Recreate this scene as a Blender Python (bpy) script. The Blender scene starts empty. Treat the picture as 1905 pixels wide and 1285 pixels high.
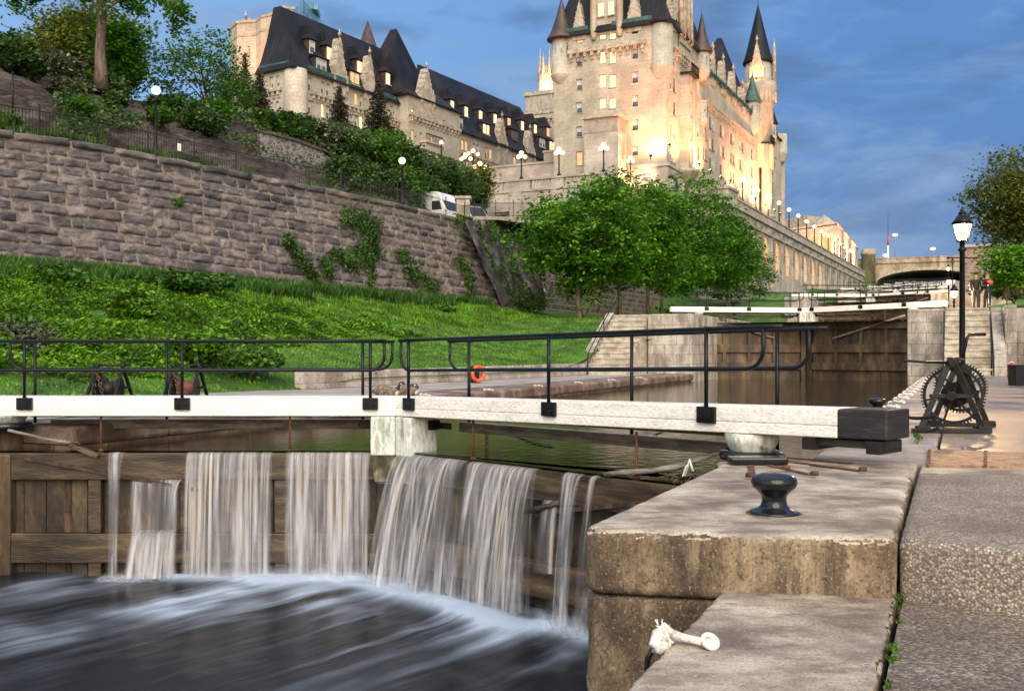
import bpy, bmesh, math, random
import numpy as np
from mathutils import Vector, Matrix, noise
R = math.radians
sc = bpy.context.scene
COL = sc.collection
random.seed(7)
rng = np.random.default_rng(7)
# ------------------------------------------------------------------ camera
F, CX, HY, CZ = 1818.0, 952.5, 655.0, 1.07
cam_d = bpy.data.cameras.new("camera"); cam = bpy.data.objects.new("camera", cam_d); COL.objects.link(cam)
cam.location = (0, 0, CZ); cam.rotation_euler = (R(90), 0, 0)
cam_d.sensor_width = 36; cam_d.lens = 36 * F / 1905; cam_d.shift_y = (HY - 642.5) / 1905
cam_d.clip_start = 0.05; cam_d.clip_end = 6000
sc.camera = cam
# ------------------------------------------------------------------ render / exposure
sc.view_settings.view_transform = 'Standard'; sc.view_settings.look = 'None'
sc.view_settings.exposure = EXPOSURE = 0.82; sc.view_settings.gamma = 1
sc.cycles.use_denoising = True
sc.cycles.max_bounces = 6; sc.cycles.diffuse_bounces = 3; sc.cycles.glossy_bounces = 3
sc.cycles.transparent_max_bounces = 12; sc.cycles.transmission_bounces = 3
sc.cycles.sample_clamp_indirect = 4
sc.cycles.caustics_reflective = False; sc.cycles.caustics_refractive = False
# ------------------------------------------------------------------ sky
SUN_EL, SUN_ROT = 36, 176      # soft western glow behind the camera
w = bpy.data.worlds.new("World"); sc.world = w; w.use_nodes = True
nt = w.node_tree; nt.nodes.clear()
def wn(t, **k):
    n = nt.nodes.new(t)
    for a, b in k.items():
        if a.startswith('i_'): n.inputs[a[2:].replace('_', ' ')].default_value = b
        else: setattr(n, a, b)
    return n
L = nt.links.new
sky = wn('ShaderNodeTexSky', sky_type='NISHITA', sun_disc=False, sun_elevation=R(4), sun_rotation=R(SUN_ROT))
geo = wn('ShaderNodeTexCoord')
sep = wn('ShaderNodeSeparateXYZ'); L(geo.outputs['Generated'], sep.inputs[0])
# elevation gradient with a lighter patch to the upper left
el = wn('ShaderNodeMapRange'); el.inputs['From Min'].default_value = -0.02; el.inputs['From Max'].default_value = 0.55
L(sep.outputs['Z'], el.inputs['Value'])
rp = wn('ShaderNodeValToRGB'); L(el.outputs[0], rp.inputs[0])
e = rp.color_ramp.elements; e[0].position = 0; e[0].color = (.16, .31, .60, 1); e[1].position = 1; e[1].color = (.13, .34, .78, 1)
m1 = e = rp.color_ramp.elements.new(.3); e.color = (.055, .185, .52, 1)
lf = wn('ShaderNodeMapRange'); lf.inputs['From Min'].default_value = .30; lf.inputs['From Max'].default_value = -.45
L(sep.outputs['X'], lf.inputs['Value'])
mixl = wn('ShaderNodeMixRGB'); mixl.blend_type = 'MIX'; L(lf.outputs[0], mixl.inputs[0]); L(rp.outputs[0], mixl.inputs[1]); mixl.inputs[2].default_value = (.25, .49, .90, 1)
mp = wn('ShaderNodeMapping'); mp.inputs['Scale'].default_value = (2.2, 2.2, 6.5); mp.inputs['Rotation'].default_value = (R(4), R(-7), 0); L(geo.outputs['Generated'], mp.inputs[0])
cn = wn('ShaderNodeTexNoise'); cn.inputs['Scale'].default_value = 2.3; cn.inputs['Detail'].default_value = 9; cn.inputs['Roughness'].default_value = .62; cn.inputs['Distortion'].default_value = .35
L(mp.outputs[0], cn.inputs['Vector'])
cr = wn('ShaderNodeValToRGB'); L(cn.outputs[0], cr.inputs[0]); cr.color_ramp.elements[0].position = .48; cr.color_ramp.elements[1].position = .66
cm = wn('ShaderNodeMath', operation='MULTIPLY'); L(cr.outputs[0], cm.inputs[0]); cm.inputs[1].default_value = .75
mixc = wn('ShaderNodeMixRGB'); L(cm.outputs[0], mixc.inputs[0]); L(mixl.outputs[0], mixc.inputs[1]); mixc.inputs[2].default_value = (.24, .39, .68, 1)
cn2 = wn('ShaderNodeTexNoise'); cn2.inputs['Scale'].default_value = 3.4; cn2.inputs['Detail'].default_value = 7; L(mp.outputs[0], cn2.inputs['Vector'])
cr2 = wn('ShaderNodeValToRGB'); L(cn2.outputs[0], cr2.inputs[0]); cr2.color_ramp.elements[0].position = .49; cr2.color_ramp.elements[1].position = .66
cm2 = wn('ShaderNodeMath', operation='MULTIPLY'); L(cr2.outputs[0], cm2.inputs[0]); cm2.inputs[1].default_value = .7
mixd = wn('ShaderNodeMixRGB'); L(cm2.outputs[0], mixd.inputs[0]); L(mixc.outputs[0], mixd.inputs[1]); mixd.inputs[2].default_value = (.055, .13, .32, 1)
# daylight fill from above and behind (unseen sky, brightened to lift the view)
bk = wn('ShaderNodeMapRange'); bk.inputs['From Min'].default_value = .15; bk.inputs['From Max'].default_value = -.7; bk.inputs['To Max'].default_value = 1
L(sep.outputs['Y'], bk.inputs['Value'])
mixb = wn('ShaderNodeMixRGB'); L(bk.outputs[0], mixb.inputs[0]); L(mixd.outputs[0], mixb.inputs[1]); mixb.inputs[2].default_value = (1.65, 1.48, 1.26, 1)
hi = wn('ShaderNodeMapRange'); hi.inputs['From Min'].default_value = .6; hi.inputs['From Max'].default_value = .95
L(sep.outputs['Z'], hi.inputs['Value'])
mixh = wn('ShaderNodeMixRGB'); L(hi.outputs[0], mixh.inputs[0]); L(mixb.outputs[0], mixh.inputs[1]); mixh.inputs[2].default_value = (1.15, 1.12, 1.12, 1)
bg1 = wn('ShaderNodeBackground'); L(mixh.outputs[0], bg1.inputs[0]); bg1.inputs[1].default_value = .50
bg2 = wn('ShaderNodeBackground'); L(sky.outputs[0], bg2.inputs[0]); bg2.inputs[1].default_value = .02
ad = wn('ShaderNodeAddShader'); L(bg1.outputs[0], ad.inputs[0]); L(bg2.outputs[0], ad.inputs[1])
out = wn('ShaderNodeOutputWorld'); L(ad.outputs[0], out.inputs[0])
# ------------------------------------------------------------------ sun (very soft: the glow after sunset)
sd = bpy.data.lights.new("sun", 'SUN'); sd.energy = 2.0; sd.angle = R(55); sd.color = (1, .90, .78)
so = bpy.data.objects.new("sun", sd); COL.objects.link(so); so.rotation_euler = (R(90 - 36), 0, R(4))
# ================================================================== helpers
def S(px, py, d):
    return Vector(((px - CX) / F * d, d, CZ + (HY - py) / F * d))
def G(px, py, z):
    d = (CZ - z) * F / (py - HY)
    return Vector(((px - CX) / F * d, d, z))
HX, HYY = -7.58, 14.1
AX = Vector((.4147, .91, 0)); BX = Vector((.91, -.4147, 0)); UP = Vector((0, 0, 1))
def U(u, v, z=0.0):
    return Vector((HX, HYY, 0)) + AX * u + BX * v + UP * z
def uv_of(p):
    q = Vector((p[0] - HX, p[1] - HYY, 0)); return q.dot(AX), q.dot(BX)
LOCK_ROT = math.atan2(-.4147, .91)   # rotation putting local x on BX, local y on AX

def tag(o, label=None, cat=None, group=None, kind=None):
    if label: o['label'] = label
    if cat: o['category'] = cat
    if group: o['group'] = group
    if kind: o['kind'] = kind
    return o
def thing(name, loc, label, cat, group=None, rz=0):
    o = bpy.data.objects.new(name, None); COL.objects.link(o); o.location = loc; o.rotation_euler = (0, 0, rz)
    o.empty_display_size = .2
    return tag(o, label, cat, group)
def kids(o): return [c for c in bpy.data.objects if c.parent == o]
def copy_tree(o, parent=None, loc=None, rz=None, label=None):
    def rec(s, p):
        c = s.copy(); COL.objects.link(c); c.parent = p
        for ch in CH.get(s.name, []): 
            n = rec(ch, c); CH.setdefault(c.name, []).append(n)
        return c
    c = rec(o, parent)
    if loc is not None: c.location = loc
    if rz is not None: c.rotation_euler = (0, 0, rz)
    if label: c['label'] = label
    return c
CH = {}
def set_parent(o, p):
    if p is not None:
        o.parent = p; CH.setdefault(p.name, []).append(o)
def root_loc(p):
    while p is not None and p.parent is not None: p = p.parent
    return p

def basis(d, up=UP):
    d = Vector(d).normalized(); up = Vector(up)
    s = d.cross(up)
    if s.length < 1e-4: s = d.cross(Vector((0, 1, 0)))
    s.normalize(); t = s.cross(d).normalized()
    return d, s, t
class MB:
    def __init__(s): s.v = []; s.f = []; s.m = []; s.mi = 0; s.sm = []; s.smooth = False
    def vert(s, p): s.v.append((p[0], p[1], p[2])); return len(s.v) - 1
    def face(s, idx): s.f.append(tuple(idx)); s.m.append(s.mi); s.sm.append(s.smooth)
    def poly(s, pts): s.face([s.vert(p) for p in pts])
    def hexa(s, b, t):
        n = len(b); ib = [s.vert(p) for p in b]; it = [s.vert(p) for p in t]
        s.face(ib[::-1]); s.face(it)
        for i in range(n): j = (i + 1) % n; s.face((ib[i], ib[j], it[j], it[i]))
    def box(s, x0, y0, z0, x1, y1, z1):
        s.hexa([(x0, y0, z0), (x1, y0, z0), (x1, y1, z0), (x0, y1, z0)], [(x0, y0, z1), (x1, y0, z1), (x1, y1, z1), (x0, y1, z1)])
    def ubox(s, u0, v0, z0, u1, v1, z1):
        c = [(u0, v0), (u0, v1), (u1, v1), (u1, v0)]
        s.hexa([U(a, b, z0) for a, b in c], [U(a, b, z1) for a, b in c])
    def bar(s, a, b, w, h, up=UP, w2=None, h2=None):
        a = Vector(a); b = Vector(b); d, sd_, t = basis(b - a, up); w2 = w2 or w; h2 = h2 or h
        q = lambda p, ww, hh: [p + sd_ * x * ww / 2 + t * y * hh / 2 for x, y in ((-1, -1), (1, -1), (1, 1), (-1, 1))]
        s.hexa(q(a, w, h), q(b, w2, h2))
    def tube(s, pts, r, n=8, cap=True, r2=None):
        pts = [Vector(p) for p in pts]; rings = []; sm = s.smooth; s.smooth = True
        up = None
        for i, p in enumerate(pts):
            d = (pts[min(i + 1, len(pts) - 1)] - pts[max(i - 1, 0)])
            if d.length < 1e-9: d = Vector((0, 0, 1))
            d.normalize()
            if up is None:
                up = Vector((0, 0, 1)) if abs(d.z) < .9 else Vector((0, 1, 0))
            sd_ = d.cross(up).normalized(); t = sd_.cross(d).normalized(); up = t
            rr = r[i] if isinstance(r, (list, tuple)) else (r if r2 is None else r + (r2 - r) * i / max(1, len(pts) - 1))
            rings.append([s.vert(p + (sd_ * math.cos(k * 2 * math.pi / n) + t * math.sin(k * 2 * math.pi / n)) * rr) for k in range(n)])
        for a, b in zip(rings, rings[1:]):
            for k in range(n): s.face((a[k], a[(k + 1) % n], b[(k + 1) % n], b[k]))
        s.smooth = False
        if cap: s.face(rings[0][::-1]); s.face(rings[-1])
        s.smooth = sm
    def lathe(s, c, prof, n=24, axis=UP, cap=True, a0=0, a1=2 * math.pi):
        c = Vector(c); d, x, y = basis(axis, Vector((0, 1, 0)) if abs(Vector(axis).normalized().z) > .9 else UP)
        sm = s.smooth; s.smooth = True; full = abs(a1 - a0 - 2 * math.pi) < 1e-6; k_ = n if full else n + 1
        rings = []
        for r, h in prof:
            rings.append([s.vert(c + d * h + (x * math.cos(a0 + (a1 - a0) * k / n) + y * math.sin(a0 + (a1 - a0) * k / n)) * max(r, 1e-4)) for k in range(k_)])
        for a, b in zip(rings, rings[1:]):
            for k in range(n): j = (k + 1) % k_; s.face((a[k], a[j], b[j], b[k]))
        s.smooth = False
        if cap: s.face(rings[0][::-1]); s.face(rings[-1])
        s.smooth = sm
    def sphere(s, c, r, n=12, m=8, sq=(1, 1, 1)):
        c = Vector(c); sm = s.smooth; s.smooth = True; rings = []
        for i in range(m + 1):
            a = math.pi * i / m
            rings.append([s.vert(c + Vector((math.cos(k * 2 * math.pi / n) * max(math.sin(a), 1e-3) * r * sq[0], math.sin(k * 2 * math.pi / n) * max(math.sin(a), 1e-3) * r * sq[1], -math.cos(a) * r * sq[2]))) for k in range(n)])
        for a, b in zip(rings, rings[1:]):
            for k in range(n): s.face((a[k], a[(k + 1) % n], b[(k + 1) % n], b[k]))
        s.smooth = sm
    def torus(s, c, R_, r, axis=UP, n=28, m=8, a0=0, a1=2 * math.pi):
        c = Vector(c); d, x, y = basis(axis, Vector((0, 1, 0)) if abs(Vector(axis).normalized().z) > .9 else UP)
        pts = [c + (x * math.cos(a0 + (a1 - a0) * k / n) + y * math.sin(a0 + (a1 - a0) * k / n)) * R_ for k in range(n + 1)]
        s.tube(pts, r, m, cap=abs(a1 - a0 - 2 * math.pi) > 1e-6)
    def grid(s, P):   # P[i][j] -> points
        idx = [[s.vert(p) for p in row] for row in P]
        for i in range(len(idx) - 1):
            for j in range(len(idx[0]) - 1): s.face((idx[i][j], idx[i][j + 1], idx[i + 1][j + 1], idx[i + 1][j]))
    def build(s, name, mat, parent=None, bevel=0, label=None, loc=None):
        me = bpy.data.meshes.new(name)
        me.from_pydata(s.v, [], s.f)
        mats = mat if isinstance(mat, (list, tuple)) else [mat]
        for m_ in mats: me.materials.append(m_)
        nf = len(s.f)
        me.polygons.foreach_set('material_index', s.m); me.polygons.foreach_set('use_smooth', s.sm)
        autouv(me)
        o = bpy.data.objects.new(name, me); COL.objects.link(o)
        if parent is not None:
            rl = root_loc(parent)
            mw = Matrix.Translation(rl.location) @ rl.rotation_euler.to_matrix().to_4x4()
            me.transform(mw.inverted())
            set_parent(o, parent)
        if bevel:
            b = o.modifiers.new('bevel', 'BEVEL'); b.width = bevel; b.segments = 2; b.limit_method = 'ANGLE'; b.angle_limit = R(40)
        if label: o['label'] = label
        return o
def autouv(me):
    n = len(me.loops)
    if n == 0: return
    uvl = me.uv_layers.new(name='uv')
    co = np.empty(len(me.vertices) * 3, 'f'); me.vertices.foreach_get('co', co); co = co.reshape(-1, 3)
    vi = np.empty(n, 'i'); me.loops.foreach_get('vertex_index', vi)
    fn = np.empty(len(me.polygons) * 3, 'f'); me.polygons.foreach_get('normal', fn); fn = fn.reshape(-1, 3)
    lt = np.empty(len(me.polygons), 'i'); me.polygons.foreach_get('loop_total', lt)
    ln = np.repeat(fn, lt, axis=0)
    h = np.stack([-ln[:, 1], ln[:, 0], np.zeros(n)], 1); l = np.linalg.norm(h, axis=1)
    flat = l < .15; h[flat] = (1, 0, 0); l[flat] = 1; h /= l[:, None]
    t = np.cross(ln, h); p = co[vi]
    uv = np.stack([(p * h).sum(1), (p * t).sum(1)], 1).astype('f')
    uvl.data.foreach_set('uv', uv.ravel())
# ------------------------------------------------------------------ materials
class NT:
    def __init__(s, name):
        s.m = bpy.data.materials.new(name); s.m.use_nodes = True; s.t = s.m.node_tree; s.t.nodes.clear()
        s.out = s.n('ShaderNodeOutputMaterial')
    def n(s, t, ins=None, **k):
        nd = s.t.nodes.new(t)
        for a, b in k.items(): setattr(nd, a, b)
        for a, b in (ins or {}).items():
            if hasattr(b, 'node'): s.t.links.new(b, nd.inputs[a])
            else: nd.inputs[a].default_value = b
        return nd
    def l(s, a, b): s.t.links.new(a, b)
def c4(c): return (c[0], c[1], c[2], 1)
def ramp(N, fac, stops, interp='LINEAR', tight=0):
    r = N.n('ShaderNodeValToRGB'); N.l(fac, r.inputs[0]); r.color_ramp.interpolation = interp
    if tight: stops = [(.5 + (p - .5) * tight, c) for p, c in stops]
    el = r.color_ramp.elements
    el[0].position, el[0].color = stops[0][0], c4(stops[0][1]); el[1].position, el[1].color = stops[-1][0], c4(stops[-1][1])
    for p, c in stops[1:-1]: q = el.new(p); q.color = c4(c)
    return r.outputs[0]
def surf(name, stops, scale=2, rough=.7, bump=.3, bscale=None, stretch=(1, 1, 1), metal=0, coat=0, spots=None, brick=None, coord='Object', detail=6, spec=.5, streak=None, bdist=.02, wave=None, rrange=None, island=None):
    N = NT(name); tc = N.n('ShaderNodeTexCoord')
    mp = N.n('ShaderNodeMapping', {'Vector': tc.outputs[coord], 'Scale': stretch})
    n1 = N.n('ShaderNodeTexNoise', {'Vector': mp.outputs[0], 'Scale': scale, 'Detail': detail, 'Roughness': .6})
    col = ramp(N, n1.outputs[0], stops, tight=.55)
    n2 = N.n('ShaderNodeTexNoise', {'Vector': mp.outputs[0], 'Scale': bscale or scale * 8, 'Detail': 8, 'Roughness': .65})
    # fine value variation
    mr = N.n('ShaderNodeMapRange', {'Value': n2.outputs[0], 'From Min': .35, 'From Max': .65, 'To Min': .72, 'To Max': 1.28})
    mx = N.n('ShaderNodeMixRGB', {0: 1.0, 1: col, 2: mr.outputs[0]}, blend_type='MULTIPLY'); col = mx.outputs[0]
    h = n2.outputs[0]
    if island:
        gi = N.n('ShaderNodeNewGeometry'); ic = ramp(N, gi.outputs['Random Per Island'], island); col = N.n('ShaderNodeMixRGB', {0: 1.0, 1: col, 2: ic}, blend_type='MULTIPLY').outputs[0]
    if spots:   # (scale, colour, threshold, amount)
        for sp_ in spots:
            n3 = N.n('ShaderNodeTexNoise', {'Vector': mp.outputs[0] if len(sp_) < 5 else N.n('ShaderNodeMapping', {'Vector': tc.outputs[coord], 'Scale': sp_[4]}).outputs[0], 'Scale': sp_[0], 'Detail': 7, 'Roughness': .65})
            f = N.n('ShaderNodeMapRange', {'Value': n3.outputs[0], 'From Min': sp_[2], 'From Max': sp_[2] + .12, 'To Max': sp_[3]})
            mx = N.n('ShaderNodeMixRGB', {0: f.outputs[0], 1: col, 2: c4(sp_[1])}); col = mx.outputs[0]
    if brick:   # (w, h, mortar size, mortar colour, var)
        bt = N.n('ShaderNodeTexBrick', {'Vector': tc.outputs['UV'], 'Color1': (1, 1, 1, 1), 'Color2': (brick[4], brick[4], brick[4] * .97, 1), 'Mortar': (0, 0, 0, 1), 'Scale': 1.0, 'Mortar Size': brick[2], 'Mortar Smooth': .3, 'Brick Width': brick[0], 'Row Height': brick[1], 'Bias': 0.0})
        bt.offset = .5
        mx = N.n('ShaderNodeMixRGB', {0: .9, 1: col, 2: bt.outputs[0]}, blend_type='MULTIPLY')
        mx2 = N.n('ShaderNodeMixRGB', {0: bt.outputs['Fac'], 1: mx.outputs[0], 2: c4(brick[3])}); col = mx2.outputs[0]
        sb = N.n('ShaderNodeMath', {0: h, 1: bt.outputs['Fac']}, operation='SUBTRACT'); h = sb.outputs[0]
    if wave:    # standing seams along UV u: (spacing, strength)
        sx = N.n('ShaderNodeSeparateXYZ', {0: tc.outputs['UV']})
        a = N.n('ShaderNodeMath', {0: sx.outputs[0], 1: 1.0 / wave[0]}, operation='MULTIPLY')
        a = N.n('ShaderNodeMath', {0: a.outputs[0]}, operation='FRACT')
        a = N.n('ShaderNodeMath', {0: a.outputs[0], 1: .86}, operation='GREATER_THAN')
        mx = N.n('ShaderNodeMixRGB', {0: a.outputs[0], 1: col, 2: c4(wave[1])}); col = mx.outputs[0]
        h = N.n('ShaderNodeMath', {0: h, 1: a.outputs[0]}, operation='ADD').outputs[0]
    b = N.n('ShaderNodeBsdfPrincipled', {'Base Color': col, 'Roughness': rough, 'Metallic': metal, 'Coat Weight': coat, 'Specular IOR Level': spec})
    if rrange:
        rr = N.n('ShaderNodeMapRange', {'Value': n1.outputs[0], 'From Min': .35, 'From Max': .65, 'To Min': rrange[0], 'To Max': rrange[1]}); N.l(rr.outputs[0], b.inputs['Roughness'])
    if bump:
        bm_ = N.n('ShaderNodeBump', {'Height': h, 'Strength': bump, 'Distance': bdist}); N.l(bm_.outputs[0], b.inputs['Normal'])
    N.l(b.outputs[0], N.out.inputs[0]); return N.m
def emis(name, col, st):
    N = NT(name); e_ = N.n('ShaderNodeEmission', {'Color': c4(col), 'Strength': st}); N.l(e_.outputs[0], N.out.inputs[0]); return N.m
def leafmat(name, dark, mid, light, trans=.35):
    N = NT(name); g = N.n('ShaderNodeNewGeometry')
    col = ramp(N, g.outputs['Random Per Island'], [(0, dark), (.55, mid), (1, light)])
    tc = N.n('ShaderNodeTexCoord'); nn = N.n('ShaderNodeTexNoise', {'Vector': tc.outputs['Object'], 'Scale': .9, 'Detail': 4})
    mr = N.n('ShaderNodeMapRange', {'Value': nn.outputs[0], 'From Min': .38, 'From Max': .62, 'To Min': .55, 'To Max': 1.35})
    mx = N.n('ShaderNodeMixRGB', {0: 1.0, 1: col, 2: mr.outputs[0]}, blend_type='MULTIPLY')
    b = N.n('ShaderNodeBsdfPrincipled', {'Base Color': mx.outputs[0], 'Roughness': .5, 'Specular IOR Level': .3})
    t = N.n('ShaderNodeBsdfTranslucent', {'Color': mx.outputs[0]})
    m = N.n('ShaderNodeMixShader', {0: trans, 1: b.outputs[0], 2: t.outputs[0]}); N.l(m.outputs[0], N.out.inputs[0]); return N.m
M = {}
M['black_paint'] = surf('black_paint', [(.3, (.005, .006, .009)), (.7, (.010, .012, .016))], 6, .30, .12, 60, bdist=.004, spec=.22, spots=[(5, (.05, .025, .015), .66, .6)])
M['gloss_black'] = surf('gloss_black', [(.3, (.006, .007, .009)), (.7, (.012, .013, .016))], 4, .12, .25, 26, bdist=.006, coat=.25, spec=.3)
M['iron'] = surf('dark_iron', [(.3, (.006, .006, .007)), (.7, (.018, .016, .016))], 6, .5, .35, 40, bdist=.006, spec=.3, spots=[(7, (.07, .028, .014), .62, .5)])
M['rust'] = surf('rust', [(.3, (.06, .024, .016)), (.6, (.13, .05, .025)), (.8, (.2, .09, .04))], 9, .8, .4, 50, bdist=.006)
M['white_paint'] = surf('white_paint', [(.3, (.72, .70, .67)), (.6, (.83, .82, .79)), (.8, (.86, .85, .83))], 1.8, .5, .35, 18, stretch=(1, 1, 4), bdist=.006, spots=[(7, (.32, .28, .24), .665, .7), (24, (.2, .17, .14), .70, .8)])
M['old_white'] = surf('flaking_white_paint', [(.3, (.38, .42, .36)), (.55, (.62, .66, .60)), (.8, (.70, .70, .66))], 3, .7, .4, 24, stretch=(1, 1, .35), spots=[(6, (.10, .075, .05), .57, .95), (3, (.24, .30, .16), .60, .6)])
M['wet_wood'] = surf('wet_timber', [(.3, (.010, .008, .006)), (.55, (.040, .027, .016)), (.8, (.11, .078, .042))], 1.6, .45, .55, 16, stretch=(1, 1, .45), spots=[(9, (.22, .16, .08), .66, .6), (2.5, (.012, .012, .012), .58, .7)], rrange=(.3, .7), bdist=.02)
M['beam_wood'] = surf('weathered_timber', [(.3, (.020, .014, .009)), (.55, (.062, .043, .025)), (.8, (.13, .094, .052))], 2.2, .4, .6, 22, stretch=(.35, .35, 2.5), spots=[(3, (.03, .022, .016), .56, .7), (20, (.28, .2, .1), .66, .5)], bdist=.015)
M['grey_wood'] = surf('grey_timber', [(.3, (.12, .11, .10)), (.7, (.30, .27, .24))], 4, .8, .5, 30, stretch=(.4, .4, 3), spots=[(6, (.12, .06, .04), .6, .5)])
M['dark_wood'] = surf('dark_gate_timber', [(.2, (.016, .010, .006)), (.5, (.062, .040, .022)), (.85, (.17, .115, .06))], 1.4, .6, .5, 14, stretch=(1, 1, .35), spots=[(5, (.17, .12, .06), .63, .6, (2, 2, .5))], bdist=.02)
M['concrete'] = surf('worn_concrete', [(.28, (.15, .115, .092)), (.45, (.28, .232, .188)), (.62, (.42, .36, .29)), (.8, (.56, .50, .41))], 1.9, .75, .5, 70, spots=[(2.6, (.16, .125, .10), .50, .75, (1, 2.6, 1)), (1.3, (.56, .49, .40), .55, .6, (1, 2, 1)), (55, (.08, .06, .05), .54, .65), (32, (.56, .5, .43), .60, .6)], bdist=.005, detail=10)
M['concrete_stain'] = surf('stained_concrete', [(.25, (.06, .040, .026)), (.5, (.165, .118, .074)), (.75, (.34, .27, .175))], 2.2, .85, .7, 55, stretch=(1, 1, .55), spots=[(2.0, (.05, .03, .02), .52, .7, (2.2, 2.2, .5)), (1.6, (.045, .028, .018), .50, .75, (4.5, 4.5, .3)), (38, (.03, .018, .012), .53, .8, (1, 1, 1)), (60, (.50, .41, .27), .56, .55, (1, 1, 1)), (4, (.45, .37, .25), .60, .45, (2, 2, .3))], bdist=.012, detail=11)
M['quay_top'] = surf('quay_paving', [(.3, (.19, .155, .14)), (.55, (.31, .27, .24)), (.8, (.42, .38, .33))], .9, .8, .35, 60, spots=[(2.4, (.17, .13, .115), .58, .5)], bdist=.004)
M['lock_stone'] = surf('lock_limestone', [(.3, (.24, .21, .185)), (.55, (.42, .385, .34)), (.8, (.56, .52, .46))], 2.2, .85, .5, 24, stretch=(1, 1, .4), brick=(1.25, .48, .012, (.14, .12, .10), .86), spots=[(1.5, (.13, .10, .085), .6, .6, (2, 2, .3))], bdist=.02)
M['step_stone'] = surf('step_stone', [(.3, (.30, .26, .2)), (.7, (.52, .47, .39))], 2.6, .85, .4, 24, spots=[(3, (.14, .11, .08), .62, .6)])
M['wet_wall'] = surf('stained_lock_wall', [(.3, (.04, .026, .018)), (.55, (.13, .085, .055)), (.8, (.24, .17, .11))], 2, .6, .5, 18, stretch=(1, 1, .4), brick=(1.1, .42, .012, (.03, .02, .015), .8))
M['limestone'] = surf('castle_limestone', [(.3, (.36, .315, .255)), (.55, (.46, .41, .335)), (.8, (.54, .485, .40))], .35, .85, .25, 8, brick=(1.1, .45, .014, (.31, .27, .215), .88), bdist=.03, spots=[(.5, (.30, .25, .2), .62, .35, (1, 1, .4))])
M['trim_stone'] = surf('carved_limestone', [(.3, (.30, .25, .195)), (.7, (.50, .44, .35))], 1.6, .85, .6, 7, bdist=.1)
M['pink_stone'] = surf('terrace_limestone', [(.3, (.33, .28, .25)), (.6, (.46, .40, .36)), (.8, (.54, .48, .43))], .5, .85, .25, 9, brick=(1.6, .55, .010, (.28, .23, .21), .9), bdist=.02, spots=[(.8, (.24, .19, .165), .62, .4, (1, 1, .3))])
M['copper'] = surf('dark_copper_roof', [(.3, (.006, .008, .013)), (.55, (.014, .014, .020)), (.8, (.035, .022, .022))], .35, .55, .3, 6, stretch=(1, 1, .3), wave=(.6, (.003, .004, .006)), bdist=.05, metal=0, spec=.25)
M['verdigris'] = surf('green_copper', [(.3, (.02, .06, .055)), (.7, (.05, .135, .11))], 1.2, .6, .3, 8)
M['brown_copper'] = surf('brown_copper', [(.3, (.035, .022, .02)), (.7, (.08, .045, .035))], 1, .5, .3, 8)
M['frame'] = surf('window_frame', [(.3, (.12, .085, .065)), (.7, (.2, .15, .12))], 3, .6, .1, 20)
M['mullion'] = surf('white_sash', [(.3, (.45, .42, .38)), (.7, (.6, .56, .5))], 3, .6, .1, 20)
M['glass'] = surf('dark_window_glass', [(.38, (.03, .04, .055)), (.5, (.12, .14, .17)), (.66, (.32, .34, .36))], .7, .06, 0, 2)  # lighter tones put reflected sky into the glass colour
M['lit'] = emis('lit_window', (1, .67, .27), 1.6)
M['lit_dim'] = emis('dim_lit_window', (1, .52, .2), .8)
M['lawn'] = surf('mown_grass', [(.3, (.035, .105, .010)), (.55, (.062, .165, .014)), (.8, (.10, .23, .020))], .9, .85, .9, 40, bdist=.05, spots=[(1.4, (.04, .10, .01), .57, .5), (.35, (.12, .19, .03), .56, .5)])
M['soil'] = surf('undergrowth_soil', [(.3, (.015, .03, .008)), (.7, (.04, .07, .015))], 2, .95, .8, 12, bdist=.1)
M['rock'] = surf('cliff_rock', [(.2, (.030, .022, .020)), (.5, (.12, .090, .080)), (.85, (.28, .23, .205))], .6, .9, 1, 3.5, stretch=(.5, .5, 2.8), spots=[(.6, (.03, .05, .015), .58, .7), (.8, (.10, .07, .05), .6, .5)], bdist=.5, detail=10)
M['wall_rock'] = surf('quarry_faced_stone', [(.2, (.052, .047, .053)), (.5, (.135, .121, .130)), (.8, (.25, .226, .232))], 1.1, .9, .9, 9, stretch=(.7, .7, 1.8), spots=[(4, (.06, .045, .042), .60, .6, (.6, .6, 2)), (.35, (.24, .16, .13), .56, .45), (7, (.30, .265, .245), .64, .5)], bdist=.06, detail=9, island=[(0, (.62, .62, .68)), (.4, (.95, .93, .95)), (.7, (1.12, 1.05, 1.0)), (1, (1.35, 1.27, 1.2))])
M['mortar'] = surf('lime_mortar', [(.3, (.12, .098, .085)), (.7, (.30, .25, .21))], 3, .95, .5, 20)
M['path'] = surf('path', [(.3, (.14, .12, .11)), (.7, (.24, .21, .2))], 1, .9, .3, 20)
M['bark'] = surf('bark', [(.3, (.07, .045, .035)), (.7, (.19, .13, .10))], 4, .9, .8, 18, stretch=(2, 2, .4), bdist=.03)
M['bark_dark'] = surf('dark_bark', [(.3, (.03, .02, .018)), (.7, (.08, .06, .05))], 4, .9, .8, 18, stretch=(2, 2, .4), bdist=.03)
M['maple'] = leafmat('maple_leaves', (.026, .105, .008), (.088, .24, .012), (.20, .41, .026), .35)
M['maple2'] = leafmat('maple_leaves_shaded', (.024, .095, .008), (.068, .205, .012), (.16, .35, .022), .35)  # darker copy of the maple greens, shade put into the leaf colour
M['lime'] = leafmat('young_leaves', (.045, .11, .014), (.085, .19, .022), (.15, .28, .035), .4)
M['olive'] = leafmat('olive_leaves_lamplit', (.055, .085, .012), (.13, .165, .024), (.25, .26, .04), .45)  # olive green, lightened so the leaf colour itself carries warm lamplight
M['shrub'] = leafmat('shrub_leaves', (.026, .070, .015), (.065, .14, .028), (.15, .22, .07), .3)
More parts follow.
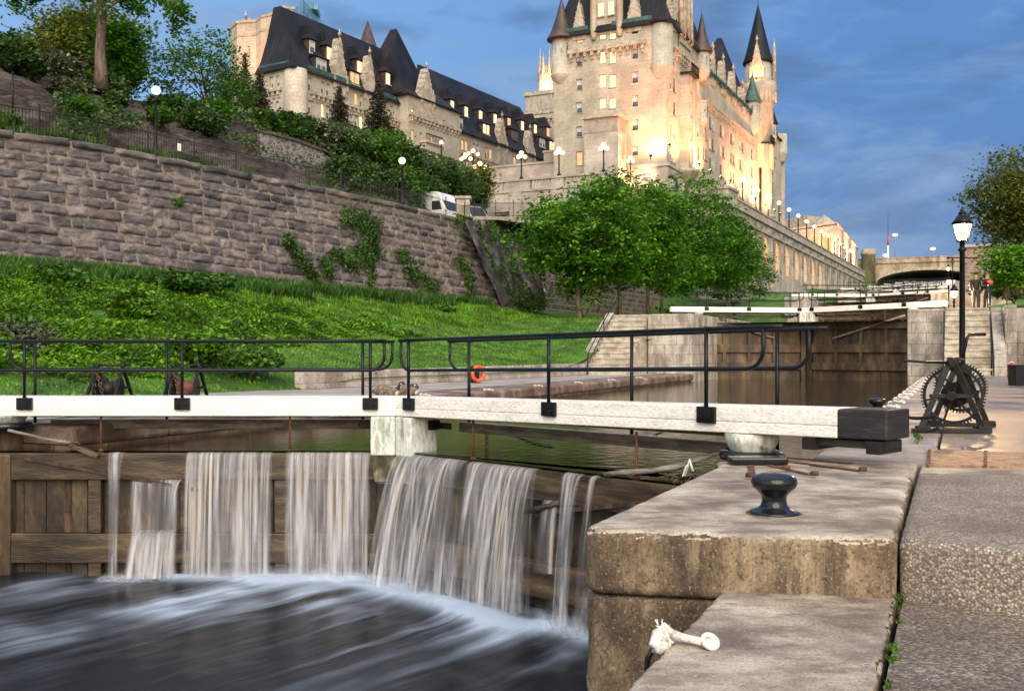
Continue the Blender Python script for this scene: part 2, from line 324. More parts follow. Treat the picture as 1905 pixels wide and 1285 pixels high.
M['pale'] = leafmat('silvery_shrub_leaves', (.045, .070, .028), (.11, .135, .07), (.25, .25, .16), .2)
M['cover'] = leafmat('ground_cover_leaves', (.030, .105, .008), (.105, .25, .012), (.24, .42, .022), .35)
M['weed'] = leafmat('tall_grass', (.016, .060, .010), (.045, .125, .014), (.11, .23, .028), .3)
M['ivy'] = leafmat('ivy_leaves', (.018, .055, .010), (.045, .12, .016), (.10, .20, .028), .25)
M['needles'] = leafmat('conifer_needles', (.010, .018, .010), (.028, .030, .014), (.075, .055, .022), .1)
M['globe'] = emis('lamp_globe', (1, .60, .22), 3.2)
M['globe_white'] = emis('pale_lamp_globe', (1, .95, .85), 1.1)
N = NT('lantern_glass'); e_ = N.n('ShaderNodeEmission', {'Color': (1, .56, .15, 1), 'Strength': 7.0}); tr_ = N.n('ShaderNodeBsdfTransparent'); mx_ = N.n('ShaderNodeMixShader', {0: .5, 1: e_.outputs[0], 2: tr_.outputs[0]}); N.l(mx_.outputs[0], N.out.inputs[0]); M['lantern'] = N.m
M['flood'] = emis('floodlight_glass', (1, .66, .28), 30)
# water
def watermat(name, deep, rough, bscale, bstr, stretch=(1, 1, 1)):
    N = NT(name); tc = N.n('ShaderNodeTexCoord'); mp = N.n('ShaderNodeMapping', {'Vector': tc.outputs['Object'], 'Scale': stretch, 'Rotation': (0, 0, LOCK_ROT)})
    n1 = N.n('ShaderNodeTexNoise', {'Vector': mp.outputs[0], 'Scale': bscale, 'Detail': 4, 'Roughness': .5})
    n2 = N.n('ShaderNodeTexNoise', {'Vector': mp.outputs[0], 'Scale': .5, 'Detail': 3})
    col = ramp(N, n2.outputs[0], [(.3, deep), (.7, [c * 1.6 for c in deep])])
    bm_ = N.n('ShaderNodeBump', {'Height': n1.outputs[0], 'Strength': bstr, 'Distance': .03})
    b = N.n('ShaderNodeBsdfPrincipled', {'Base Color': col, 'Roughness': rough, 'Specular IOR Level': .6, 'IOR': 1.33, 'Normal': bm_.outputs[0]})
    N.l(b.outputs[0], N.out.inputs[0]); return N.m
M['pool'] = watermat('chamber_water', (.022, .018, .008), .09, 5, .25)
# ================================================================== LOCK FLIGHT
LIFT, PITCH = 3.0, 42.1
def structure(mb, name, mat, bevel=0, kind='structure'):
    o = mb.build(name, mat, None, bevel); o['kind'] = kind; return o
def outline_prism(mb, pts, z0, z1):
    mb.hexa([(p[0], p[1], z0) for p in pts], [(p[0], p[1], z1) for p in pts])
def arc_pts(c, r, a0, a1, n=8):
    return [(c[0] + r * math.cos(R(a0 + (a1 - a0) * i / n)), c[1] + r * math.sin(R(a0 + (a1 - a0) * i / n))) for i in range(n + 1)]
# aggregate paving: pebbles set in mortar
def aggregate(name, cols, scale):
    N = NT(name); tc = N.n('ShaderNodeTexCoord')
    v = N.n('ShaderNodeTexVoronoi', {'Vector': tc.outputs['Object'], 'Scale': scale, 'Randomness': 1.0}, feature='F1')
    sx = N.n('ShaderNodeSeparateXYZ', {0: v.outputs['Color']})
    col = ramp(N, sx.outputs[0], cols)
    n1 = N.n('ShaderNodeTexNoise', {'Vector': tc.outputs['Object'], 'Scale': 1.4, 'Detail': 6})
    mr = N.n('ShaderNodeMapRange', {'Value': n1.outputs[0], 'From Min': .35, 'From Max': .65, 'To Min': .62, 'To Max': 1.25})
    mx = N.n('ShaderNodeMixRGB', {0: 1.0, 1: col, 2: mr.outputs[0]}, blend_type='MULTIPLY')
    f = N.n('ShaderNodeMapRange', {'Value': v.outputs['Distance'], 'From Min': .45, 'From Max': .75})
    mx2 = N.n('ShaderNodeMixRGB', {0: f.outputs[0], 1: mx.outputs[0], 2: (.13, .10, .085, 1)})
    b = N.n('ShaderNodeBump', {'Height': v.outputs['Distance'], 'Strength': .8, 'Distance': .006}, invert=True)
    p = N.n('ShaderNodeBsdfPrincipled', {'Base Color': mx2.outputs[0], 'Roughness': .8, 'Normal': b.outputs[0]}); N.l(p.outputs[0], N.out.inputs[0]); return N.m
M['aggregate'] = aggregate('exposed_aggregate', [(0, (.11, .085, .068)), (.4, (.21, .175, .145)), (.75, (.30, .26, .215)), (1, (.43, .38, .31))], 70)
M['aggregate_dark'] = aggregate('dark_aggregate', [(0, (.055, .042, .033)), (.5, (.145, .118, .094)), (1, (.33, .285, .23))], 62)

# --- near quay, right
nose = arc_pts((.46 + .16, 5.89 + .15), .16, 255, 160, 7)       # rounded nose corner
nose_slab = [(2.20, 5.60)] + nose + [(1.93, 9.20), (2.00, 9.62), (2.62, 9.60), (2.96, 9.55)]
q = U(-.55, 11.55); nose_slab += [(q.x, q.y)]
q = U(-.2, 12.39); nose_slab += [(q.x, q.y)]
nose_slab = nose_slab[::-1] if False else nose_slab
b = MB(); outline_prism(b, nose_slab, -.40, 0)
bm = None
o = structure(b, 'quay_coping', [M['concrete'], M['concrete_stain']], .055)
for p_ in o.data.polygons:
    if abs(p_.normal.z) < .5: p_.material_index = 1
o.modifiers['bevel'].segments = 4
b = MB()
body = arc_pts((.47 + .16, 5.90 + .15), .16, 255, 160, 7)
outline_prism(b, [(3.2, 5.50)] + body + [(1.94, 9.20), (2.3, 11), (4, 11)], -4.2, -.405)
rn = random.Random(5)
structure(b, 'quay_wall', M['concrete_stain'], .03)
b = MB(); c0 = U(-.18, 12.425); c1 = (2.235, 5.635)
far = U(-.18, 22); outline_prism(b, [c1, (2.76, 5.26), (7.5, 2.2), (far.x, far.y), (c0.x, c0.y)], -.42, -.004)
o = structure(b, 'quay_paving', M['aggregate'], .035); o.modifiers['bevel'].segments = 4
# lower quay in front
b = MB(); a0 = U(-14, 11.47); a1 = U(-2.9, 11.47); a2 = U(-3.2, 12.43); a2 = (a2.x, a2.y); a3 = U(-14, 12.44)
outline_prism(b, [(a0.x, a0.y), (a3.x, a3.y), a2, (a1.x, a1.y)], -.9, -.34)
structure(b, 'lower_quay_coping', [M['concrete'], M['concrete_stain']], .03)
b = MB(); a0 = U(-14, 11.50); a3 = U(-14, 13); a1 = U(-4.2, 11.50)
outline_prism(b, [(a0.x, a0.y), (a3.x, a3.y), (2.6, 5.4), (a1.x, a1.y)], -4.2, -.905)
structure(b, 'lower_quay_wall', M['concrete_stain'])
b = MB(); a0 = U(-14, 12.47); a3 = U(-14, 24); a4 = U(-3.2, 12.46)
outline_prism(b, [(a0.x, a0.y), (a3.x, a3.y), (9, 2.4), (2.9, 6.2), (a4.x, a4.y)], -.9, -.352)
structure(b, 'lower_quay_paving', M['aggregate_dark'])
# quay beyond the gate, right bank: coping strip, paving beyond
b = MB()
b.ubox(-.17, 12.43, -.4, .55, 22, -.012); b.ubox(-.52, 11.42, -.4, .55, 12.40, -.006)
structure(b, 'quay_sill', M['concrete'], .02)
b = MB()
for i in range(20):
    u0 = .56 + i * 1.85; b.ubox(u0, 11.40, -.45, u0 + 1.835, 12.55 - (.02 if i % 2 else 0), .002 * (i % 3) - .004)
structure(b, 'quay_edge_coping', M['quay_top'], .03)
M['red_path'] = surf('reddish_quay_path', [(.3, (.15, .115, .095)), (.55, (.24, .19, .155)), (.8, (.33, .27, .22))], .8, .6, .4, 60, rrange=(.32, .75), spots=[(1.6, (.10, .075, .065), .58, .5)], bdist=.004)
b = MB()
pts = [[U(u, v, -.008 + max(0, (u - 22) / 14) * .17) for v in (12.57, 13.5, 15, 18, 24, 60)] for u in (.56, 3, 8, 14, 22, 26, 30, 34, 37.5)]
b.grid(pts); structure(b, 'quay_path', M['red_path'])
b = MB(); b.ubox(.56, 11.42, -5, 38, 24, -.46); structure(b, 'chamber_wall', M['wet_wall'])
# --- left chamber walls
b = MB(); b.ubox(.6, -.6, -5, 37.6, .98, -.30); structure(b, 'chamber_wall', M['wet_wall'])
b = MB()
for i in range(19):
    u0 = .62 + i * 1.94; b.ubox(u0, -.62, -.30, u0 + 1.93, 1.02 + .01 * (i % 2), -.01 + .003 * (i % 3))
structure(b, 'quay_edge_coping', surf('brown_coping', [(.3, (.09, .055, .04)), (.55, (.19, .13, .105)), (.8, (.34, .28, .24))], 1.2, .75, .4, 40, spots=[(.9, (.36, .33, .31), .56, .6)]), .06)
b = MB(); b.grid([[U(u, v, .0) for v in (-6.5, -3, -.6)] for u in (-12, 0, 10, 20, 30, 38)])
structure(b, 'quay_path', surf('grey_quay_path', [(.3, (.24, .215, .205)), (.7, (.36, .33, .315))], .9, .85, .3, 50))
b = MB(); b.ubox(-16, -8, -5, .6, .0, -.02); structure(b, 'chamber_wall', M['wet_wall'])

# --- terrain, left bank -------------------------------------------------------
def sst(a, b_, x):
    t = max(0, min(1, (x - a) / (b_ - a))); return t * t * (3 - 2 * t)
def vwall(u): return -18.4 + (u - 14.6) * .094
def vedge(u): return -5.3 - .25 * math.sin(u * .4) if u < 12 else (-5.3 + (u - 12) * 1.1 if u < 13 else -4.2 + (u - 13) * .05)
def level(u):
    z = 0
    for k in range(1, 9):
        z += LIFT * sst(PITCH * k - 15, PITCH * k + 1, u) if k == 1 else LIFT * sst(PITCH * k - 9, PITCH * k + 1, u)
    return z
def ground(u, v):
    lat = max(0, vedge(min(u, 37)) - v); wd = vedge(min(u, 37)) - vwall(min(u, 60))
    t = min(1, lat / wd)
    zs = -.02 + 4.15 * (t ** 1.12) + (.55 * sst(13, 16, u) * sst(0, .1, lat + .05) * (1 - t))
    zl = level(u)
    far = zl + 1.0 * sst(.45, 1, t)
    a = sst(20, 44, u)
    z = zs * (1 - a) + max(zs, far) * a if u < 44 else max(far, 4.1 * t ** 1.5 if u < 60 else 0)
    return z + .05 * noise.noise(Vector((u * .35, v * .35, 0))) * min(1, lat)
b = MB(); b.smooth = True; P = []
for u in list(np.arange(-26, 70, .8)) + list(np.arange(70, 330, 4)):
    ve = vedge(min(u, 37)) if u < 37 else -.9
    if u >= 37: ve = -.95
    P.append([U(u, ve + (vwall(min(u, 60)) - 2.5 - ve) * j / 26, ground(u, ve + (vwall(min(u, 60)) - 2.5 - ve) * j / 26)) for j in range(27)])
b.grid(P); structure(b, 'lawn', M['lawn'])
# low retaining wall beside the path
b = MB(); n = 22
for i in range(n):
    ua, ub = 13.2 + (37 - 13.2) * i / n, 13.2 + (37 - 13.2) * (i + 1) / n - .012
    va, vb = -4.2 + (ua - 13) * .05, -4.2 + (ub - 13) * .05
    c = [U(ua, va - .35), U(ub, vb - .35), U(ub, vb), U(ua, va)]
    z1 = .50 + .05 * (i / n)
    b.hexa([(p.x, p.y, .002) for p in c], [(p.x, p.y, .16) for p in c]); c = [U(ua, va - .35), U(ub, vb - .35), U(ub, vb - .04), U(ua, va - .04)]
    b.hexa([(p.x, p.y, .163) for p in c], [(p.x, p.y, z1) for p in c])
o = b.build('retaining_wall', surf('retaining_wall_stone', [(.3, (.24, .19, .17)), (.55, (.40, .34, .31)), (.8, (.52, .47, .43))], 1.2, .85, .3, 26, stretch=(1, 1, .4)), None, .02)
tag(o, 'low pale stone retaining wall between the grey towpath and the grass', 'wall', kind='structure')
# wide ground far out to the horizon
b = MB(); b.poly([(-3000, -600, -6.5), (3000, -600, -6.5), (3000, 5000, -6.5), (-3000, 5000, -6.5)]); structure(b, 'ground', M['lawn'])
# right bank lawn
b = MB(); b.smooth = True
def ground_r(u, v): return 1.75 + (u - 36) * .070 + (v - 14.6) * .13 + .08 * noise.noise(Vector((u * .2, v * .3, 4)))
fr_row = lambda q: [U(max(30.6, 36.3 - (v - 14.97) * .87) + q[0], v, -.4 if v > 21.3 and q[1] else 1.75 - (min(v, 21.5) - 15) * .075) for v in (14.97, 16, 18, 21, 26, 34, 50, 120)]
b.grid([fr_row((.35, 1)), fr_row((1.4, 0))] + [[U(u + (1.2 if u == 36 else 0), v, ground_r(u, v)) for v in (14.97, 16, 18, 21, 26, 34, 50, 120)] for u in list(range(39, 90, 3)) + list(range(90, 330, 12))])
structure(b, 'lawn', M['lawn'])
# broken, worn edges on the near stonework
def weather(o, voxel, amp, chip, side=None):
    m_ = o.modifiers.new('remesh', 'REMESH'); m_.mode = 'VOXEL'; m_.voxel_size = voxel
    dg = bpy.context.evaluated_depsgraph_get(); ev = o.evaluated_get(dg); me = bpy.data.meshes.new_from_object(ev)
    me.materials.clear()
    for mm in o.data.materials: me.materials.append(mm)
    o.modifiers.clear(); o.data = me
    n = len(me.vertices); co = np.empty(n * 3, 'f'); me.vertices.foreach_get('co', co); co = co.reshape(-1, 3); nr = np.empty(n * 3, 'f'); me.vertices.foreach_get('normal', nr); nr = nr.reshape(-1, 3)
    nn = noise.noise; out = np.empty(n, 'f')
    for i in range(n):
        p = Vector(co[i].tolist()); z = nr[i][2]; d = nn(p * 4) * .5 + nn(p * 13) * .35 + nn(p * 34) * .25
        k = 1.0 if z < .5 else .35
        e_ = max(0, 1 - abs(z - .6) * 2.4); c_ = max(0, nn(p * 7 + Vector((9, 2, 1))) + .5 * nn(p * 22) - .12)
        out[i] = amp * d * k - chip * e_ * c_
    co += nr * out[:, None]; me.vertices.foreach_set('co', co.ravel()); me.update()
    fn = np.empty(len(me.polygons) * 3, 'f'); me.polygons.foreach_get('normal', fn); fz = fn.reshape(-1, 3)[:, 2]
    if len(me.materials) > 1: me.polygons.foreach_set('material_index', (fz < .62).astype('i'))
    me.polygons.foreach_set('use_smooth', [True] * len(me.polygons)); me.update()
for o in list(bpy.data.objects):
    if o.name in ('quay_coping', 'lower_quay_coping'): weather(o, .016, .010, .07)
    elif o.name == 'quay_paving': weather(o, .026, .008, .05)
    elif o.name in ('quay_wall', 'lower_quay_wall'): weather(o, .03, .022, .05)
# --- stepped levels up the flight
for k in range(1, 9):
    u0 = PITCH * k - 4.5; z1 = LIFT * k; z0 = z1 - 7
    b = MB(); b.ubox(u0 + .3, 11.42, z0, u0 + PITCH + .2, 17, z1 - .02); structure(b, 'bank_level', M['quay_top'])
    b = MB(); b.ubox(u0 - .0, 10.7, z0, u0 + 9, 12.2, z1); structure(b, 'lock_pier', M['lock_stone'], .05)
    b = MB(); b.ubox(u0 - .4, -1.25, z0, u0 + 9, 1.0, z1 - .05); b.ubox(u0 + 9.02, -1.0, z0, u0 + PITCH - .5, 1.0, z1 - .05); structure(b, 'lock_pier', M['lock_stone'], .08)
    b = MB(); zz = z1 - .36; b.grid([[U(u, v, zz) for v in (1, 6, 11.4)] for u in (PITCH * k + .5, PITCH * k + 20, PITCH * (k + 1) + .5)]); structure(b, 'lock_water', M['pool'])
# lock water, chamber above the near gate
b = MB()
wp = [(-11, 14.14), (-1.68, 14.14), (2.30, 10.14), (3.3, 10.3)] + [(p.x, p.y) for p in (U(.6, 11.45), U(42.6, 11.45), U(42.6, .9), U(.55, .9), U(.55, -4))]
b.poly([(x, y, -.355) for x, y in wp]); structure(b, 'lock_water', M['pool'])
# stairs right and left of the second gate
def stairs(u_front, v0, v1, z0, z1, n, run, name, label, mat):
    t = thing(name, U(u_front, (v0 + v1) / 2, z0), label, 'stairs', rz=0)
    b = MB()
    for i in range(n):
        zz = z0 + (z1 - z0) * (i + 1) / n; b.ubox(u_front + i * run, v0, z0 - .5 if i == 0 else z0 - .5, u_front + (i + 1) * run + (.02 if i < n - 1 else .6), v1, zz - .09)
        b.ubox(u_front + i * run - .03, v0 + .01, zz - .085, u_front + (i + 1) * run + (.0 if i < n - 1 else .6), v1 - .01, zz)
    b.build('steps', mat, t, .012); return t
st = stairs(33.6, 12.25, 14.05, .16, 3.0, 11, .37, 'stone_stairs', 'pale stone stairs right of the gate pier, two people at the top', M['step_stone'])
b = MB(); b.hexa([U(33.4, 14.08, -.2), U(33.4, 14.5, -.2), U(38.5, 14.5, -.2), U(38.5, 14.08, -.2)], [U(33.4, 14.08, .9), U(33.4, 14.5, .9), U(38.5, 14.5, 3.05), U(38.5, 14.08, 3.05)])
b.build('side_wall', M['lock_stone'], st, .02)
b = MB(); b.hexa([U(35.2, 14.52, -.2), U(35.2, 14.95, -.2), U(38.5, 14.95, -.2), U(38.5, 14.52, -.2)], [U(35.2, 14.52, 3.0), U(35.2, 14.95, 3.0), U(38.5, 14.95, 3.0), U(38.5, 14.52, 3.0)]); b.build('stair_pier', M['lock_stone'], st, .02)
b = MB()
for u, z in ((33.6, .16), (37.4, 3.0)):
    b.tube([U(u, 13.98, z), U(u, 13.98, z + 1.0)], .028)
b.tube([U(33.3, 13.98, 1.05), U(33.6, 13.98, 1.15), U(37.4, 13.98, 3.98), U(38.2, 13.98, 4.0)], .028)
b.build('handrail', M['black_paint'], st)
st = stairs(33.9, -3.2, -1.3, .02, 2.95, 11, .36, 'stone_stairs', 'pale stone stairs with thin black handrail left of the second gate', M['step_stone'])
b = MB(); b.hexa([U(33.5, -3.65, -.1), U(33.5, -3.22, -.1), U(38, -3.22, -.1), U(38, -3.65, -.1)], [U(33.5, -3.65, .35), U(33.5, -3.22, .35), U(38, -3.22, 3.1), U(38, -3.65, 3.1)])
b.build('side_wall', M['lock_stone'], st, .02)
b = MB()
for u, z in ((33.7, .02), (36, 1.9), (38.3, 2.95)): b.tube([U(u, -3.1, z), U(u, -3.1, z + 1.0)], .025)
b.tube([U(33.7, -3.1, .98), U(36, -3.1, 2.6), U(38.3, -3.1, 3.95), U(39.2, -3.1, 3.95)], .025)
b.tube([U(33.7, -3.1, .5), U(36, -3.1, 2.15), U(38.3, -3.1, 3.45)], .018)
b.build('handrail', M['black_paint'], st)
# low wall at the far right
b = MB(); A_, B_ = U(36.2, 14.97), U(30.5, 21.5)
d_ = (B_ - A_); nn = Vector((d_.y, -d_.x, 0)).normalized() * .4
nseg = 7
for i in range(nseg):
    p, q2 = A_ + d_ * (i / nseg), A_ + d_ * ((i + .995) / nseg); za, zb = 1.95 - .1 * i, 1.95 - .1 * i
    b.hexa([(p.x, p.y, -.1), (q2.x, q2.y, -.1), (q2.x - nn.x, q2.y - nn.y, -.1), (p.x - nn.x, p.y - nn.y, -.1)], [(p.x, p.y, za), (q2.x, q2.y, za), (q2.x - nn.x, q2.y - nn.y, zb), (p.x - nn.x, p.y - nn.y, zb)])
o = b.build('boundary_wall', M['lock_stone'], None, .03); tag(o, 'low pale stone wall right of the stairs below the lawn', 'wall', kind='structure')

# ================================================================== GATES
def leaf(name, label, H, e, n, Ls, rise, sgn, lift=0):
    H = Vector((H[0], H[1], 0)); e = Vector((e[0], e[1], 0)).normalized(); n = Vector((n[0], n[1], 0)).normalized()
    t0 = thing(name, H, label, 'lock gate', 'white beamed lock gates up the flight')
    P = lambda s, t, z: H + e * s + n * t + UP * z
    def bx(b, s0, s1, t0_, t1, z0, z1, dz0=0, dz1=0):
        # z at s1 raised by dz
        c = [(s0, t0_, 0), (s1, t0_, 1), (s1, t1, 1), (s0, t1, 0)]
        lo = [P(s, t, z0 + (dz1 if k else dz0)) for s, t, k in c]; hi = [P(s, t, z1 + (dz1 if k else dz0)) for s, t, k in c]
        b.hexa(lo, hi)
    zt = lambda s: .427 + rise * (Ls - s)
    # balance beam in two timbers
    b = MB(); s_e, s_b = -1.56, -1.07
    bx(b, s_b, Ls + .12, 0, -.30, .147, .262, rise * (Ls - s_b), 0); bx(b, s_b, Ls + .12, 0, -.30, .2635, .427, rise * (Ls - s_b), 0); bx(b, s_b, Ls + .12, -.303, -.5, .15, .424, rise * (Ls - s_b), 0)
    if sgn > 0:
        b.build('balance_beam', M['white_paint'], t0, .012)
        b = MB(); bx(b, s_e, s_b - .001, 0, -.5, .147, .427, rise * (Ls - s_e), rise * (Ls - s_b)); b.build('beam_end', M['black_wood'], t0, .018)
    else:
        b2 = MB(); bx(b2, s_e, Ls + .12, 0, -.5, .147, .427, rise * (Ls - s_e), 0); b2.build('balance_beam', M['white_paint'], t0, .015)
    # stop blocks under the beam end
    b = MB(); bx(b, -1.5, -.75, -.06, -.42, .06, .135, rise * (Ls + 1), rise * (Ls + 1)); b.build('beam_skid', M['black_wood'], t0, .01)
    b = MB()
    for s in (-1.45, -.80): bx(b, s - .05, s + .09, .01, -.46, .02, .14, rise * (Ls + 1), rise * (Ls + 1))
    b.build('iron_shoe', M['iron'], t0, .006)
    # mitre post: painted head and wet foot
    b = MB(); bx(b, Ls - .36, Ls - .005, .02, -.48, -.42, .140); 
    b.build('mitre_post', M['old_white'], t0, .02)
    b = MB()
    c = [(Ls - .30, .0), (Ls - .005, .0), (Ls - .005, -.42), (Ls - .30, -.42)]; c2 = [(Ls - .36, .02), (Ls - .005, .02), (Ls - .005, -.48), (Ls - .36, -.48)]
    b.hexa([P(s, t, -.80) for s, t in c], [P(s, t, -.423) for s, t in c2]); b.build('post_neck', M['mossy'], t0)
    b = MB(); bx(b, Ls - .28, Ls - .005, -.01, -.42, -3.7, -.803); b.build('post_foot', M['wet_wood'], t0, .02)
    b = MB(); bx(b, Ls - .38, Ls - .3, -.30, -.52, -.05, .09); bx(b, Ls - .62, Ls - .36, -.49, -.53, -.04, .05); b.build('iron_band', M['iron'], t0, .006)
    # gate timbers
    w_top = MB(); bx(w_top, -.05, Ls - .29, -.03, -.38, -.775, -.385); w_top.build('top_rail', M['beam_wood'] if lift == 0 else M['dark_wood'], t0, .015)
    wm = M['beam_wood'] if lift == 0 else M['dark_wood']
    for z1, z0 in ((-1.55, -1.98), (-2.5, -2.9)):
        b = MB(); bx(b, -.05, Ls - .29, -.03, -.34, z0, z1); b.build('cross_rail', wm, t0, .015)
    b = MB(); k = 0; s = .0
    while s < Ls - .3:
        wd = .27 + .05 * math.sin(k * 7.3); bx(b, s, min(s + wd, Ls - .3), -.17 - .008 * (k % 3), -.25, -3.7, -.78); s += wd + .008; k += 1
    b.build('planking', M['wet_wood'] if lift == 0 else M['dark_wood'], t0)
    for s in (1.35, 2.68, 4.05):
        for za, zb in ((-1.546, -.779), (-2.496, -1.984)):
            b = MB(); bx(b, s - .09, s + .09, -.055, -.165, za, zb); b.build('stile', wm, t0, .01)
    b = MB(); bx(b, -.2, .16, .0, -.4, -3.7, -.40); b.build('heel_post', M['dark_wood'], t0, .03)
    # painted hinge post under the beam
    b = MB(); zb_ = .147 + rise * (Ls - .1)
    b.lathe(P(0, -.24, 0), [(.17, -.02), (.20, .0), (.27, .13), (.285, zb_ - .004)], 20); b.build('hinge_post', M['old_white'], t0)
    b = MB(); b.torus(P(0, -.24, -.005), .285, .055, n=24); b.build('collar', M['gloss_black'], t0)
    # diagonal iron strap
    b = MB(); b.bar(P(.35, .012, -.12 if lift else -.45), P(4.2 if lift else 3.3, .012, -1.25 if lift else -1.0), .03, .09 if lift else .05, up=UP); b.build('diagonal_strap', M['old_rust'] if lift == 0 else M['grey_wood'], t0)
    # walkway strut behind the beam
    b = MB(); bx(b, .35, Ls - .45, -.82, -.98, -.10, .045); b.build('walkway_timber', M['grey_wood'], t0, .01)
    b = MB(); bx(b, .2, Ls - .1, -.52, -.80, .10, .14, rise * 3, rise * 1.5); b.build('walkway_board', M['grey_wood'], t0)
    # sluice rods
    for s in (1.42, 4.17):
        b = MB(); b.tube([P(s, -.12, -.38), P(s, -.12, .16)], .016); b.tube([P(s, -.12, -.385), P(s, -.12, -.33)], [.07, .02]); b.build('sluice_rod', M['rust'], t0)
    # railings: front and back
    for t_, nm in ((.03, 'front_railing'), (-.9, 'back_railing')):
        for s in (.38, 2.65, 5.36):
            so_ = 0 if t_ > 0 else -.55 + (.3 if s > 3 else 0)
            s1 = s + so_ if s > 1 else s - .3 * (t_ < 0)
            if t_ > 0:
                b = MB(); bx(b, s1 - .11, s1 + .11, .003, .055, zt(s1) - .185, zt(s1) - .012); [b.lathe(P(s1 + q_, .054, zt(s1) - .12), [(.016, 0), (.016, .012), (.01, .016)], 6, axis=n) for q_ in (-.05, .05)]; b.build('post_bracket', M['black_paint'], t0, .006)
                b = MB(); b.tube([P(s1, .03, zt(s1) - .02), P(s1, .03, zt(s1) + .83)], .023, 10); b.build('railing_post', M['black_paint'], t0)
            else:
                b = MB(); b.tube([P(s1, t_, -.02), P(s1, t_, zt(s1) + .81)], .023, 10); b.build('railing_post', M['black_paint'], t0)
        b = MB(); s0r, s1r = -.52, Ls - .12
        b.tube([P(s0r, t_, zt(s0r) + .805)] + [P(s, t_, zt(s) + .805) for s in np.linspace(s0r + .2, s1r, 8)], .024, 10); b.build('top_rail_pipe', M['black_paint'], t0)
        b = MB(); pts = []
        sa, sb = -.30, Ls - .16; rr = .20
        pts.append(P(sa, t_, zt(sa) + .80))
        for k in range(7):
            a = math.pi / 2 * k / 6; pts.append(P(sa + rr * (1 - math.cos(a)), t_, zt(sa) + .38 + rr * (1 - math.sin(a))))
        for s in np.linspace(sa + rr + .2, sb - rr - .2, 6): pts.append(P(s, t_, zt(s) + .38))
        for k in range(7):
            a = math.pi / 2 * (1 - k / 6); pts.append(P(sb - rr * (1 - math.cos(a)), t_, zt(sb) + .38 + rr * (1 - math.sin(a))))
        pts.append(P(sb, t_, zt(sb) + .80))
        b.tube(pts, .022, 10); b.build('mid_rail_pipe', M['black_paint'], t0)
    return t0
M['old_rust'] = surf('old_wet_rust', [(.3, (.022, .011, .008)), (.6, (.055, .025, .016)), (.8, (.10, .05, .03))], 9, .6, .5, 40)
M['mossy'] = surf('mossy_wet_post', [(.3, (.02, .018, .010)), (.55, (.08, .072, .035)), (.8, (.26, .26, .18))], 5, .6, .6, 26, stretch=(1, 1, .5))
M['black_wood'] = surf('black_painted_timber', [(.3, (.010, .010, .011)), (.6, (.02, .019, .02)), (.8, (.045, .036, .03))], 4, .5, .8, 24, stretch=(.5, .5, 3), bdist=.015, spots=[(9, (.11, .075, .05), .64, .6)])
gl1 = leaf('lock_gate_leaf', 'near left lock gate leaf, white beam and black rails over the waterfall', (-7.40, 14.1), (1, 0), (0, -1), 5.72, 0.0, -1)
gr1 = leaf('lock_gate_leaf', 'near right lock gate leaf, long white beam with black end beside the bollard', (2.34, 10.07), (-.706, .708), (-.708, -.706), 5.69, .0153, 1)
gl2 = leaf('lock_gate_leaf', 'second left lock gate leaf, white beam over dark timber by the left stairs', (-7.40, 14.1), (1, 0), (0, -1), 5.72, 0.008, -1, 1)
gr2 = leaf('lock_gate_leaf', 'second right lock gate leaf, white beam over tall dark timber by the stone pier', (2.34, 10.07), (-.706, .708), (-.708, -.706), 5.69, .0153, -1, 1)
for g in (gl2, gr2): g.location = g.location + AX * PITCH + UP * (LIFT + .03)
ords = ['', '', 'third', 'fourth', 'fifth', 'sixth', 'seventh', 'eighth']
for k in range(2, 8):
    for g, sd_ in ((gl2, 'left'), (gr2, 'right')):
        c = copy_tree(g, loc=g.location + AX * PITCH * (k - 1) + UP * LIFT * (k - 1), label=f'{ords[k]} {sd_} lock gate leaf up the flight, counted from the waterfall')
# anchor irons of the near gate on the coping
t = thing('gate_anchor', (2.9, 9.4, 0), 'rusty iron anchor straps bolted on the coping behind the bollard', 'gate anchor')
b = MB()
for a, c in ((G(1392, 858, 0), G(1510, 884, 0)), (G(1440, 856, 0), G(1600, 876, 0)), (G(1395, 860, 0), G(1400, 886, 0)), (G(1460, 852, 0), G(1585, 862, 0))):
    a.z = c.z = .006; b.bar(a, c, .06, .012)
b.build('strap', M['rust'], t, .004)
for px, py in ((1515, 884), (1605, 876), (1462, 873), (1395, 887)):
    b = MB(); p = G(px, py, .02); b.lathe(p, [(.038, 0), (.038, .03), (.03, .036)], 6); b.build('bolt', M['rust'], t)
b = MB(); c = G(1400, 858, 0); b.bar(G(1355, 856, .04), G(1462, 856, .04), .20, .075); b.build('collar_block', M['gloss_black'], t, .02)
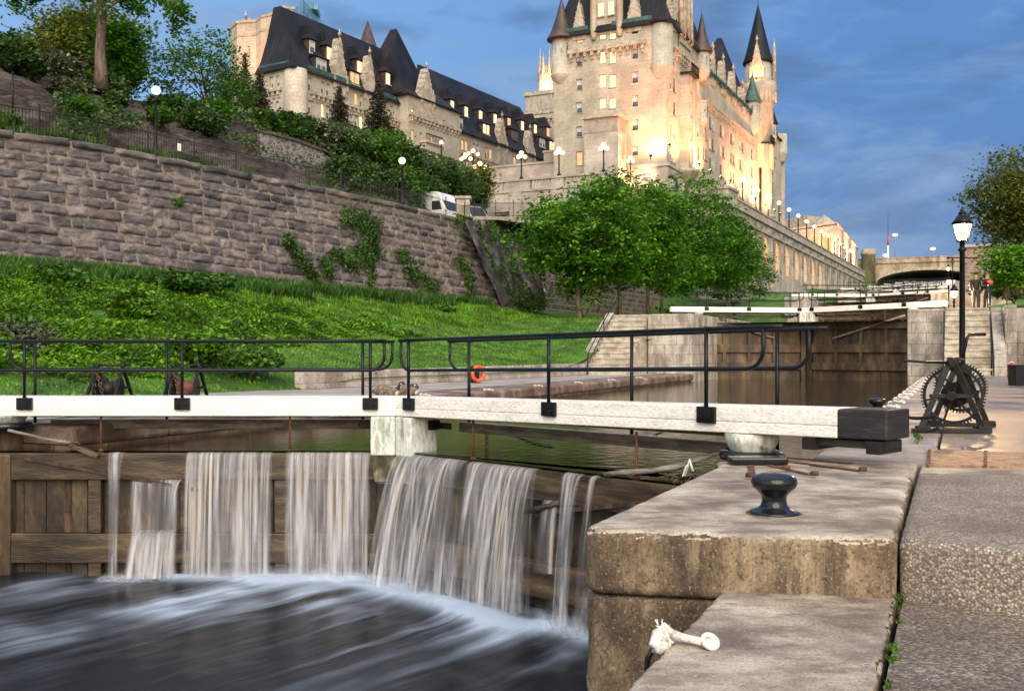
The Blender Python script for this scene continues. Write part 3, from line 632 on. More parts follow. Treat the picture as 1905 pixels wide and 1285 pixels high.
# ================================================================== FALLING WATER
def curtain_mat(name, tint, dens, freq):
    N = NT(name); tc = N.n('ShaderNodeTexCoord')
    mp = N.n('ShaderNodeMapping', {'Vector': tc.outputs['UV'], 'Scale': (freq, .35, 1)})
    n1 = N.n('ShaderNodeTexNoise', {'Vector': mp.outputs[0], 'Scale': 1.0, 'Detail': 3, 'Roughness': .5})
    mp2 = N.n('ShaderNodeMapping', {'Vector': tc.outputs['UV'], 'Scale': (freq * .22, .5, 1), 'Location': (3, 1, 0)})
    n2 = N.n('ShaderNodeTexNoise', {'Vector': mp2.outputs[0], 'Scale': 1.0, 'Detail': 3})
    f1 = N.n('ShaderNodeMapRange', {'Value': n1.outputs[0], 'From Min': .44, 'From Max': .68})
    f2 = N.n('ShaderNodeMapRange', {'Value': n2.outputs[0], 'From Min': .42, 'From Max': .62, 'To Min': .08, 'To Max': 1.0})
    m = N.n('ShaderNodeMath', {0: f1.outputs[0], 1: f2.outputs[0]}, operation='MULTIPLY')
    m = N.n('ShaderNodeMath', {0: m.outputs[0], 1: dens}, operation='MULTIPLY', use_clamp=True)
    m = N.n('ShaderNodeMath', {0: m.outputs[0], 1: .06}, operation='ADD', use_clamp=True)
    ea = N.n('ShaderNodeAttribute'); ea.attribute_name = 'side'; m = N.n('ShaderNodeMath', {0: m.outputs[0], 1: ea.outputs['Fac']}, operation='MULTIPLY', use_clamp=True)
    col = ramp(N, n2.outputs[0], [(.3, tint), (.5, (.82, .84, .92)), (.7, (.70, .64, .55))])
    b = N.n('ShaderNodeBsdfPrincipled', {'Base Color': col, 'Roughness': .3, 'Specular IOR Level': .6})
    tl = N.n('ShaderNodeBsdfTranslucent', {'Color': col}); mm = N.n('ShaderNodeMixShader', {0: .35, 1: b.outputs[0], 2: tl.outputs[0]})
    tr = N.n('ShaderNodeBsdfTransparent')
    mx = N.n('ShaderNodeMixShader', {0: m.outputs[0], 1: tr.outputs[0], 2: mm.outputs[0]}); N.l(mx.outputs[0], N.out.inputs[0]); return N.m
M['curtain'] = curtain_mat('falling_water', (.50, .51, .58), 1.0, 15)
M['curtain_tan'] = curtain_mat('falling_brown_water', (.48, .43, .38), .9, 18)
M['jet'] = curtain_mat('white_water_strand', (.62, .64, .74), 1.1, 10)
ZW = -2.14
def curtain(p0, p1, n, throw, z0, label, mat='curtain', z1=ZW, narrow=1.0, layers=2, seed=0, drift=0):
    rn = random.Random(seed); p0 = Vector((p0[0], p0[1], 0)); p1 = Vector((p1[0], p1[1], 0)); n = Vector((n[0], n[1], 0)).normalized(); e = p1 - p0; Lg = e.length; e.normalize()
    me_v, me_f, me_uv, sd_v = [], [], [], []
    ns, ntv = max(4, int(Lg / .02)), 18
    for ly in range(layers):
        base = len(me_v)
        for i in range(ns + 1):
            s = i / ns
            th = throw * (1 + .25 * noise.noise(Vector((s * Lg * 3.1, ly * 9 + seed, 0))) + .18 * noise.noise(Vector((s * Lg * 14, ly * 5, seed)))) * (1 - .35 * ly)
            lip = z0 + .012
            for j in range(ntv + 1):
                t = j / ntv; c = .5 + (s - .5) * (1 - (1 - narrow) * math.sqrt(t))
                drop = (lip - z1) * t * t
                jit = .012 * noise.noise(Vector((s * Lg * 25, t * 2, ly * 3 + seed)))
                p = p0 + e * (c * Lg + drift * t) + n * (-.10 + .10 * min(1, t * 8) + th * t + jit)
                me_v.append((p.x, p.y, lip - drop - .002 * ly)); me_uv.append((s * Lg + ly * 5.3 + seed * 1.7, drop + t * .3)); sd_v.append(max(0, min(1, min(s, 1 - s) * Lg / .05 - .25 * (1 + noise.noise(Vector((t * 4, seed, s > .5)))) )))
        for i in range(ns):
            for j in range(ntv):
                a = base + i * (ntv + 1) + j; me_f.append((a, a + ntv + 1, a + ntv + 2, a + 1))
    me = bpy.data.meshes.new('water_curtain'); me.from_pydata(me_v, [], me_f); me.materials.append(M[mat])
    uvl = me.uv_layers.new(name='uv'); vi = np.empty(len(me.loops), 'i'); me.loops.foreach_get('vertex_index', vi)
    uvl.data.foreach_set('uv', np.array(me_uv, 'f')[vi].ravel()); me.polygons.foreach_set('use_smooth', [True] * len(me.polygons))
    a_ = me.attributes.new('side', 'FLOAT', 'POINT'); a_.data.foreach_set('value', np.array(sd_v, 'f'))
    o = bpy.data.objects.new('water_curtain', me); COL.objects.link(o)
    return tag(o, label, 'waterfall', 'falls spilling over the near gates')
def XL(px): return ((px - CX) / F * 14.1, 14.1)
rH, rE, rN = Vector((2.34, 10.07, 0)), Vector((-.706, .708, 0)), Vector((-.708, -.706, 0))
def XR(px):
    k = (px - CX) / F; t = (14.1 * k + 1.68) / (.706 + .708 * k); return (-1.68 + .706 * t, 14.1 - .708 * t)
nL = (0, -1)
curtain(XL(196), XL(236), nL, .16, -.385, 'narrow single fall on the far left, tapering as it drops', 'jet', narrow=.45, layers=2, seed=1)
curtain(XL(242), XL(334), nL, .14, -.775, 'short fall starting below the top timber, beside the narrow one', 'curtain', seed=2, layers=2)
curtain(XL(345), XL(508), nL, .18, -.385, 'tan streaked fall left of the middle stile on the left leaf', 'curtain_tan', seed=3, layers=3)
curtain(XL(531), XL(690), nL, .20, -.385, 'wide pale fall next to the white mitre post, on the left leaf', 'curtain', seed=4, layers=3)
curtain(XL(322), XL(343), nL, .34, -.775, 'bright thin jet curving out at the end of the short fall', 'jet', narrow=.5, seed=5, layers=2, drift=-.12)
curtain(XR(744), XR(868), rN, .62, -.385, 'big grey fall right of the mitre post, thrown furthest out', 'curtain', seed=6, layers=3)
curtain(XR(873), XR(1003), rN, .48, -.385, 'broad brownish fall in the middle of the right leaf', 'curtain_tan', seed=7, layers=3)
curtain(XR(1010), XR(1042), rN, .20, -.75, 'short white fall low on the right leaf, behind the broken timber', 'jet', z1=-1.6, seed=8, layers=2)
curtain(XR(1046), XR(1087), rN, .30, -.385, 'slim fall near the quay nose, widest of the last pair', 'jet', narrow=.6, seed=9, layers=2)
curtain(XR(1096), XR(1118), rN, .36, -.385, 'thinnest fall, nearest the concrete quay nose', 'jet', narrow=.45, seed=10, layers=2)
# ---------------- lower chamber water with foam
N = NT('foaming_water'); tc = N.n('ShaderNodeTexCoord'); at = N.n('ShaderNodeAttribute'); at.attribute_name = 'foam'
mp0 = N.n('ShaderNodeMapping', {'Vector': tc.outputs['Object'], 'Rotation': (0, 0, R(-52))}); mp = N.n('ShaderNodeMapping', {'Vector': mp0.outputs[0], 'Scale': (.20, 1.5, 1)})
def fl(sc_, lo, hi, det=5, loc=(0, 0, 0)):
    m2 = N.n('ShaderNodeMapping', {'Vector': mp.outputs[0], 'Location': loc}); n = N.n('ShaderNodeTexNoise', {'Vector': m2.outputs[0], 'Scale': sc_, 'Detail': det, 'Roughness': .55, 'Distortion': .25})
    return N.n('ShaderNodeMapRange', {'Value': n.outputs[0], 'From Min': lo, 'From Max': hi}).outputs[0]
s1 = fl(.75, .46, .72, 3); s2 = fl(2.6, .38, .72, 6, (4, 2, 0))
mul = N.n('ShaderNodeMath', {0: s1, 1: s2}, operation='MULTIPLY')
sm_ = N.n('ShaderNodeMath', {0: s1, 1: .55}, operation='MULTIPLY'); a1 = N.n('ShaderNodeMath', {0: sm_.outputs[0], 1: mul.outputs[0]}, operation='ADD')
at2 = N.n('ShaderNodeAttribute'); at2.attribute_name = 'reach'
a2 = N.n('ShaderNodeMath', {0: a1.outputs[0], 1: at2.outputs['Fac']}, operation='MULTIPLY')
a3 = N.n('ShaderNodeMath', {0: a2.outputs[0], 1: at.outputs['Fac']}, operation='ADD', use_clamp=True); a3 = N.n('ShaderNodeMath', {0: a3.outputs[0], 1: .02}, operation='ADD', use_clamp=True)
pw = N.n('ShaderNodeMath', {0: a3.outputs[0], 1: 1.25}, operation='POWER', use_clamp=True)
nb = N.n('ShaderNodeTexNoise', {'Vector': mp.outputs[0], 'Scale': 3.2, 'Detail': 6})
bm_ = N.n('ShaderNodeBump', {'Height': nb.outputs[0], 'Strength': .35, 'Distance': .05})
deep = N.n('ShaderNodeBsdfPrincipled', {'Base Color': (.006, .009, .014, 1), 'Roughness': .28, 'IOR': 1.33, 'Specular IOR Level': .28, 'Normal': bm_.outputs[0]})
foam = N.n('ShaderNodeBsdfPrincipled', {'Base Color': (.36, .45, .60, 1), 'Roughness': .7, 'Normal': bm_.outputs[0]})
mx = N.n('ShaderNodeMixShader', {0: pw.outputs[0], 1: deep.outputs[0], 2: foam.outputs[0]}); N.l(mx.outputs[0], N.out.inputs[0]); M['foam'] = N.m
nx, ny = 190, 170
xs = np.linspace(-13, 4.5, nx); ys = np.linspace(-2, 14.6, ny)
X, Y = np.meshgrid(xs, ys, indexing='ij'); Z = np.full_like(X, -2.15)
def segd(X, Y, a, b_):
    a = np.array(a[:2]); b_ = np.array(b_[:2]); d = b_ - a; t = np.clip(((X - a[0]) * d[0] + (Y - a[1]) * d[1]) / (d @ d), 0, 1)
    return np.hypot(X - a[0] - t * d[0], Y - a[1] - t * d[1])
off = lambda p, n, k: (p[0] + n[0] * k, p[1] + n[1] * k)
foamv = np.zeros_like(X); reach = np.zeros_like(X)
for a, c, n, k, wd, amp in ((XL(345), XL(690), (0, -1), .22, .22, .85), (XL(200), XL(345), (0, -1), .18, .13, .38), (XR(745), XR(1003), (-.708, -.706), .62, .26, 1.1), (XR(1046), XR(1125), (-.708, -.706), .36, .24, .9), (XL(690), XR(760), (-.4, -.9), .35, .3, .9)):
    d = segd(X, Y, off(a, n, k), off(c, n, k)); foamv += amp * np.exp(-(d / wd) ** 2); reach += amp * np.exp(-(d / 2.2)) * .62
bump_n = np.array([[noise.noise(Vector((x * .9 + y * .7, (x - y) * .35, 0))) + .5 * noise.noise(Vector((x * 2.6, y * 2.6, 3))) for y in ys] for x in xs])
Z += .03 * bump_n + .05 * np.clip(foamv, 0, 1) * (1 + bump_n)
foamv = np.clip(foamv * (1 + .5 * bump_n), 0, 1); reach = np.clip(reach, 0, 1.1) * np.clip(1 + 1.1 * bump_n, .3, 1.7)
v = np.stack([X, Y, Z], -1).reshape(-1, 3); idx = np.arange(nx * ny).reshape(nx, ny)
f = np.stack([idx[:-1, :-1], idx[1:, :-1], idx[1:, 1:], idx[:-1, 1:]], -1).reshape(-1, 4)
me = bpy.data.meshes.new('river_water'); me.from_pydata(v.tolist(), [], f.tolist()); me.materials.append(M['foam'])
for nm, arr in (('foam', foamv), ('reach', reach)):
    a_ = me.attributes.new(nm, 'FLOAT', 'POINT'); a_.data.foreach_set('value', arr.ravel().astype('f'))
me.polygons.foreach_set('use_smooth', [True] * len(me.polygons))
o = bpy.data.objects.new('river_water', me); COL.objects.link(o); o['kind'] = 'structure'
# soft spray where the falls strike the pool
N = NT('spray'); tc = N.n('ShaderNodeTexCoord'); sx = N.n('ShaderNodeSeparateXYZ', {0: tc.outputs['UV']}); n1 = N.n('ShaderNodeTexNoise', {'Vector': tc.outputs['UV'], 'Scale': 3.0, 'Detail': 3})
iv_ = N.n('ShaderNodeMath', {0: 1.0, 1: sx.outputs[1]}, operation='SUBTRACT'); pw_ = N.n('ShaderNodeMath', {0: iv_.outputs[0], 1: 2.2}, operation='POWER'); nm_ = N.n('ShaderNodeMapRange', {'Value': n1.outputs[0], 'From Min': .3, 'From Max': .65, 'To Min': .05, 'To Max': .55})
al = N.n('ShaderNodeMath', {0: pw_.outputs[0], 1: nm_.outputs[0]}, operation='MULTIPLY', use_clamp=True)
df = N.n('ShaderNodeBsdfDiffuse', {'Color': (.72, .78, .88, 1)}); tr = N.n('ShaderNodeBsdfTransparent'); mx = N.n('ShaderNodeMixShader', {0: al.outputs[0], 1: tr.outputs[0], 2: df.outputs[0]}); N.l(mx.outputs[0], N.out.inputs[0]); M['spray'] = N.m
def spray_band(p0, p1, n, k, h, label, seed, z=-2.15):
    rn = random.Random(seed); p0 = Vector((p0[0], p0[1], 0)); p1 = Vector((p1[0], p1[1], 0)); n = Vector((n[0], n[1], 0)).normalized(); v_, f_, uv_ = [], [], []; m = 40
    for ly in range(4):
        base = len(v_)
        for i in range(m + 1):
            f = i / m; en = min(1, f * 6, (1 - f) * 6) ** .5; hh = h * en * (.6 + .9 * abs(noise.noise(Vector((f * 5 + seed, ly * 3, 1))))) * (1 - .12 * ly)
            p = p0.lerp(p1, f) + n * (k + ly * .09 + .06 * noise.noise(Vector((f * 7, ly, seed))))
            for j in range(5): t = j / 4; v_.append((p.x + n.x * .10 * t * t, p.y + n.y * .10 * t * t, z + hh * t)); uv_.append((f * 5 + ly * 3.3 + seed, t))
        for i in range(m):
            for j in range(4): a = base + i * 5 + j; f_.append((a, a + 5, a + 6, a + 1))
    me = bpy.data.meshes.new('spray'); me.from_pydata(v_, [], f_); me.materials.append(M['spray']); uvl = me.uv_layers.new(name='uv'); vi = np.empty(len(me.loops), 'i'); me.loops.foreach_get('vertex_index', vi); uvl.data.foreach_set('uv', np.array(uv_, 'f')[vi].ravel()); me.polygons.foreach_set('use_smooth', [True] * len(me.polygons))
    o = bpy.data.objects.new('spray', me); COL.objects.link(o); tag(o, label, 'spray', kind='stuff')
spray_band(XL(190), XL(345), (0, -1), .12, .22, 'faint mist at the foot of the small left falls', 1)
spray_band(XL(340), XL(715), (0, -1), .14, .34, 'white mist along the foot of the broad left leaf falls', 2)
spray_band(XR(738), XR(1010), (-.708, -.706), .44, .36, 'white mist along the foot of the right leaf falls', 3)
spray_band(XR(1035), XR(1130), (-.708, -.706), .26, .42, 'mist by the quay nose under the thin falls', 4)
curtain(XL(252), XL(326), (0, -1), .34, -1.52, 'low white splash bouncing off the cross timber, left', 'curtain', z1=-2.12, seed=21, layers=2, narrow=1.25)
curtain((rH + rE * 1.9).xy, (rH + rE * 1.45).xy, rN, .55, -1.52, 'white splash arcing off the cross timber, right', 'jet', z1=-2.12, seed=22, layers=3)
# spray mounds where jets hit the cross rail
def spray(c, r, label):
    N_ = M['spray']; b = MB(); b.smooth = True
    b.sphere(c, 1, 24, 14, r); o = b.build('splash', N_); tag(o, label, 'splash'); return o
# driftwood and debris caught on the crests
t = thing('driftwood', G(165, 835, -.38), 'broken board and branch lodged on the left gate crest', 'driftwood')
b = MB(); b.tube([S(15, 800, 13.9), S(80, 815, 13.95), S(140, 826, 14.0)], [.022, .02, .03], 7); b.build('branch', M['grey_wood'], t)
b = MB(); b.bar(S(130, 826, 14.0), S(184, 849, 13.95), .10, .07); b.build('board', M['beam_wood'], t, .01)
b = MB(); b.tube([S(132, 822, 14.0), S(146, 824, 13.95), S(150, 832, 14)], .02, 6); b.build('rope_lashing', M['rust'], t)
t = thing('driftwood', G(1240, 880, -.37), 'driftwood branches and twigs piled on the right gate crest', 'driftwood')
def RC(px, dz, k=-.15):
    q = XR(px); return Vector((q[0], q[1], -.37 + dz)) + rN * k
b = MB()
b.tube([RC(1125, .02, 0), RC(1160, .07, -.05), RC(1205, .11, -.1), RC(1235, .16, -.2), RC(1325, .40, -.4)], [.03, .035, .03, .04, .012], 8); b.build('log', M['grey_wood'], t)
rn = random.Random(3); b = MB()
for i in range(46):
    p = RC(rn.uniform(1215, 1320), .03 + rn.random() * .06, rn.uniform(-.35, -.02)); d = Vector((rn.uniform(-1, 1), rn.uniform(-1, 1), rn.uniform(-.3, .5))) * .12
    b.tube([p - d, p + d * .2 + Vector((0, 0, .02)), p + d], .006, 5)
b.build('twigs', M['bark'], t)
b = MB(); b.tube([RC(1272, .16, -.05), RC(1278, .28, -.05), RC(1284, .16, -.05)], .015, 6); b.bar(RC(1270, .10, -.02), RC(1277, .22, -.02), .05, .015); b.build('paper_scrap', M['white_paint'], t)
t = thing('broken_timber', RC(1020, -.6, .15), 'dark broken timber slanting through the right fall', 'timber')
b = MB(); b.tube([RC(958, -.58, .06), RC(1000, -.50, .07), RC(1046, -.38, .05)], [.045, .04, .025], 8); b.build('trunk_piece', M['wet_wood'], t)
# chains hanging below the beams
def chain(pts, r=.012, pitch=.05, name='chain', label='', mat='iron', cat='chain'):
    b = MB(); pts = [Vector(p) for p in pts]; acc = 0; k = 0
    for a, c in zip(pts, pts[1:]):
        d = (c - a); n_ = max(1, int(d.length / pitch)); dn = d.normalized()
        s_ = dn.cross(UP); s_ = s_.normalized() if s_.length > .01 else Vector((1, 0, 0)); t_ = s_.cross(dn)
        for i in range(n_):
            c0 = a + d * ((i + .5) / n_); ax = s_ if k % 2 else t_; k += 1
            l_ = pitch * .72; wd = r * 1.9
            loop = [c0 + dn * (l_ * math.cos(q_)) + ax * (wd * math.sin(q_)) for q_ in [j * math.pi / 4 for j in range(9)]]
            b.tube(loop, r * .5, 4, cap=False)
    o = b.build(name, M[mat]); return tag(o, label, cat)
def sag(a, b_, s, n=10): a = Vector(a); b_ = Vector(b_); return [a.lerp(b_, i / n) - UP * s * 4 * (i / n) * (1 - i / n) for i in range(n + 1)]
chain(sag(S(925, 785, 14), S(1030, 832, 13.2), .08), label='rusty chain sagging below the right beam near the mitre post', r=.012)
chain(sag(S(1245, 790, 11.6), S(1188, 828, 12.4), .02), label='dark chain hanging under the right beam near the hinge post', r=.012)
chain(sag(S(905, 800, 14.3), S(906, 842, 14.3), 0), label='short rusty chain hanging straight down beside the sluice rod', r=.012, mat='rust')
# ================================================================== QUAY PROPS
def bollard(loc, s, label):
    b = MB()
    b.lathe((0, 0, 0), [(.165, 0), (.168, .012), (.15, .022), (.11, .035), (.088, .055), (.080, .09), (.085, .125), (.115, .155), (.143, .180), (.152, .208), (.146, .235), (.122, .256), (.075, .268), (.0, .272)], 40)
    o = b.build('mooring_bollard', M['gloss_black']); o.location = loc; o.scale = (s, s, s); return tag(o, label, 'bollard')
bollard(G(1440, 955, 0), 1, 'squat glossy black mushroom bollard on the worn concrete coping')
bollard(G(1633, 768, 0), 1.0, 'black bollard top peeking over the black end of the beam')
# pale ring scar round the near bollard
b = MB(); c = G(1440, 955, .0015); b.torus(c, .178, .006, n=40, m=6); o = b.build('mortar_ring', M['mortar']); tag(o, 'thin pale mortar ring around the foot of the near bollard', 'mortar ring')

# ---- near crab winch -------------------------------------------------------
FR = G(1716, 806, 0)
def gear(b, c, r, ax, teeth, rim=.035, tk=.05, spokes=6, ph=0):
    c = Vector(c); d, x, y = basis(ax)
    P = lambda rr, a, h: c + d * h + (x * math.cos(a) + y * math.sin(a)) * rr
    n = teeth * 2
    for i in range(n):     # rim
        a0, a1 = i * 2 * math.pi / n + ph, (i + 1) * 2 * math.pi / n + ph
        b.hexa([P(r - rim, a0, -tk / 2), P(r, a0, -tk / 2), P(r, a1, -tk / 2), P(r - rim, a1, -tk / 2)], [P(r - rim, a0, tk / 2), P(r, a0, tk / 2), P(r, a1, tk / 2), P(r - rim, a1, tk / 2)])
    for i in range(teeth):
        a0 = i * 2 * math.pi / teeth + ph; w0, w1 = .55 * math.pi / teeth, .3 * math.pi / teeth; h = r * .085
        b.hexa([P(r - .003, a0 - w0, -tk / 2 + .003), P(r - .003, a0 + w0, -tk / 2 + .003), P(r + h, a0 + w1, -tk / 2 + .003), P(r + h, a0 - w1, -tk / 2 + .003)], [P(r - .003, a0 - w0, tk / 2 - .003), P(r - .003, a0 + w0, tk / 2 - .003), P(r + h, a0 + w1, tk / 2 - .003), P(r + h, a0 - w1, tk / 2 - .003)])
    for i in range(spokes):
        a = i * 2 * math.pi / spokes + ph + .2
        b.bar(P(.03, a, 0), P(r - rim + .005, a, 0), tk * .55, .028, up=d)
        b.bar(P(.03, a, 0), P(r - rim + .005, a, 0), .016, .052, up=P(0, 0, 1) - P(0, 0, 0))
    b.lathe(c - d * tk * .9, [(.055, 0), (.06, .01), (.06, tk * 1.7), (.05, tk * 1.8)], 16, axis=d)
def make_winch(label, o, ex, ey, big=True):
    # o: front-left foot, ex: along the frame, ey: towards the rear frame
    ex = Vector(ex).normalized(); ey = Vector(ey).normalized(); t = thing('crab_winch', o + ex * .42, label, 'winch')
    P = lambda x, y, z: o + ex * x + ey * y + UP * z
    D = 1.25
    for nm, y, wd in (('front_frame', 0, .90), ('rear_frame', D, .86)):
        b = MB()
        b.bar(P(-.06, y, .03), P(wd + .06, y, .03), .10, .06)
        for x0, sg in ((.05, 1), (wd - .05, -1)):
            b.bar(P(x0, y, .06), P(wd / 2 + sg * -.03, y, .93), .075, .05, up=ey); b.bar(P(x0, y + .028, .06), P(wd / 2 + sg * -.03, y + .028, .93), .025, .075, up=ey)
            b.tube([P(x0 - .04, y - .03, .055), P(x0 - .04, y - .03, .10)], .028, 6); b.tube([P(x0 + .10 * sg, y, .055), P(x0 + .10 * sg, y, .11)], .022, 6)
            b.bar(P(x0 - .06, y, .075), P(x0 + .1, y, .075), .11, .03)
        b.bar(P(.17, y, .49), P(wd - .17, y, .49), .06, .05)
        b.tube([P(wd / 2, y - .06, .93), P(wd / 2, y + .06, .93)], .065, 14); b.tube([P(wd / 2, y - .075, .49), P(wd / 2, y + .06, .49)], .062, 14)
        b.build(nm, M['iron'], t, .004)
    b = MB(); gear(b, P(.45, .16, .49), .375, ey, 58); b.build('main_gear', M['iron'], t)
    b = MB(); gear(b, P(.45, D - .12, .56), .33, ey, 50, ph=.3); b.build('rear_gear', M['iron'], t)
    b = MB(); gear(b, P(.62, .16, .82), .075, ey, 12, rim=.04, spokes=0); b.build('pinion', M['iron'], t)
    b = MB(); b.tube([P(.45, -.08, .49), P(.45, D + .08, .49)], .028, 12); b.tube([P(.45, -.1, .93), P(.45, D + .1, .93)], .024, 12); b.build('axle', M['iron'], t)
    b = MB(); b.lathe(P(.45, .28, .49), [(.17, 0), (.17, .03), (.115, .035), (.115, .62), (.17, .625), (.17, .66)], 22, axis=ey); b.build('drum', M['rust' if not big else 'iron'], t)
    b = MB()
    for i in range(7): b.torus(P(.45, .36 + i * .05, .49), .135, .016, axis=ey, n=20, m=6)
    b.build('wound_chain', M['rust'], t)
    b = MB(); b.tube([P(.45, D + .1, .93), P(.52, D + .13, 1.28), P(.545, D + .14, 1.32), P(.62, D + .14, 1.325), P(.78, D + .14, 1.325)], .022, 8); b.build('crank_handle', M['black_paint'], t)
    b = MB(); b.tube([P(.45, -.04, .93), P(.1, -.05, .94), P(-.10, -.06, .955), P(-.16, -.06, .945)], .018, 8); b.build('crank_handle', M['black_paint'], t)
    b = MB(); b.tube([P(.40, 0, .985), P(.40, D, .985)], .016, 8); b.tube([P(.5, 0, .97), P(.5, D, .97)], .014, 8); b.bar(P(.5, .1, .9), P(.70, .12, .52), .05, .03); b.build('tie_rod', M['iron'], t)
    return t
ang = math.atan2(.60, .80)
wn_ = make_winch('large black iron crab winch with big toothed gears on the right quay', G(1706, 805, 0), (1, -.05, 0), (.50, .866, 0))
# left bank winches behind the gate rails
def small_winch(px0, px1, pyb, d, label, drum, flip):
    o = S(px0, pyb, d); o.z = 0; w_ = (px1 - px0) / F * d; t = thing('crab_winch', o + Vector((w_ / 2, 0, 0)), label, 'winch', 'two small winches on the left bank')
    P = lambda x, y, z: o + Vector((x * w_, y, z))
    for nm, x in (('left_frame', .06), ('right_frame', .80)):
        b = MB(); 
        for y, sx in ((-.38, -.10), (.38, .1)): b.bar(P(x + sx + (.04 if x > .5 else -.04), y, 0), P(x + .02, 0, .78), .06, .05)
        b.bar(P(x - .10, -.2, .33), P(x + .10, .2, .33), .05, .05); b.bar(P(x - .16, -.42, .03), P(x + .16, .42, .03), .08, .05)
        b.tube([P(x - .02, 0, .78), P(x + .07, 0, .78)], .06, 12)
        b.build(nm, M['black_paint'], t, .004)
    b = MB(); b.tube([P(-.02, 0, .80), P(.92, 0, .80)], .020, 8); b.build('top_shaft', M['iron'], t)
    b = MB(); b.lathe(P(.28, 0, .30), [(.25, 0), (.25, .03), (.17, .035), (.17, w_ * .42), (.25, w_ * .42 + .005), (.25, w_ * .42 + .035)], 22, axis=(1, 0, 0)); b.build('drum', M['rust'] if drum else M['iron'], t)
    b = MB(); gear(b, P(.10, 0, .30), .26, (1, 0, 0), 36); b.build('gear', M['iron'], t)
    b = MB()
    for i in range(9):
        a = i / 8; c = P(.20 + .20 * a, -.24, .66 - .52 * a); b.torus(c, .035, .012, axis=((i % 2), 1 - (i % 2), .3), n=10, m=5)
    b.build('drive_chain', M['rust'], t)
    b = MB(); b.tube([P(.88, 0, .8), P(1.02, -.02, .80), P(1.16, -.05, 1.06 if flip else .8), P(1.32 if flip else 1.1, -.05, 1.06 if flip else .8)], .018, 8); b.build('crank_handle', M['black_paint'], t)
    if flip: b = MB(); b.tube([P(0, 0, .8), P(-.16, -.04, .56), P(-.34, -.05, .54)], .018, 8); b.build('crank_handle', M['black_paint'], t)
    return t
small_winch(176, 240, 751, 20.5, 'small black winch with dark drum and raised crank, further left', False, True)
small_winch(318, 382, 751, 20.5, 'small black winch with rusty brown drum, behind the left gate railing', True, False)
# chain from the bollard to the winch
chain(sag(G(1655, 760, .06), G(1738, 775, .50), .07, 12), r=.009, pitch=.05, label='dark chain running from the quay edge up to the big winch')
chain(sag(G(1705, 800, .02), G(1745, 796, .3), .03, 8), r=.009, pitch=.05, label='short chain drooping in front of the big winch drum')
M['chipped_white'] = surf('chipped_white_paint', [(.3, (.50, .47, .43)), (.7, (.74, .72, .68))], 14, .65, .5, 60, bdist=.004, spots=[(26, (.16, .11, .08), .60, .9)])
# ---- white painted shackles with safety chain ------------------------------
def shackle(p, ex, s, label, detail=True):
    ex = Vector(ex).normalized(); ey = Vector((-ex.y, ex.x, 0)); t = thing('chain_shackle', p, label, 'shackle', 'white shackles along the lock edges')
    P = lambda x, y, z: p + (ex * x + ey * y + UP * z) * s
    b = MB(); b.tube([P(-.10, .02, .05), P(-.05, .012, .042), P(.03, .0, .036), P(.09, -.005, .03)], [.034 * s, .026 * s, .023 * s, .027 * s], 10); b.build('shank', M['chipped_white'], t)
    b = MB(); b.torus(P(.125, 0, .035), .045 * s, .017 * s, axis=(.2, -.5, .6), n=18, m=8); b.build('ring', M['chipped_white'], t)
    if detail:
        b = MB(); rn = random.Random(4)
        b.tube([P(-.10, .02, .05), P(-.15, .03, .075), P(-.19, .02, .045), P(-.2, -.03, .0), P(-.15, -.04, -.02)], [.03 * s, .045 * s, .04 * s, .042 * s, .03 * s], 8)
        for q_ in range(5): b.torus(P(-.12 - q_ * .016, .01, .045 - q_ * .008), .042 * s, .012 * s, axis=(.8, -.3 + q_ * .25, .4), n=14, m=6)
        b.tube([P(-.12, -.05, .02), P(-.16, -.05, -.03), P(-.2, -.01, -.04)], .03 * s, 8)
        for i in range(7): q_ = P(-.16 + rn.uniform(-.03, .03), .02, .08); b.tube([q_, q_ + Vector((rn.uniform(-.03, .03), rn.uniform(-.02, .02), rn.uniform(.01, .05)))], .003, 4)
        b.build('rope_knot', M['chipped_white'], t)
        b = MB(); b.tube([P(-.19, .0, .0), P(-.25, 0, -.10), P(-.27, 0, -.35), P(-.27, 0, -1.2)], .018 * s, 8); b.build('hanging_cord', M['gloss_black'], t)
        b = MB(); b.lathe(P(.125, -.0, .012), [(.03 * s, 0), (.03 * s, .03 * s), (.02 * s, .04 * s)], 6); b.build('bolt', M['chipped_white'], t)
    else:
        b = MB(); b.tube([P(-.13, 0, .03), P(-.2, 0, .03), P(-.24, 0, -.06), P(-.25, 0, -.35)], .022 * s, 6); b.build('rope_knot', M['chipped_white'], t)
    return t
shackle(G(1282, 1200, -.335), (.93, -.30, 0), .80, 'white painted shackle with frayed rope, lying on the near lower coping edge')
for i in range(13):
    u = 10.4 + i * 2.0
    shackle(U(u, 11.60, 0), BX, .85, f'white shackle on the right lock edge, number {i + 1} counted away from the black bollard', False)
for i in range(6):
    shackle(U(11.5 + i * 3.6, .7, -.01), -BX, .75, f'white shackle on the left lock edge, number {i + 1} counted towards the stairs', False)
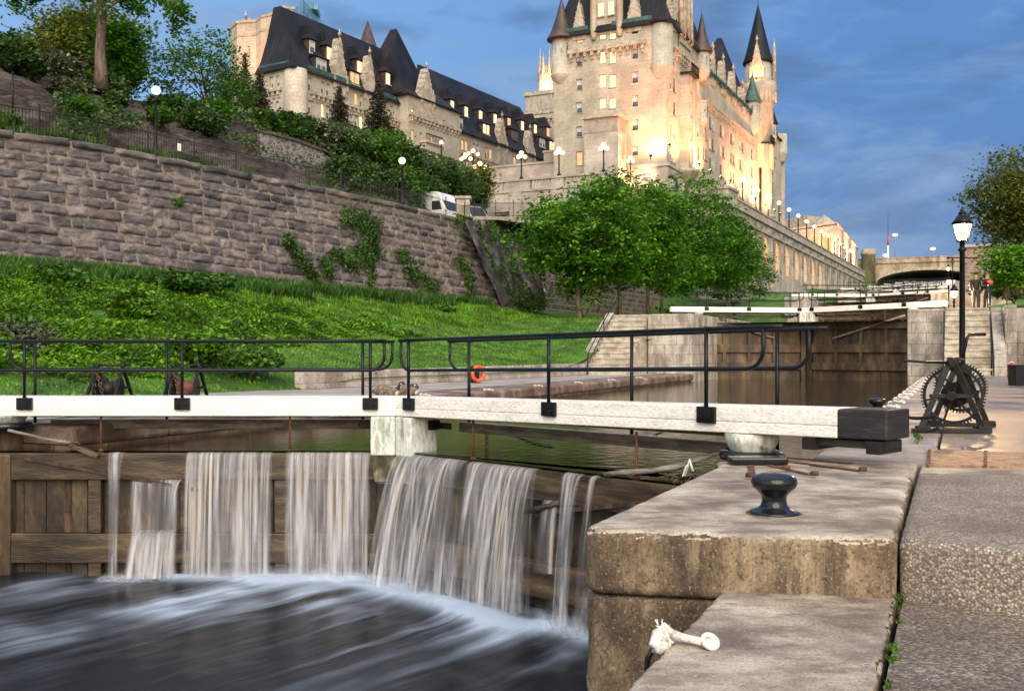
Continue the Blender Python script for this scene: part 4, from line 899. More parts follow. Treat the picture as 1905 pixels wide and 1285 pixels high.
# ---- grate in the quay -----------------------------------------------------
t = thing('drain_grate', U(1.1, 13.6, 0), 'long wooden slatted grate set flush in the quay below the winch', 'grate')
b = MB(); gp = [G(1729, 838, 0), G(1905 + 60, 844, 0), G(1905 + 60, 871, 0), G(1727, 867, 0)]
M['grate_wood'] = surf('grate_boards', [(.3, (.16, .09, .05)), (.7, (.36, .22, .13))], 6, .6, .3, 40)
n = 9
for i in range(n):
    a0, a1 = (i + .08) / n, (i + .85) / n
    A0 = gp[0].lerp(gp[3], a0); A1 = gp[0].lerp(gp[3], a1); B0 = gp[1].lerp(gp[2], a0); B1 = gp[1].lerp(gp[2], a1)
    b.hexa([(p.x, p.y, -.03) for p in (A0, B0, B1, A1)], [(p.x, p.y, .012) for p in (A0, B0, B1, A1)])
b.build('slats', M['grate_wood'], t)
b = MB()
for k in (0, .45, .93): b.bar(gp[0].lerp(gp[1], k) + UP * .012, gp[3].lerp(gp[2], k) + UP * .012, .03, .012)
b.build('cross_bar', M['rust'], t)
# ---- grass in the joints ---------------------------------------------------
def tuft(b, p, n, h, r, rn):
    for i in range(n):
        q_ = p + Vector((rn.gauss(0, r), rn.gauss(0, r), 0)); a = rn.random() * 6.28; l = h * rn.uniform(.5, 1.2); w_ = .004 + .003 * rn.random(); d = Vector((math.cos(a), math.sin(a), 0)); sd_ = Vector((-d.y, d.x, 0)) * w_
        m_ = q_ + d * l * .2 + UP * l * .6; e_ = q_ + d * l * .55 + UP * l * .9
        b.face([b.vert(q_ - sd_), b.vert(q_ + sd_), b.vert(m_ + sd_), b.vert(e_), b.vert(m_ - sd_)])
b = MB(); rn = random.Random(2)
for i in range(60):
    f = rn.random(); p = G(1677, 1112, -.345).lerp(G(1650, 1290, -.345), f); 
    if noise.noise(p * 7) > .06 or f < .08: tuft(b, p, 6, .024 + .025 * (f < .1), .013, rn)
for i in range(26): tuft(b, G(1675 + rn.random() * 55, 1108 + rn.random() * 4, -.345), 4, .03, .015, rn)
for i in range(14): tuft(b, G(1702 + rn.random() * 6, 800 + rn.random() * 26, -.004), 6, .06, .02, rn)
o = b.build('joint_grass', M['lime']); tag(o, 'thin green grass growing in the joint between the paving slabs', 'grass', kind='stuff')
# ---- life rings ------------------------------------------------------------
M['orange'] = surf('orange_ring', [(.3, (.55, .075, .02)), (.7, (.78, .13, .04))], 3, .45, .1, 20)
M['red'] = surf('red_ring', [(.3, (.5, .02, .02)), (.7, (.7, .04, .03))], 3, .4, .1, 20)
p = G(889, 712, 0); t = thing('life_ring', p, 'orange life ring on a small black box on the left towpath', 'life ring')
b = MB(); b.torus(p + Vector((.02, -.22, .32)), .24, .065, axis=(.62, -.78, 0), n=32, m=12); b.build('ring', M['orange'], t)
b = MB()
for a in range(4):
    an = a * math.pi / 2 + .6; d_, x_, y_ = basis(Vector((.62, -.78, 0))); c = p + Vector((.02, -.22, .32)) + (x_ * math.cos(an) + y_ * math.sin(an)) * .24
    b.torus(c, .069, .008, axis=(x_ * -math.sin(an) + y_ * math.cos(an)), n=14, m=5)
b.build('band', M['red'], t)
b = MB(); b.box(p.x - .25, p.y - .10, 0, p.x + .05, p.y + .15, .55); b.box(p.x - .27, p.y - .12, .55, p.x + .07, p.y + .17, .58); b.build('stand_box', M['black_paint'], t, .01)
p = G(1882, 714, .02); t = thing('life_ring', p, 'red and white life ring upright beside the black box, at the far right', 'life ring')
b = MB(); b.torus(p + UP * .36, .29, .075, axis=(1, -.25, 0), n=32, m=12); b.build('ring', M['red'], t)
b = MB()
for z in (.36 + .0,): 
    d_, x_, y_ = basis(Vector((1, -.25, 0)))
    for an in (0, math.pi / 2, math.pi, 3 * math.pi / 2): c = p + UP * .36 + (x_ * math.cos(an) + y_ * math.sin(an)) * .29; b.torus(c, .076, .012, axis=(x_ * -math.sin(an) + y_ * math.cos(an)), n=14, m=5)
b.build('band', M['white_paint'], t)
p = G(1902, 718, .02); t = thing('storage_box', p, 'black storage box beside the red life ring, at the right edge', 'box')
b = MB(); b.box(p.x - .2, p.y, .02, p.x + .6, p.y + .5, .62); b.build('body', M['black_paint'], t, .02)
b = MB(); b.box(p.x - .22, p.y - .02, .625, p.x + .62, p.y + .52, .68); b.build('lid', M['black_paint'], t, .015)
# ---- geese -----------------------------------------------------------------
M['goose_body'] = surf('goose_feathers', [(.3, (.09, .06, .045)), (.6, (.20, .145, .11)), (.8, (.30, .24, .19))], 14, .8, .4, 60)
M['goose_black'] = surf('goose_black', [(.3, (.012, .01, .01)), (.7, (.03, .026, .024))], 8, .6, .2, 40)
M['goose_pale'] = surf('goose_pale', [(.3, (.45, .38, .32)), (.7, (.65, .58, .5))], 8, .8, .2, 40)
def goose(p, sx, label, head_up):
    t = thing('goose', p, label, 'goose', 'geese resting by the lock')
    P = lambda x, y, z: p + Vector((x * sx, y, z))
    b = MB(); b.smooth = True
    b.tube([P(-.34, 0, .17), P(-.26, 0, .19), P(-.12, 0, .17), P(.05, 0, .16), P(.18, 0, .17), P(.26, 0, .21)], [.015, .06, .125, .145, .11, .05], 14); b.build('body', M['goose_body'], t)
    b = MB(); b.tube([P(.12, 0, .10), P(.22, 0, .15), P(.27, 0, .2)], [.06, .085, .05], 12); b.build('breast', M['goose_pale'], t)
    b = MB()
    if head_up: b.tube([P(.22, 0, .2), P(.28, 0, .27), P(.30, 0, .34), P(.33, 0, .37), P(.38, 0, .365), P(.43, 0, .352)], [.05, .033, .030, .042, .034, .010], 10)
    else: b.tube([P(.20, 0, .2), P(.26, .02, .27), P(.22, .05, .31), P(.12, .06, .29), P(.04, .06, .26)], [.05, .036, .040, .034, .010], 10)
    b.build('neck_and_head', M['goose_black'], t)
    b = MB(); 
    if head_up: b.sphere(P(.335, -.012, .35), .03, 8, 6, (1, 1.2, .8))
    else: b.sphere(P(.2, .03, .30), .03, 8, 6, (1, 1.3, .8))
    b.build('cheek_patch', M['goose_pale'], t)
    b = MB(); b.tube([P(-.30, .02, .20), P(-.1, .0, .27), P(.1, -.02, .25)], [.02, .07, .03], 8); b.build('wing', M['goose_body'], t)
    b = MB()
    for y in (-.05, .05): b.tube([P(.02, y, .10), P(.03, y, .02)], .012, 6); b.bar(P(-.01, y, .008), P(.08, y, .008), .06, .012)
    b.build('feet', M['goose_black'], t)
goose(Vector((-5.15 + .08, 21.9, .01)) + Vector((2.25, 0, 0)), 1, 'goose with raised black head and pale cheek, resting behind the mitre post', True)
goose(Vector((-2.42, 22.3, .01)), 1, 'goose with its head tucked low, right of the first goose', False)
# ---- people ----------------------------------------------------------------
def skin_figure(name, parent, joints, edges, mat, sub=2):
    me = bpy.data.meshes.new(name); me.from_pydata([j[:3] for j in joints], edges, [])
    o = bpy.data.objects.new(name, me); COL.objects.link(o); me.materials.append(mat)
    sk = o.modifiers.new('skin', 'SKIN'); 
    if not me.skin_vertices: 
        bpy.context.view_layer.objects.active = o
        me.skin_vertices_add if False else None
    m_ = o.modifiers.new('sub', 'SUBSURF'); m_.levels = sub; m_.render_levels = sub
    dg = bpy.context.evaluated_depsgraph_get()
    sv = me.skin_vertices
    if len(sv):
        for i, j in enumerate(joints): sv[0].data[i].radius = (j[3], j[4] if len(j) > 4 else j[3])
        sv[0].data[0].use_root = True
    set_parent(o, parent); return o
def person(p, yaw, label, top, legs, skin, hair, arm_up, group=None):
    t = thing('person', p, label, 'person', group, rz=yaw)
    # body: one continuous surface; x right, y back, z up, facing -y
    J = [(0, 0, .95, .12, .09), (0, 0, 1.12, .11, .08), (0, 0, 1.30, .12, .08), (0, 0, 1.42, .09, .06), (0, -.01, 1.52, .05), (0, -.02, 1.60, .075), (0, -.03, 1.69, .085),
         (.09, 0, .88, .085), (.10, -.02, .50, .06), (.10, .01, .10, .04), (.11, -.12, .04, .035),
         (-.09, 0, .88, .085), (-.10, .03, .50, .06), (-.11, .04, .10, .04), (-.12, -.09, .04, .035),
         (.19, 0, 1.42, .05)]
    if arm_up: J += [(.25, -.02, 1.16, .04), (.08, -.24, 1.20, .03), (.02, -.30, 1.24, .03)]
    else: J += [(.25, .0, 1.16, .04), (.27, -.06, .92, .03), (.27, -.09, .84, .03)]
    J += [(-.19, 0, 1.42, .05), (-.25, -.02, 1.16, .04)]
    J += [(-.08, -.24, 1.16, .03), (-.01, -.30, 1.20, .03)] if arm_up else [(-.23, -.10, .95, .03), (-.2, -.16, .88, .03)]
    E = [(0, 1), (1, 2), (2, 3), (3, 4), (4, 5), (5, 6), (0, 7), (7, 8), (8, 9), (9, 10), (0, 11), (11, 12), (12, 13), (13, 14), (3, 15), (15, 16), (16, 17), (17, 18), (3, 19), (19, 20), (20, 21), (21, 22)]
    skin_figure('body', t, J, E, skin)
    # clothing shells
    def shell(nm, idx, ee, g, mat):
        JJ = [(J[i][0], J[i][1], J[i][2], J[i][3] + g, (J[i][4] if len(J[i]) > 4 else J[i][3]) + g) for i in idx]; skin_figure(nm, t, JJ, ee, mat)
    shell('trousers', [0, 7, 8, 9, 11, 12, 13], [(0, 1), (1, 2), (2, 3), (0, 4), (4, 5), (5, 6)], .03, legs)
    shell('jacket', [1, 0, 2, 3, 15, 16, 17, 19, 20, 21], [(0, 1), (0, 2), (2, 3), (3, 4), (4, 5), (5, 6), (3, 7), (7, 8), (8, 9)], .04, top)
    b = MB(); rl = t.location
    c = Matrix.Rotation(yaw, 4, 'Z')
    q_ = lambda x, y, z: rl + c @ Vector((x, y, z))
    b.smooth = True; b.sphere(q_(0, .015, 1.705), .105, 14, 10, (.92, 1, 1.05)); b.build('hair', hair, t)
    b = MB(); b.sphere(q_(0, -.10, 1.655), .018, 8, 6, (.7, 1, 1.2)); b.sphere(q_(.032, -.098, 1.685), .010, 6, 5); b.sphere(q_(-.032, -.098, 1.685), .010, 6, 5); b.build('face', skin, t)
    return t
def cloth(n, c): return surf(n, [(.3, [x * .7 for x in c]), (.7, c)], 8, .85, .3, 50)
M['skin'] = surf('skin', [(.3, (.42, .22, .15)), (.7, (.52, .30, .21))], 5, .5, .05, 30)
M['hair_dark'] = cloth('dark_hair', (.03, .018, .012)); M['hair_red'] = cloth('auburn_hair', (.16, .05, .02))
p1 = S(1816, 578, 45.6); p1.z = 3.0; p2 = S(1836, 577, 45.2); p2.z = 3.0
t1 = person(p1, R(-15), 'person in dark clothes standing left at the top of the stairs', cloth('dark_jacket', (.035, .028, .026)), cloth('grey_trousers', (.06, .055, .06)), M['skin'], M['hair_dark'], False, 'people at the top of the stairs')
t2 = person(p2, R(10), 'person in black with an orange bundle held at the chest, right of the other', cloth('black_coat', (.014, .013, .015)), cloth('black_trousers', (.012, .012, .013)), M['skin'], M['hair_red'], True, 'people at the top of the stairs')
b = MB(); b.smooth = True; c = p2 + Vector((0, -.30, 1.26)); b.tube([c + Vector((-.12, 0, .02)), c + Vector((-.04, -.03, .06)), c + Vector((.05, -.02, 0)), c + Vector((.12, 0, .05))], [.05, .09, .085, .04], 10)
o = b.build('held_bundle', M['orange']); tag(o, 'orange bundle held by the person in black at the chest', 'bundle')
# ================================================================== LAMPS
def lantern_post(base, h, label, lit=True, s=1.0, r=.06, group='lantern posts climbing the right bank'):
    t = thing('street_lamp', base, label, 'street lamp', group)
    P = lambda x, y, z: base + Vector((x, y, z))
    b = MB(); b.lathe(base, [(.16, 0), (.16, .12), (.12, .15), (.11, .45), (r * 1.5, .55), (r * 1.15, .62), (r, .75), (r * .82, h - .42), (r * 1.3, h - .40), (r * 1.3, h - .36), (r * .8, h - .34), (r * .8, h - .22)], 18); b.build('post', M['black_paint'], t)
    zb = h - .22
    b = MB(); b.tube([P(-.30, 0, h - .55), P(.30, 0, h - .55)], .014, 6); b.sphere(P(-.3, 0, h - .55), .025, 8, 6); b.sphere(P(.3, 0, h - .55), .025, 8, 6); b.build('ladder_bar', M['black_paint'], t)
    b = MB(); b.lathe(P(0, 0, zb), [(.10, .0), (.13, .02), (.10, .035)], 16)
    for k in range(6):
        a = k * math.pi / 3; b.tube([P(.105 * math.cos(a), .105 * math.sin(a), zb + .03), P(.20 * math.cos(a), .20 * math.sin(a), zb + .36)], .010, 5)
    b.lathe(P(0, 0, zb + .355), [(.215, 0), (.23, .015), (.20, .03)], 6); b.build('lantern_frame', M['black_paint'], t)
    b = MB(); b.lathe(P(0, 0, zb + .045), [(.085, 0), (.14, .15), (.178, .30)], 12); b.build('lantern_glass', M['lantern'] if lit else M['glass'], t)
    if lit:
        ld = bpy.data.lights.new('lantern_light', 'POINT'); ld.energy = 1400; ld.color = (1, .62, .28); ld.shadow_soft_size = .05; lo = bpy.data.objects.new('lantern_light', ld); COL.objects.link(lo); lo.location = (0, 0, zb + .2); lo.parent = t
    b = MB(); b.lathe(P(0, 0, zb + .385), [(.215, 0), (.15, .08), (.085, .16), (.07, .20), (.085, .215), (.05, .24), (.035, .27), (.012, .30), (.018, .33), (.0, .36)], 12); b.build('lantern_roof', M['black_paint'], t)
    return t
def dlamp(px, py_l, h, z0):   # distance from lantern height
    d = (z0 + h - CZ) * F / (HY - py_l); q = S(px, py_l, d); q.z = z0; return q
lantern_post(dlamp(1790, 435, 3.5, 0.02), 3.55, 'tall black lantern post behind the winch, brightest of the row', r=.062)
lantern_post(dlamp(1775, 549, 3.6, 0.16), 3.65, 'second lantern post, thin, in front of the stairs', r=.055)
lantern_post(dlamp(1765, 526, 3.6, 3.0), 3.65, 'third lit lantern up the right bank', r=.055)
lantern_post(dlamp(1764, 501, 3.6, 6.0), 3.65, 'fourth and highest lit lantern up the right bank', r=.055)
lantern_post(dlamp(1772, 488, 3.6, 8.8), 3.65, 'small unlit lantern above the lit ones on the right bank', lit=False, r=.055)
def globe_lamp(base, h, n_arm, label, group, s=1.0, mat='globe', arm=.42, post='black_paint', top=True):
    t = thing('globe_lamp', base, label, 'street lamp', group)
    P = lambda x, y, z: base + Vector((x, y, z))
    b = MB(); b.lathe(base, [(.22 * s, 0), (.22 * s, .18), (.12 * s, .3), (.085 * s, .6), (.065 * s, h - .3), (.09 * s, h - .25), (.05 * s, h)], 12); b.build('post', M[post], t)
    if n_arm:
        b = MB()
        for k in range(n_arm):
            a = 2 * math.pi * k / n_arm + .35; ca, sa = math.cos(a), math.sin(a)
            b.tube([P(0, 0, h - .45), P(ca * arm * .6, sa * arm * .6, h - .55), P(ca * arm, sa * arm, h - .35)], .025, 6)
        b.build('arms', M[post], t)
    def gl(p, r):
        b = MB(); b.sphere(p, r, 14, 10); b.build('globe', M[mat], t)
    if top: gl(P(0, 0, h + .2 * s), .25 * s)
    for k in range(n_arm):
        a = 2 * math.pi * k / n_arm + .35; gl(P(math.cos(a) * arm, math.sin(a) * arm, h - .16), .22 * s)
    return t
def wall_d(px, ex=0): k = (px - CX) / F; return -38.46 / (k - .576) + ex
# hillside single globes
p = S(290, 262, 45); globe_lamp(Vector((p.x, p.y, p.z - .6)), 2.75, 0, 'single pale globe lamp on a black post above the stone wall, far left', None, s=.82, mat='globe_white')
p = S(748, 372, 66); globe_lamp(Vector((p.x, p.y, p.z - .3)), 2.75, 0, 'single pale globe lamp by the lower end of the hillside shrubs', None, s=.95, mat='globe_white')
p = S(24, 215, 41); t = thing('fence_pole', p, 'slim black pole with a small cap above the fence at the far left', 'pole')
b = MB(); b.tube([p, p + UP * 1.75], .035, 8); b.build('shaft', M['black_paint'], t); b = MB(); b.lathe(p + UP * 1.75, [(.05, 0), (.06, .03), (.02, .08)], 8); b.build('cap', M['black_paint'], t)
# ================================================================== BUILDINGS
V2 = lambda a: Vector((a[0], a[1], 0))
class Facade:
    """a vertical plane from A along e; outward normal (e.y,-e.x)"""
    def __init__(s, A, e): s.A = V2(A); s.e = V2(e).normalized(); s.n = Vector((s.e.y, -s.e.x, 0))
    def s_at(s, px, out=0):
        A = s.A + s.n * out; k = (px - CX) / F; return (k * A.y - A.x) / (s.e.x - k * s.e.y)
    def z_at(s, px, py, out=0):
        p = s.A + s.n * out + s.e * s.s_at(px, out); return CZ + (HY - py) / F * p.y
    def P(s, a, z, out=0): p = s.A + s.e * a + s.n * out; return Vector((p.x, p.y, z))
    def wall(s, b, s0, s1, z0, z1, holes=(), depth=.3, out=0):
        ss = sorted({s0, s1} | {h[i] for h in holes for i in (0, 1) if s0 < h[i] < s1}); zs = sorted({z0, z1} | {h[i] for h in holes for i in (2, 3) if z0 < h[i] < z1})
        for i in range(len(ss) - 1):
            ms = (ss[i] + ss[i + 1]) / 2; run = None
            for j in range(len(zs) - 1):
                mz = (zs[j] + zs[j + 1]) / 2
                if any(h[0] < ms < h[1] and h[2] < mz < h[3] for h in holes):
                    if run is not None: b.poly([s.P(ss[i], run, out), s.P(ss[i + 1], run, out), s.P(ss[i + 1], zs[j], out), s.P(ss[i], zs[j], out)]); run = None
                elif run is None: run = zs[j]
            if run is not None: b.poly([s.P(ss[i], run, out), s.P(ss[i + 1], run, out), s.P(ss[i + 1], z1, out), s.P(ss[i], z1, out)])
        for a, c, za, zb in holes:
            o2 = out - depth
            for q in ([(a, za), (a, zb)], [(a, zb), (c, zb)], [(c, zb), (c, za)], [(c, za), (a, za)]):
                b.poly([s.P(*q[0], out), s.P(*q[1], out), s.P(*q[1], o2), s.P(*q[0], o2)])
    def box(s, b, s0, s1, z0, z1, o0, o1):
        c = [(s0, o0), (s0, o1), (s1, o1), (s1, o0)]
        b.hexa([s.P(a, z0, o) for a, o in c][::-1], [s.P(a, z1, o) for a, o in c][::-1])
WCACHE = {}
def window_mesh(w_, h_, kind):
    key = (round(w_, 1), round(h_, 1), kind)
    if key in WCACHE: return WCACHE[key]
    w_, h_ = key[0], key[1]
    b = MB(); t = .07
    b.box(-w_ / 2, -.06, 0, -w_ / 2 + t, .06, h_); b.box(w_ / 2 - t, -.06, 0, w_ / 2, .06, h_); b.box(-w_ / 2 + t, -.06, h_ - t, w_ / 2 - t, .06, h_); b.box(-w_ / 2 + t, -.06, 0, w_ / 2 - t, .06, t); b.box(-w_ / 2 + t, -.03, h_ * .5 - .03, w_ / 2 - t, .05, h_ * .5 + .03)
    b.box(-w_ / 2 - .08, -.22, -.14, w_ / 2 + .08, -.02, -.005)
    f = bpy.data.meshes.new('window'); f.from_pydata(b.v, [], b.f); f.materials.append(M['mullion'] if kind != 'dark' else M['frame'])
    pb = bpy.data.meshes.new('pane'); hh = h_ * .5
    pb.from_pydata([(-w_ / 2 + t, .02, t), (w_ / 2 - t, .02, t), (w_ / 2 - t, .02, hh - .03), (-w_ / 2 + t, .02, hh - .03), (-w_ / 2 + t, .0, hh + .03), (w_ / 2 - t, .0, hh + .03), (w_ / 2 - t, .0, h_ - t), (-w_ / 2 + t, .0, h_ - t)], [], [(0, 1, 2, 3), (4, 5, 6, 7)])
    m = {'lit': M['lit'], 'dim': M['lit_dim'], 'dark': M['glass'], 'pale': M['glass']}[kind]
    pb.materials.append(m)
    if kind in ('pale', 'dark'): pb.materials.append(M['sky_pane']); pb.polygons[1].material_index = 1 if kind == 'pale' else 0
    autouv(pb); WCACHE[key] = (f, pb); return WCACHE[key]
M['sky_pane'] = surf('window_blind', [(.3, (.42, .43, .45)), (.7, (.55, .56, .58))], 1, .5, 0, 5)  # pale pane: whitish sky reflection painted as a flat colour
def add_window(root, f, s0, s1, z0, z1, kind, out=0, depth=.22):
    fm, pm = window_mesh(s1 - s0, z1 - z0, kind); o = bpy.data.objects.new('window', fm); COL.objects.link(o); set_parent(o, root)
    p = f.P((s0 + s1) / 2, z0, out - depth) - root.location; o.location = p; o.rotation_euler = (0, 0, math.atan2(f.e.y, f.e.x))
    c = bpy.data.objects.new('pane', pm); COL.objects.link(c); set_parent(c, o); return o
def corbels(b, f, s0, s1, z, step=.7, out=0, h=1.0):
    f.box(b, s0, s1, z + .1, z + .55, out + .002, out + .42)
    n = max(1, int((s1 - s0) / step))
    for i in range(n):
        a = s0 + (i + .25) * (s1 - s0) / n; f.box(b, a, a + step * .42, z - h * .42, z + .098, out + .004, out + .36); f.box(b, a + .03, a + step * .42 - .03, z - h * .8, z - h * .42 - .002, out + .006, out + .2)
def gable(b, f, s, wd, z0, z1, out=.1, dp=.7, pinn=True):
    zm = z0 + (z1 - z0) * .22
    F_ = [(s - wd / 2, z0), (s + wd / 2, z0), (s + wd / 2, zm), (s + wd * .06, z1 - .3), (s, z1), (s - wd * .06, z1 - .3), (s - wd / 2, zm)]
    b.hexa([f.P(a, z, out) for a, z in F_], [f.P(a, z, out - dp) for a, z in F_])
    for sg in (-1, 1):
        for k in range(5):    # crockets
            t = k / 5 + .08; a = s + sg * (wd / 2 * (1 - t) + wd * .06 * t); z = zm + (z1 - .3 - zm) * t
            f.box(b, a - .05, a + .06, z, z + .14, out - dp * .75, out + .06)
        if pinn: 
            f.box(b, s + sg * wd / 2 - .14, s + sg * wd / 2 + .14, z0, zm + .5, out - .3, out + .12)
            b.tube([f.P(s + sg * wd / 2, zm + .5, out - .1), f.P(s + sg * wd / 2, zm + 1.3, out - .1)], [.16, .02], 6)
    b.tube([f.P(s, z1 - .3, out - .2), f.P(s, z1 + .25, out - .2), f.P(s, z1 + .3, out - .2), f.P(s, z1 + .55, out - .2), f.P(s, z1 + .75, out - .2), f.P(s, z1 + 1.1, out - .2)], [.16, .08, .22, .22, .08, .02], 8)
def turret(root, c, r, z0, z1, zc, name='turret', roof='brown_copper', corb=1.6, rr=None):
    b = MB(); c = V2(c); b.lathe(Vector((c.x, c.y, 0)), [(r * .3, z0 - 1.25), (r * .62, z0 - 1.0), (r * .66, z0 - .85), (r * .92, z0 - .55), (r * .95, z0 - .42), (r * 1.1, z0 - .15), (r * 1.1, z0), (r, z0 + .1), (r, z1)], 20)
    o = b.build(name, M['limestone'], root)
    b = MB(); R0 = rr or r * 1.25; b.lathe(Vector((c.x, c.y, 0)), [(R0, z1 - .15), (R0, z1), (R0 * .78, z1 + (zc - z1) * .12), (R0 * .40, z1 + (zc - z1) * .5), (.03, zc), (.02, zc + .8)], 20, cap=True); b.build('turret_roof', M[roof], o)
    b = MB()
    for k in range(5):
        a = math.atan2(-c.y, -c.x) + (k - 2) * .65; p = Vector((c.x + (r + .01) * math.cos(a), c.y + (r + .01) * math.sin(a), 0)); t_ = Vector((-math.sin(a), math.cos(a), 0)) * .11
        b.poly([p - t_ + UP * (z1 - 2.0), p + t_ + UP * (z1 - 2.0), p + t_ + UP * (z1 - .7), p - t_ + UP * (z1 - .7)])
    b.build('slit_window', M['glass'], o); return o
def hip(b, c4_, z0, z1, inset, ends=None, flare=.5):
    """roof on quad c4_ (ccw) with bell-cast eave; top shrunk"""
    c = sum((V2(p) for p in c4_), Vector()) / 4
    def shrink(k):
        o = []
        for i in range(4):
            p = V2(c4_[i]); a = V2(c4_[i - 1]); q = V2(c4_[(i + 1) % 4]); o.append(p + (a - p).normalized() * k + (q - p).normalized() * k)
        return o
    lv = [(-flare, z0 - .12), (-flare, z0), (inset * .12, z0 + (z1 - z0) * .14), (inset * .5, z0 + (z1 - z0) * .5), (inset, z1)]
    rings = [[(p.x, p.y, z) for p in shrink(k)] for k, z in lv]
    for r0, r1 in zip(rings, rings[1:]):
        for i in range(4): j = (i + 1) % 4; b.poly([r0[i], r0[j], r1[j], r1[i]])
    b.poly(rings[-1]); b.poly(rings[0][::-1])
rw = random.Random(11)
# ---------------------------------------------------------------- main block
A = (17.4, 110); eE = (.4508, .8926); wW = (-.8926, .4508)
root = thing('castle_hotel', (17.4, 110, 18), 'tall floodlit limestone castle hotel with steep copper roofs and turrets, behind the maples', 'building')
WL = V2(A) + V2(wW) * 13.9
fw = Facade(WL, (-wW[0], -wW[1])); fe = Facade(A, eE)
LW = 13.9; z_e = 38.3
holes, wins = [], []
def addw(f, px0, px1, y0, y1, kind, out=0):
    a, c = f.s_at(px0, out), f.s_at(px1, out); m = (px0 + px1) / 2; zb, zt_ = f.z_at(m, y1, out), f.z_at(m, y0, out)
    a, c, zb, zt_ = [round(x, 3) for x in (a, c, zb, zt_)]
    return (a, c, zb, zt_), kind
wl = []
for y0, y1, k in ((58, 80, 'dim'), (103.5, 124, 'pale'), (147, 168, 'pale'), (190, 210.6, 'pale'), (235, 255, 'pale'), (282, 308, 'dim')): wl.append(addw(fw, 1071.8, 1083, y0, y1, k))
for y0, y1 in ((50, 73), (95, 118), (139, 163), (183, 202)):
    for a in (1114.4, 1133): wl.append(addw(fw, a, a + 12, y0, y1, 'lit'))
for y0, y1, k in ((42, 63.6, 'pale'), (89, 110, 'pale'), (133, 155, 'pale'), (177.5, 199, 'pale'), (222, 243, 'pale'), (272, 290, 'pale')): wl.append(addw(fw, 1174.5, 1187, y0, y1, k))
# snap duplicate sill heights fine; build wall
b = MB(); fw.wall(b, 0, LW, 16, z_e, [h for h, k in wl])
for h, k in wl: add_window(root, fw, *h, k)
# east face, section one and two
el_ = []
def ecol(px, wpx, ztop, n, step=2.7, h=1.5, kinds=None, f=fe, out=0):
    s0, s1 = f.s_at(px - wpx / 2, out), f.s_at(px + wpx / 2, out)
    r = []
    for i in range(n): r.append(((round(s0, 3), round(s1, 3), round(ztop - i * step - h, 3), round(ztop - i * step, 3)), rw.choice(['dark', 'dark', 'dark', 'dim', 'pale']) if not kinds else kinds))
    return r
S1, S2 = 16.5, 66.0
for px in (1248, 1254): el_ += ecol(px, 3.2, 35.2, 5)
for px in (1284, 1289.5, 1299): el_ += ecol(px, 3.2, 34.6, 5)
el_ += ecol(1262, 3, 37.9, 1, kinds='dark')
for px in (1309, 1313): el_ += ecol(px, 2.4, 32.3, 4)
for px in (1328, 1332.5, 1347.5, 1352, 1366.5, 1371, 1383.5, 1387.5): el_ += ecol(px, 3.0, 31.9, 4)
for px in (1404.5, 1408.5, 1433, 1444): el_ += ecol(px, 2.2, 32.0, 4)
holes = [h for h, k in el_]
fe.wall(b, 0, S1, 16, z_e, [h for h in holes if h[1] < S1], depth=.12)
fe.wall(b, S1, S2, 16, 37.4, [h for h in holes if h[0] > S1], out=-.5, depth=.12)
b.poly([fe.P(S1, 16, 0), fe.P(S1, 16, -.5), fe.P(S1, z_e, -.5), fe.P(S1, z_e, 0)])
# backs
bk_ = V2(wW)
for (a0, a1, zz) in ((0, S1, z_e), (S1, S2, 37.4)):
    p, q = fe.P(a0, 0), fe.P(a1, 0); b.poly([(p.x + bk_.x * LW, p.y + bk_.y * LW, 16), (q.x + bk_.x * LW, q.y + bk_.y * LW, 16), (q.x + bk_.x * LW, q.y + bk_.y * LW, zz), (p.x + bk_.x * LW, p.y + bk_.y * LW, zz)])
    b.poly([(q.x, q.y, 16), (q.x + bk_.x * LW, q.y + bk_.y * LW, 16), (q.x + bk_.x * LW, q.y + bk_.y * LW, zz), (q.x, q.y, zz)])
b.build('wall', M['limestone'], root)
for i, (h, k) in enumerate(el_):
    if len([c for c in CH[root.name] if c.name.startswith('window')]) < 98: add_window(root, fe, *h, k, out=0 if h[1] < S1 else -.5, depth=.07)
rest = el_[98 - len(wl):]
if rest:
    b = MB()
    for h, k in rest: fe.box(b, h[0] + .05, h[1] - .05, h[2] + .05, h[3] - .05, -.8, -.72)
    o = b.build('far_windows', M['glass'], root); o['kind'] = 'stuff'
# attached service block on the west face
b = MB(); fs = Facade(fw.P(0, 0, 2.6), fw.e); s0, s1 = fs.s_at(1087), fs.s_at(1150)
fs.box(b, s0, s1, 16, 27.6, -2.6, 0); b.build('service_block', M['pink_stone'], root)
b = MB(); fs.box(b, s0 - .02, s1 + .02, 26.0, 27.4, -2.6, .05); b.build('service_block_panel', surf('weathered_grey_panel', [(.3, (.2, .18, .16)), (.7, (.36, .32, .28))], 1, .85, .3, 12, stretch=(1, 1, .3)), root)
b = MB(); fs.box(b, s0 - .2, s1 + .35, 27.602, 27.85, -2.8, .35); b.build('coping', M['trim_stone'], root)
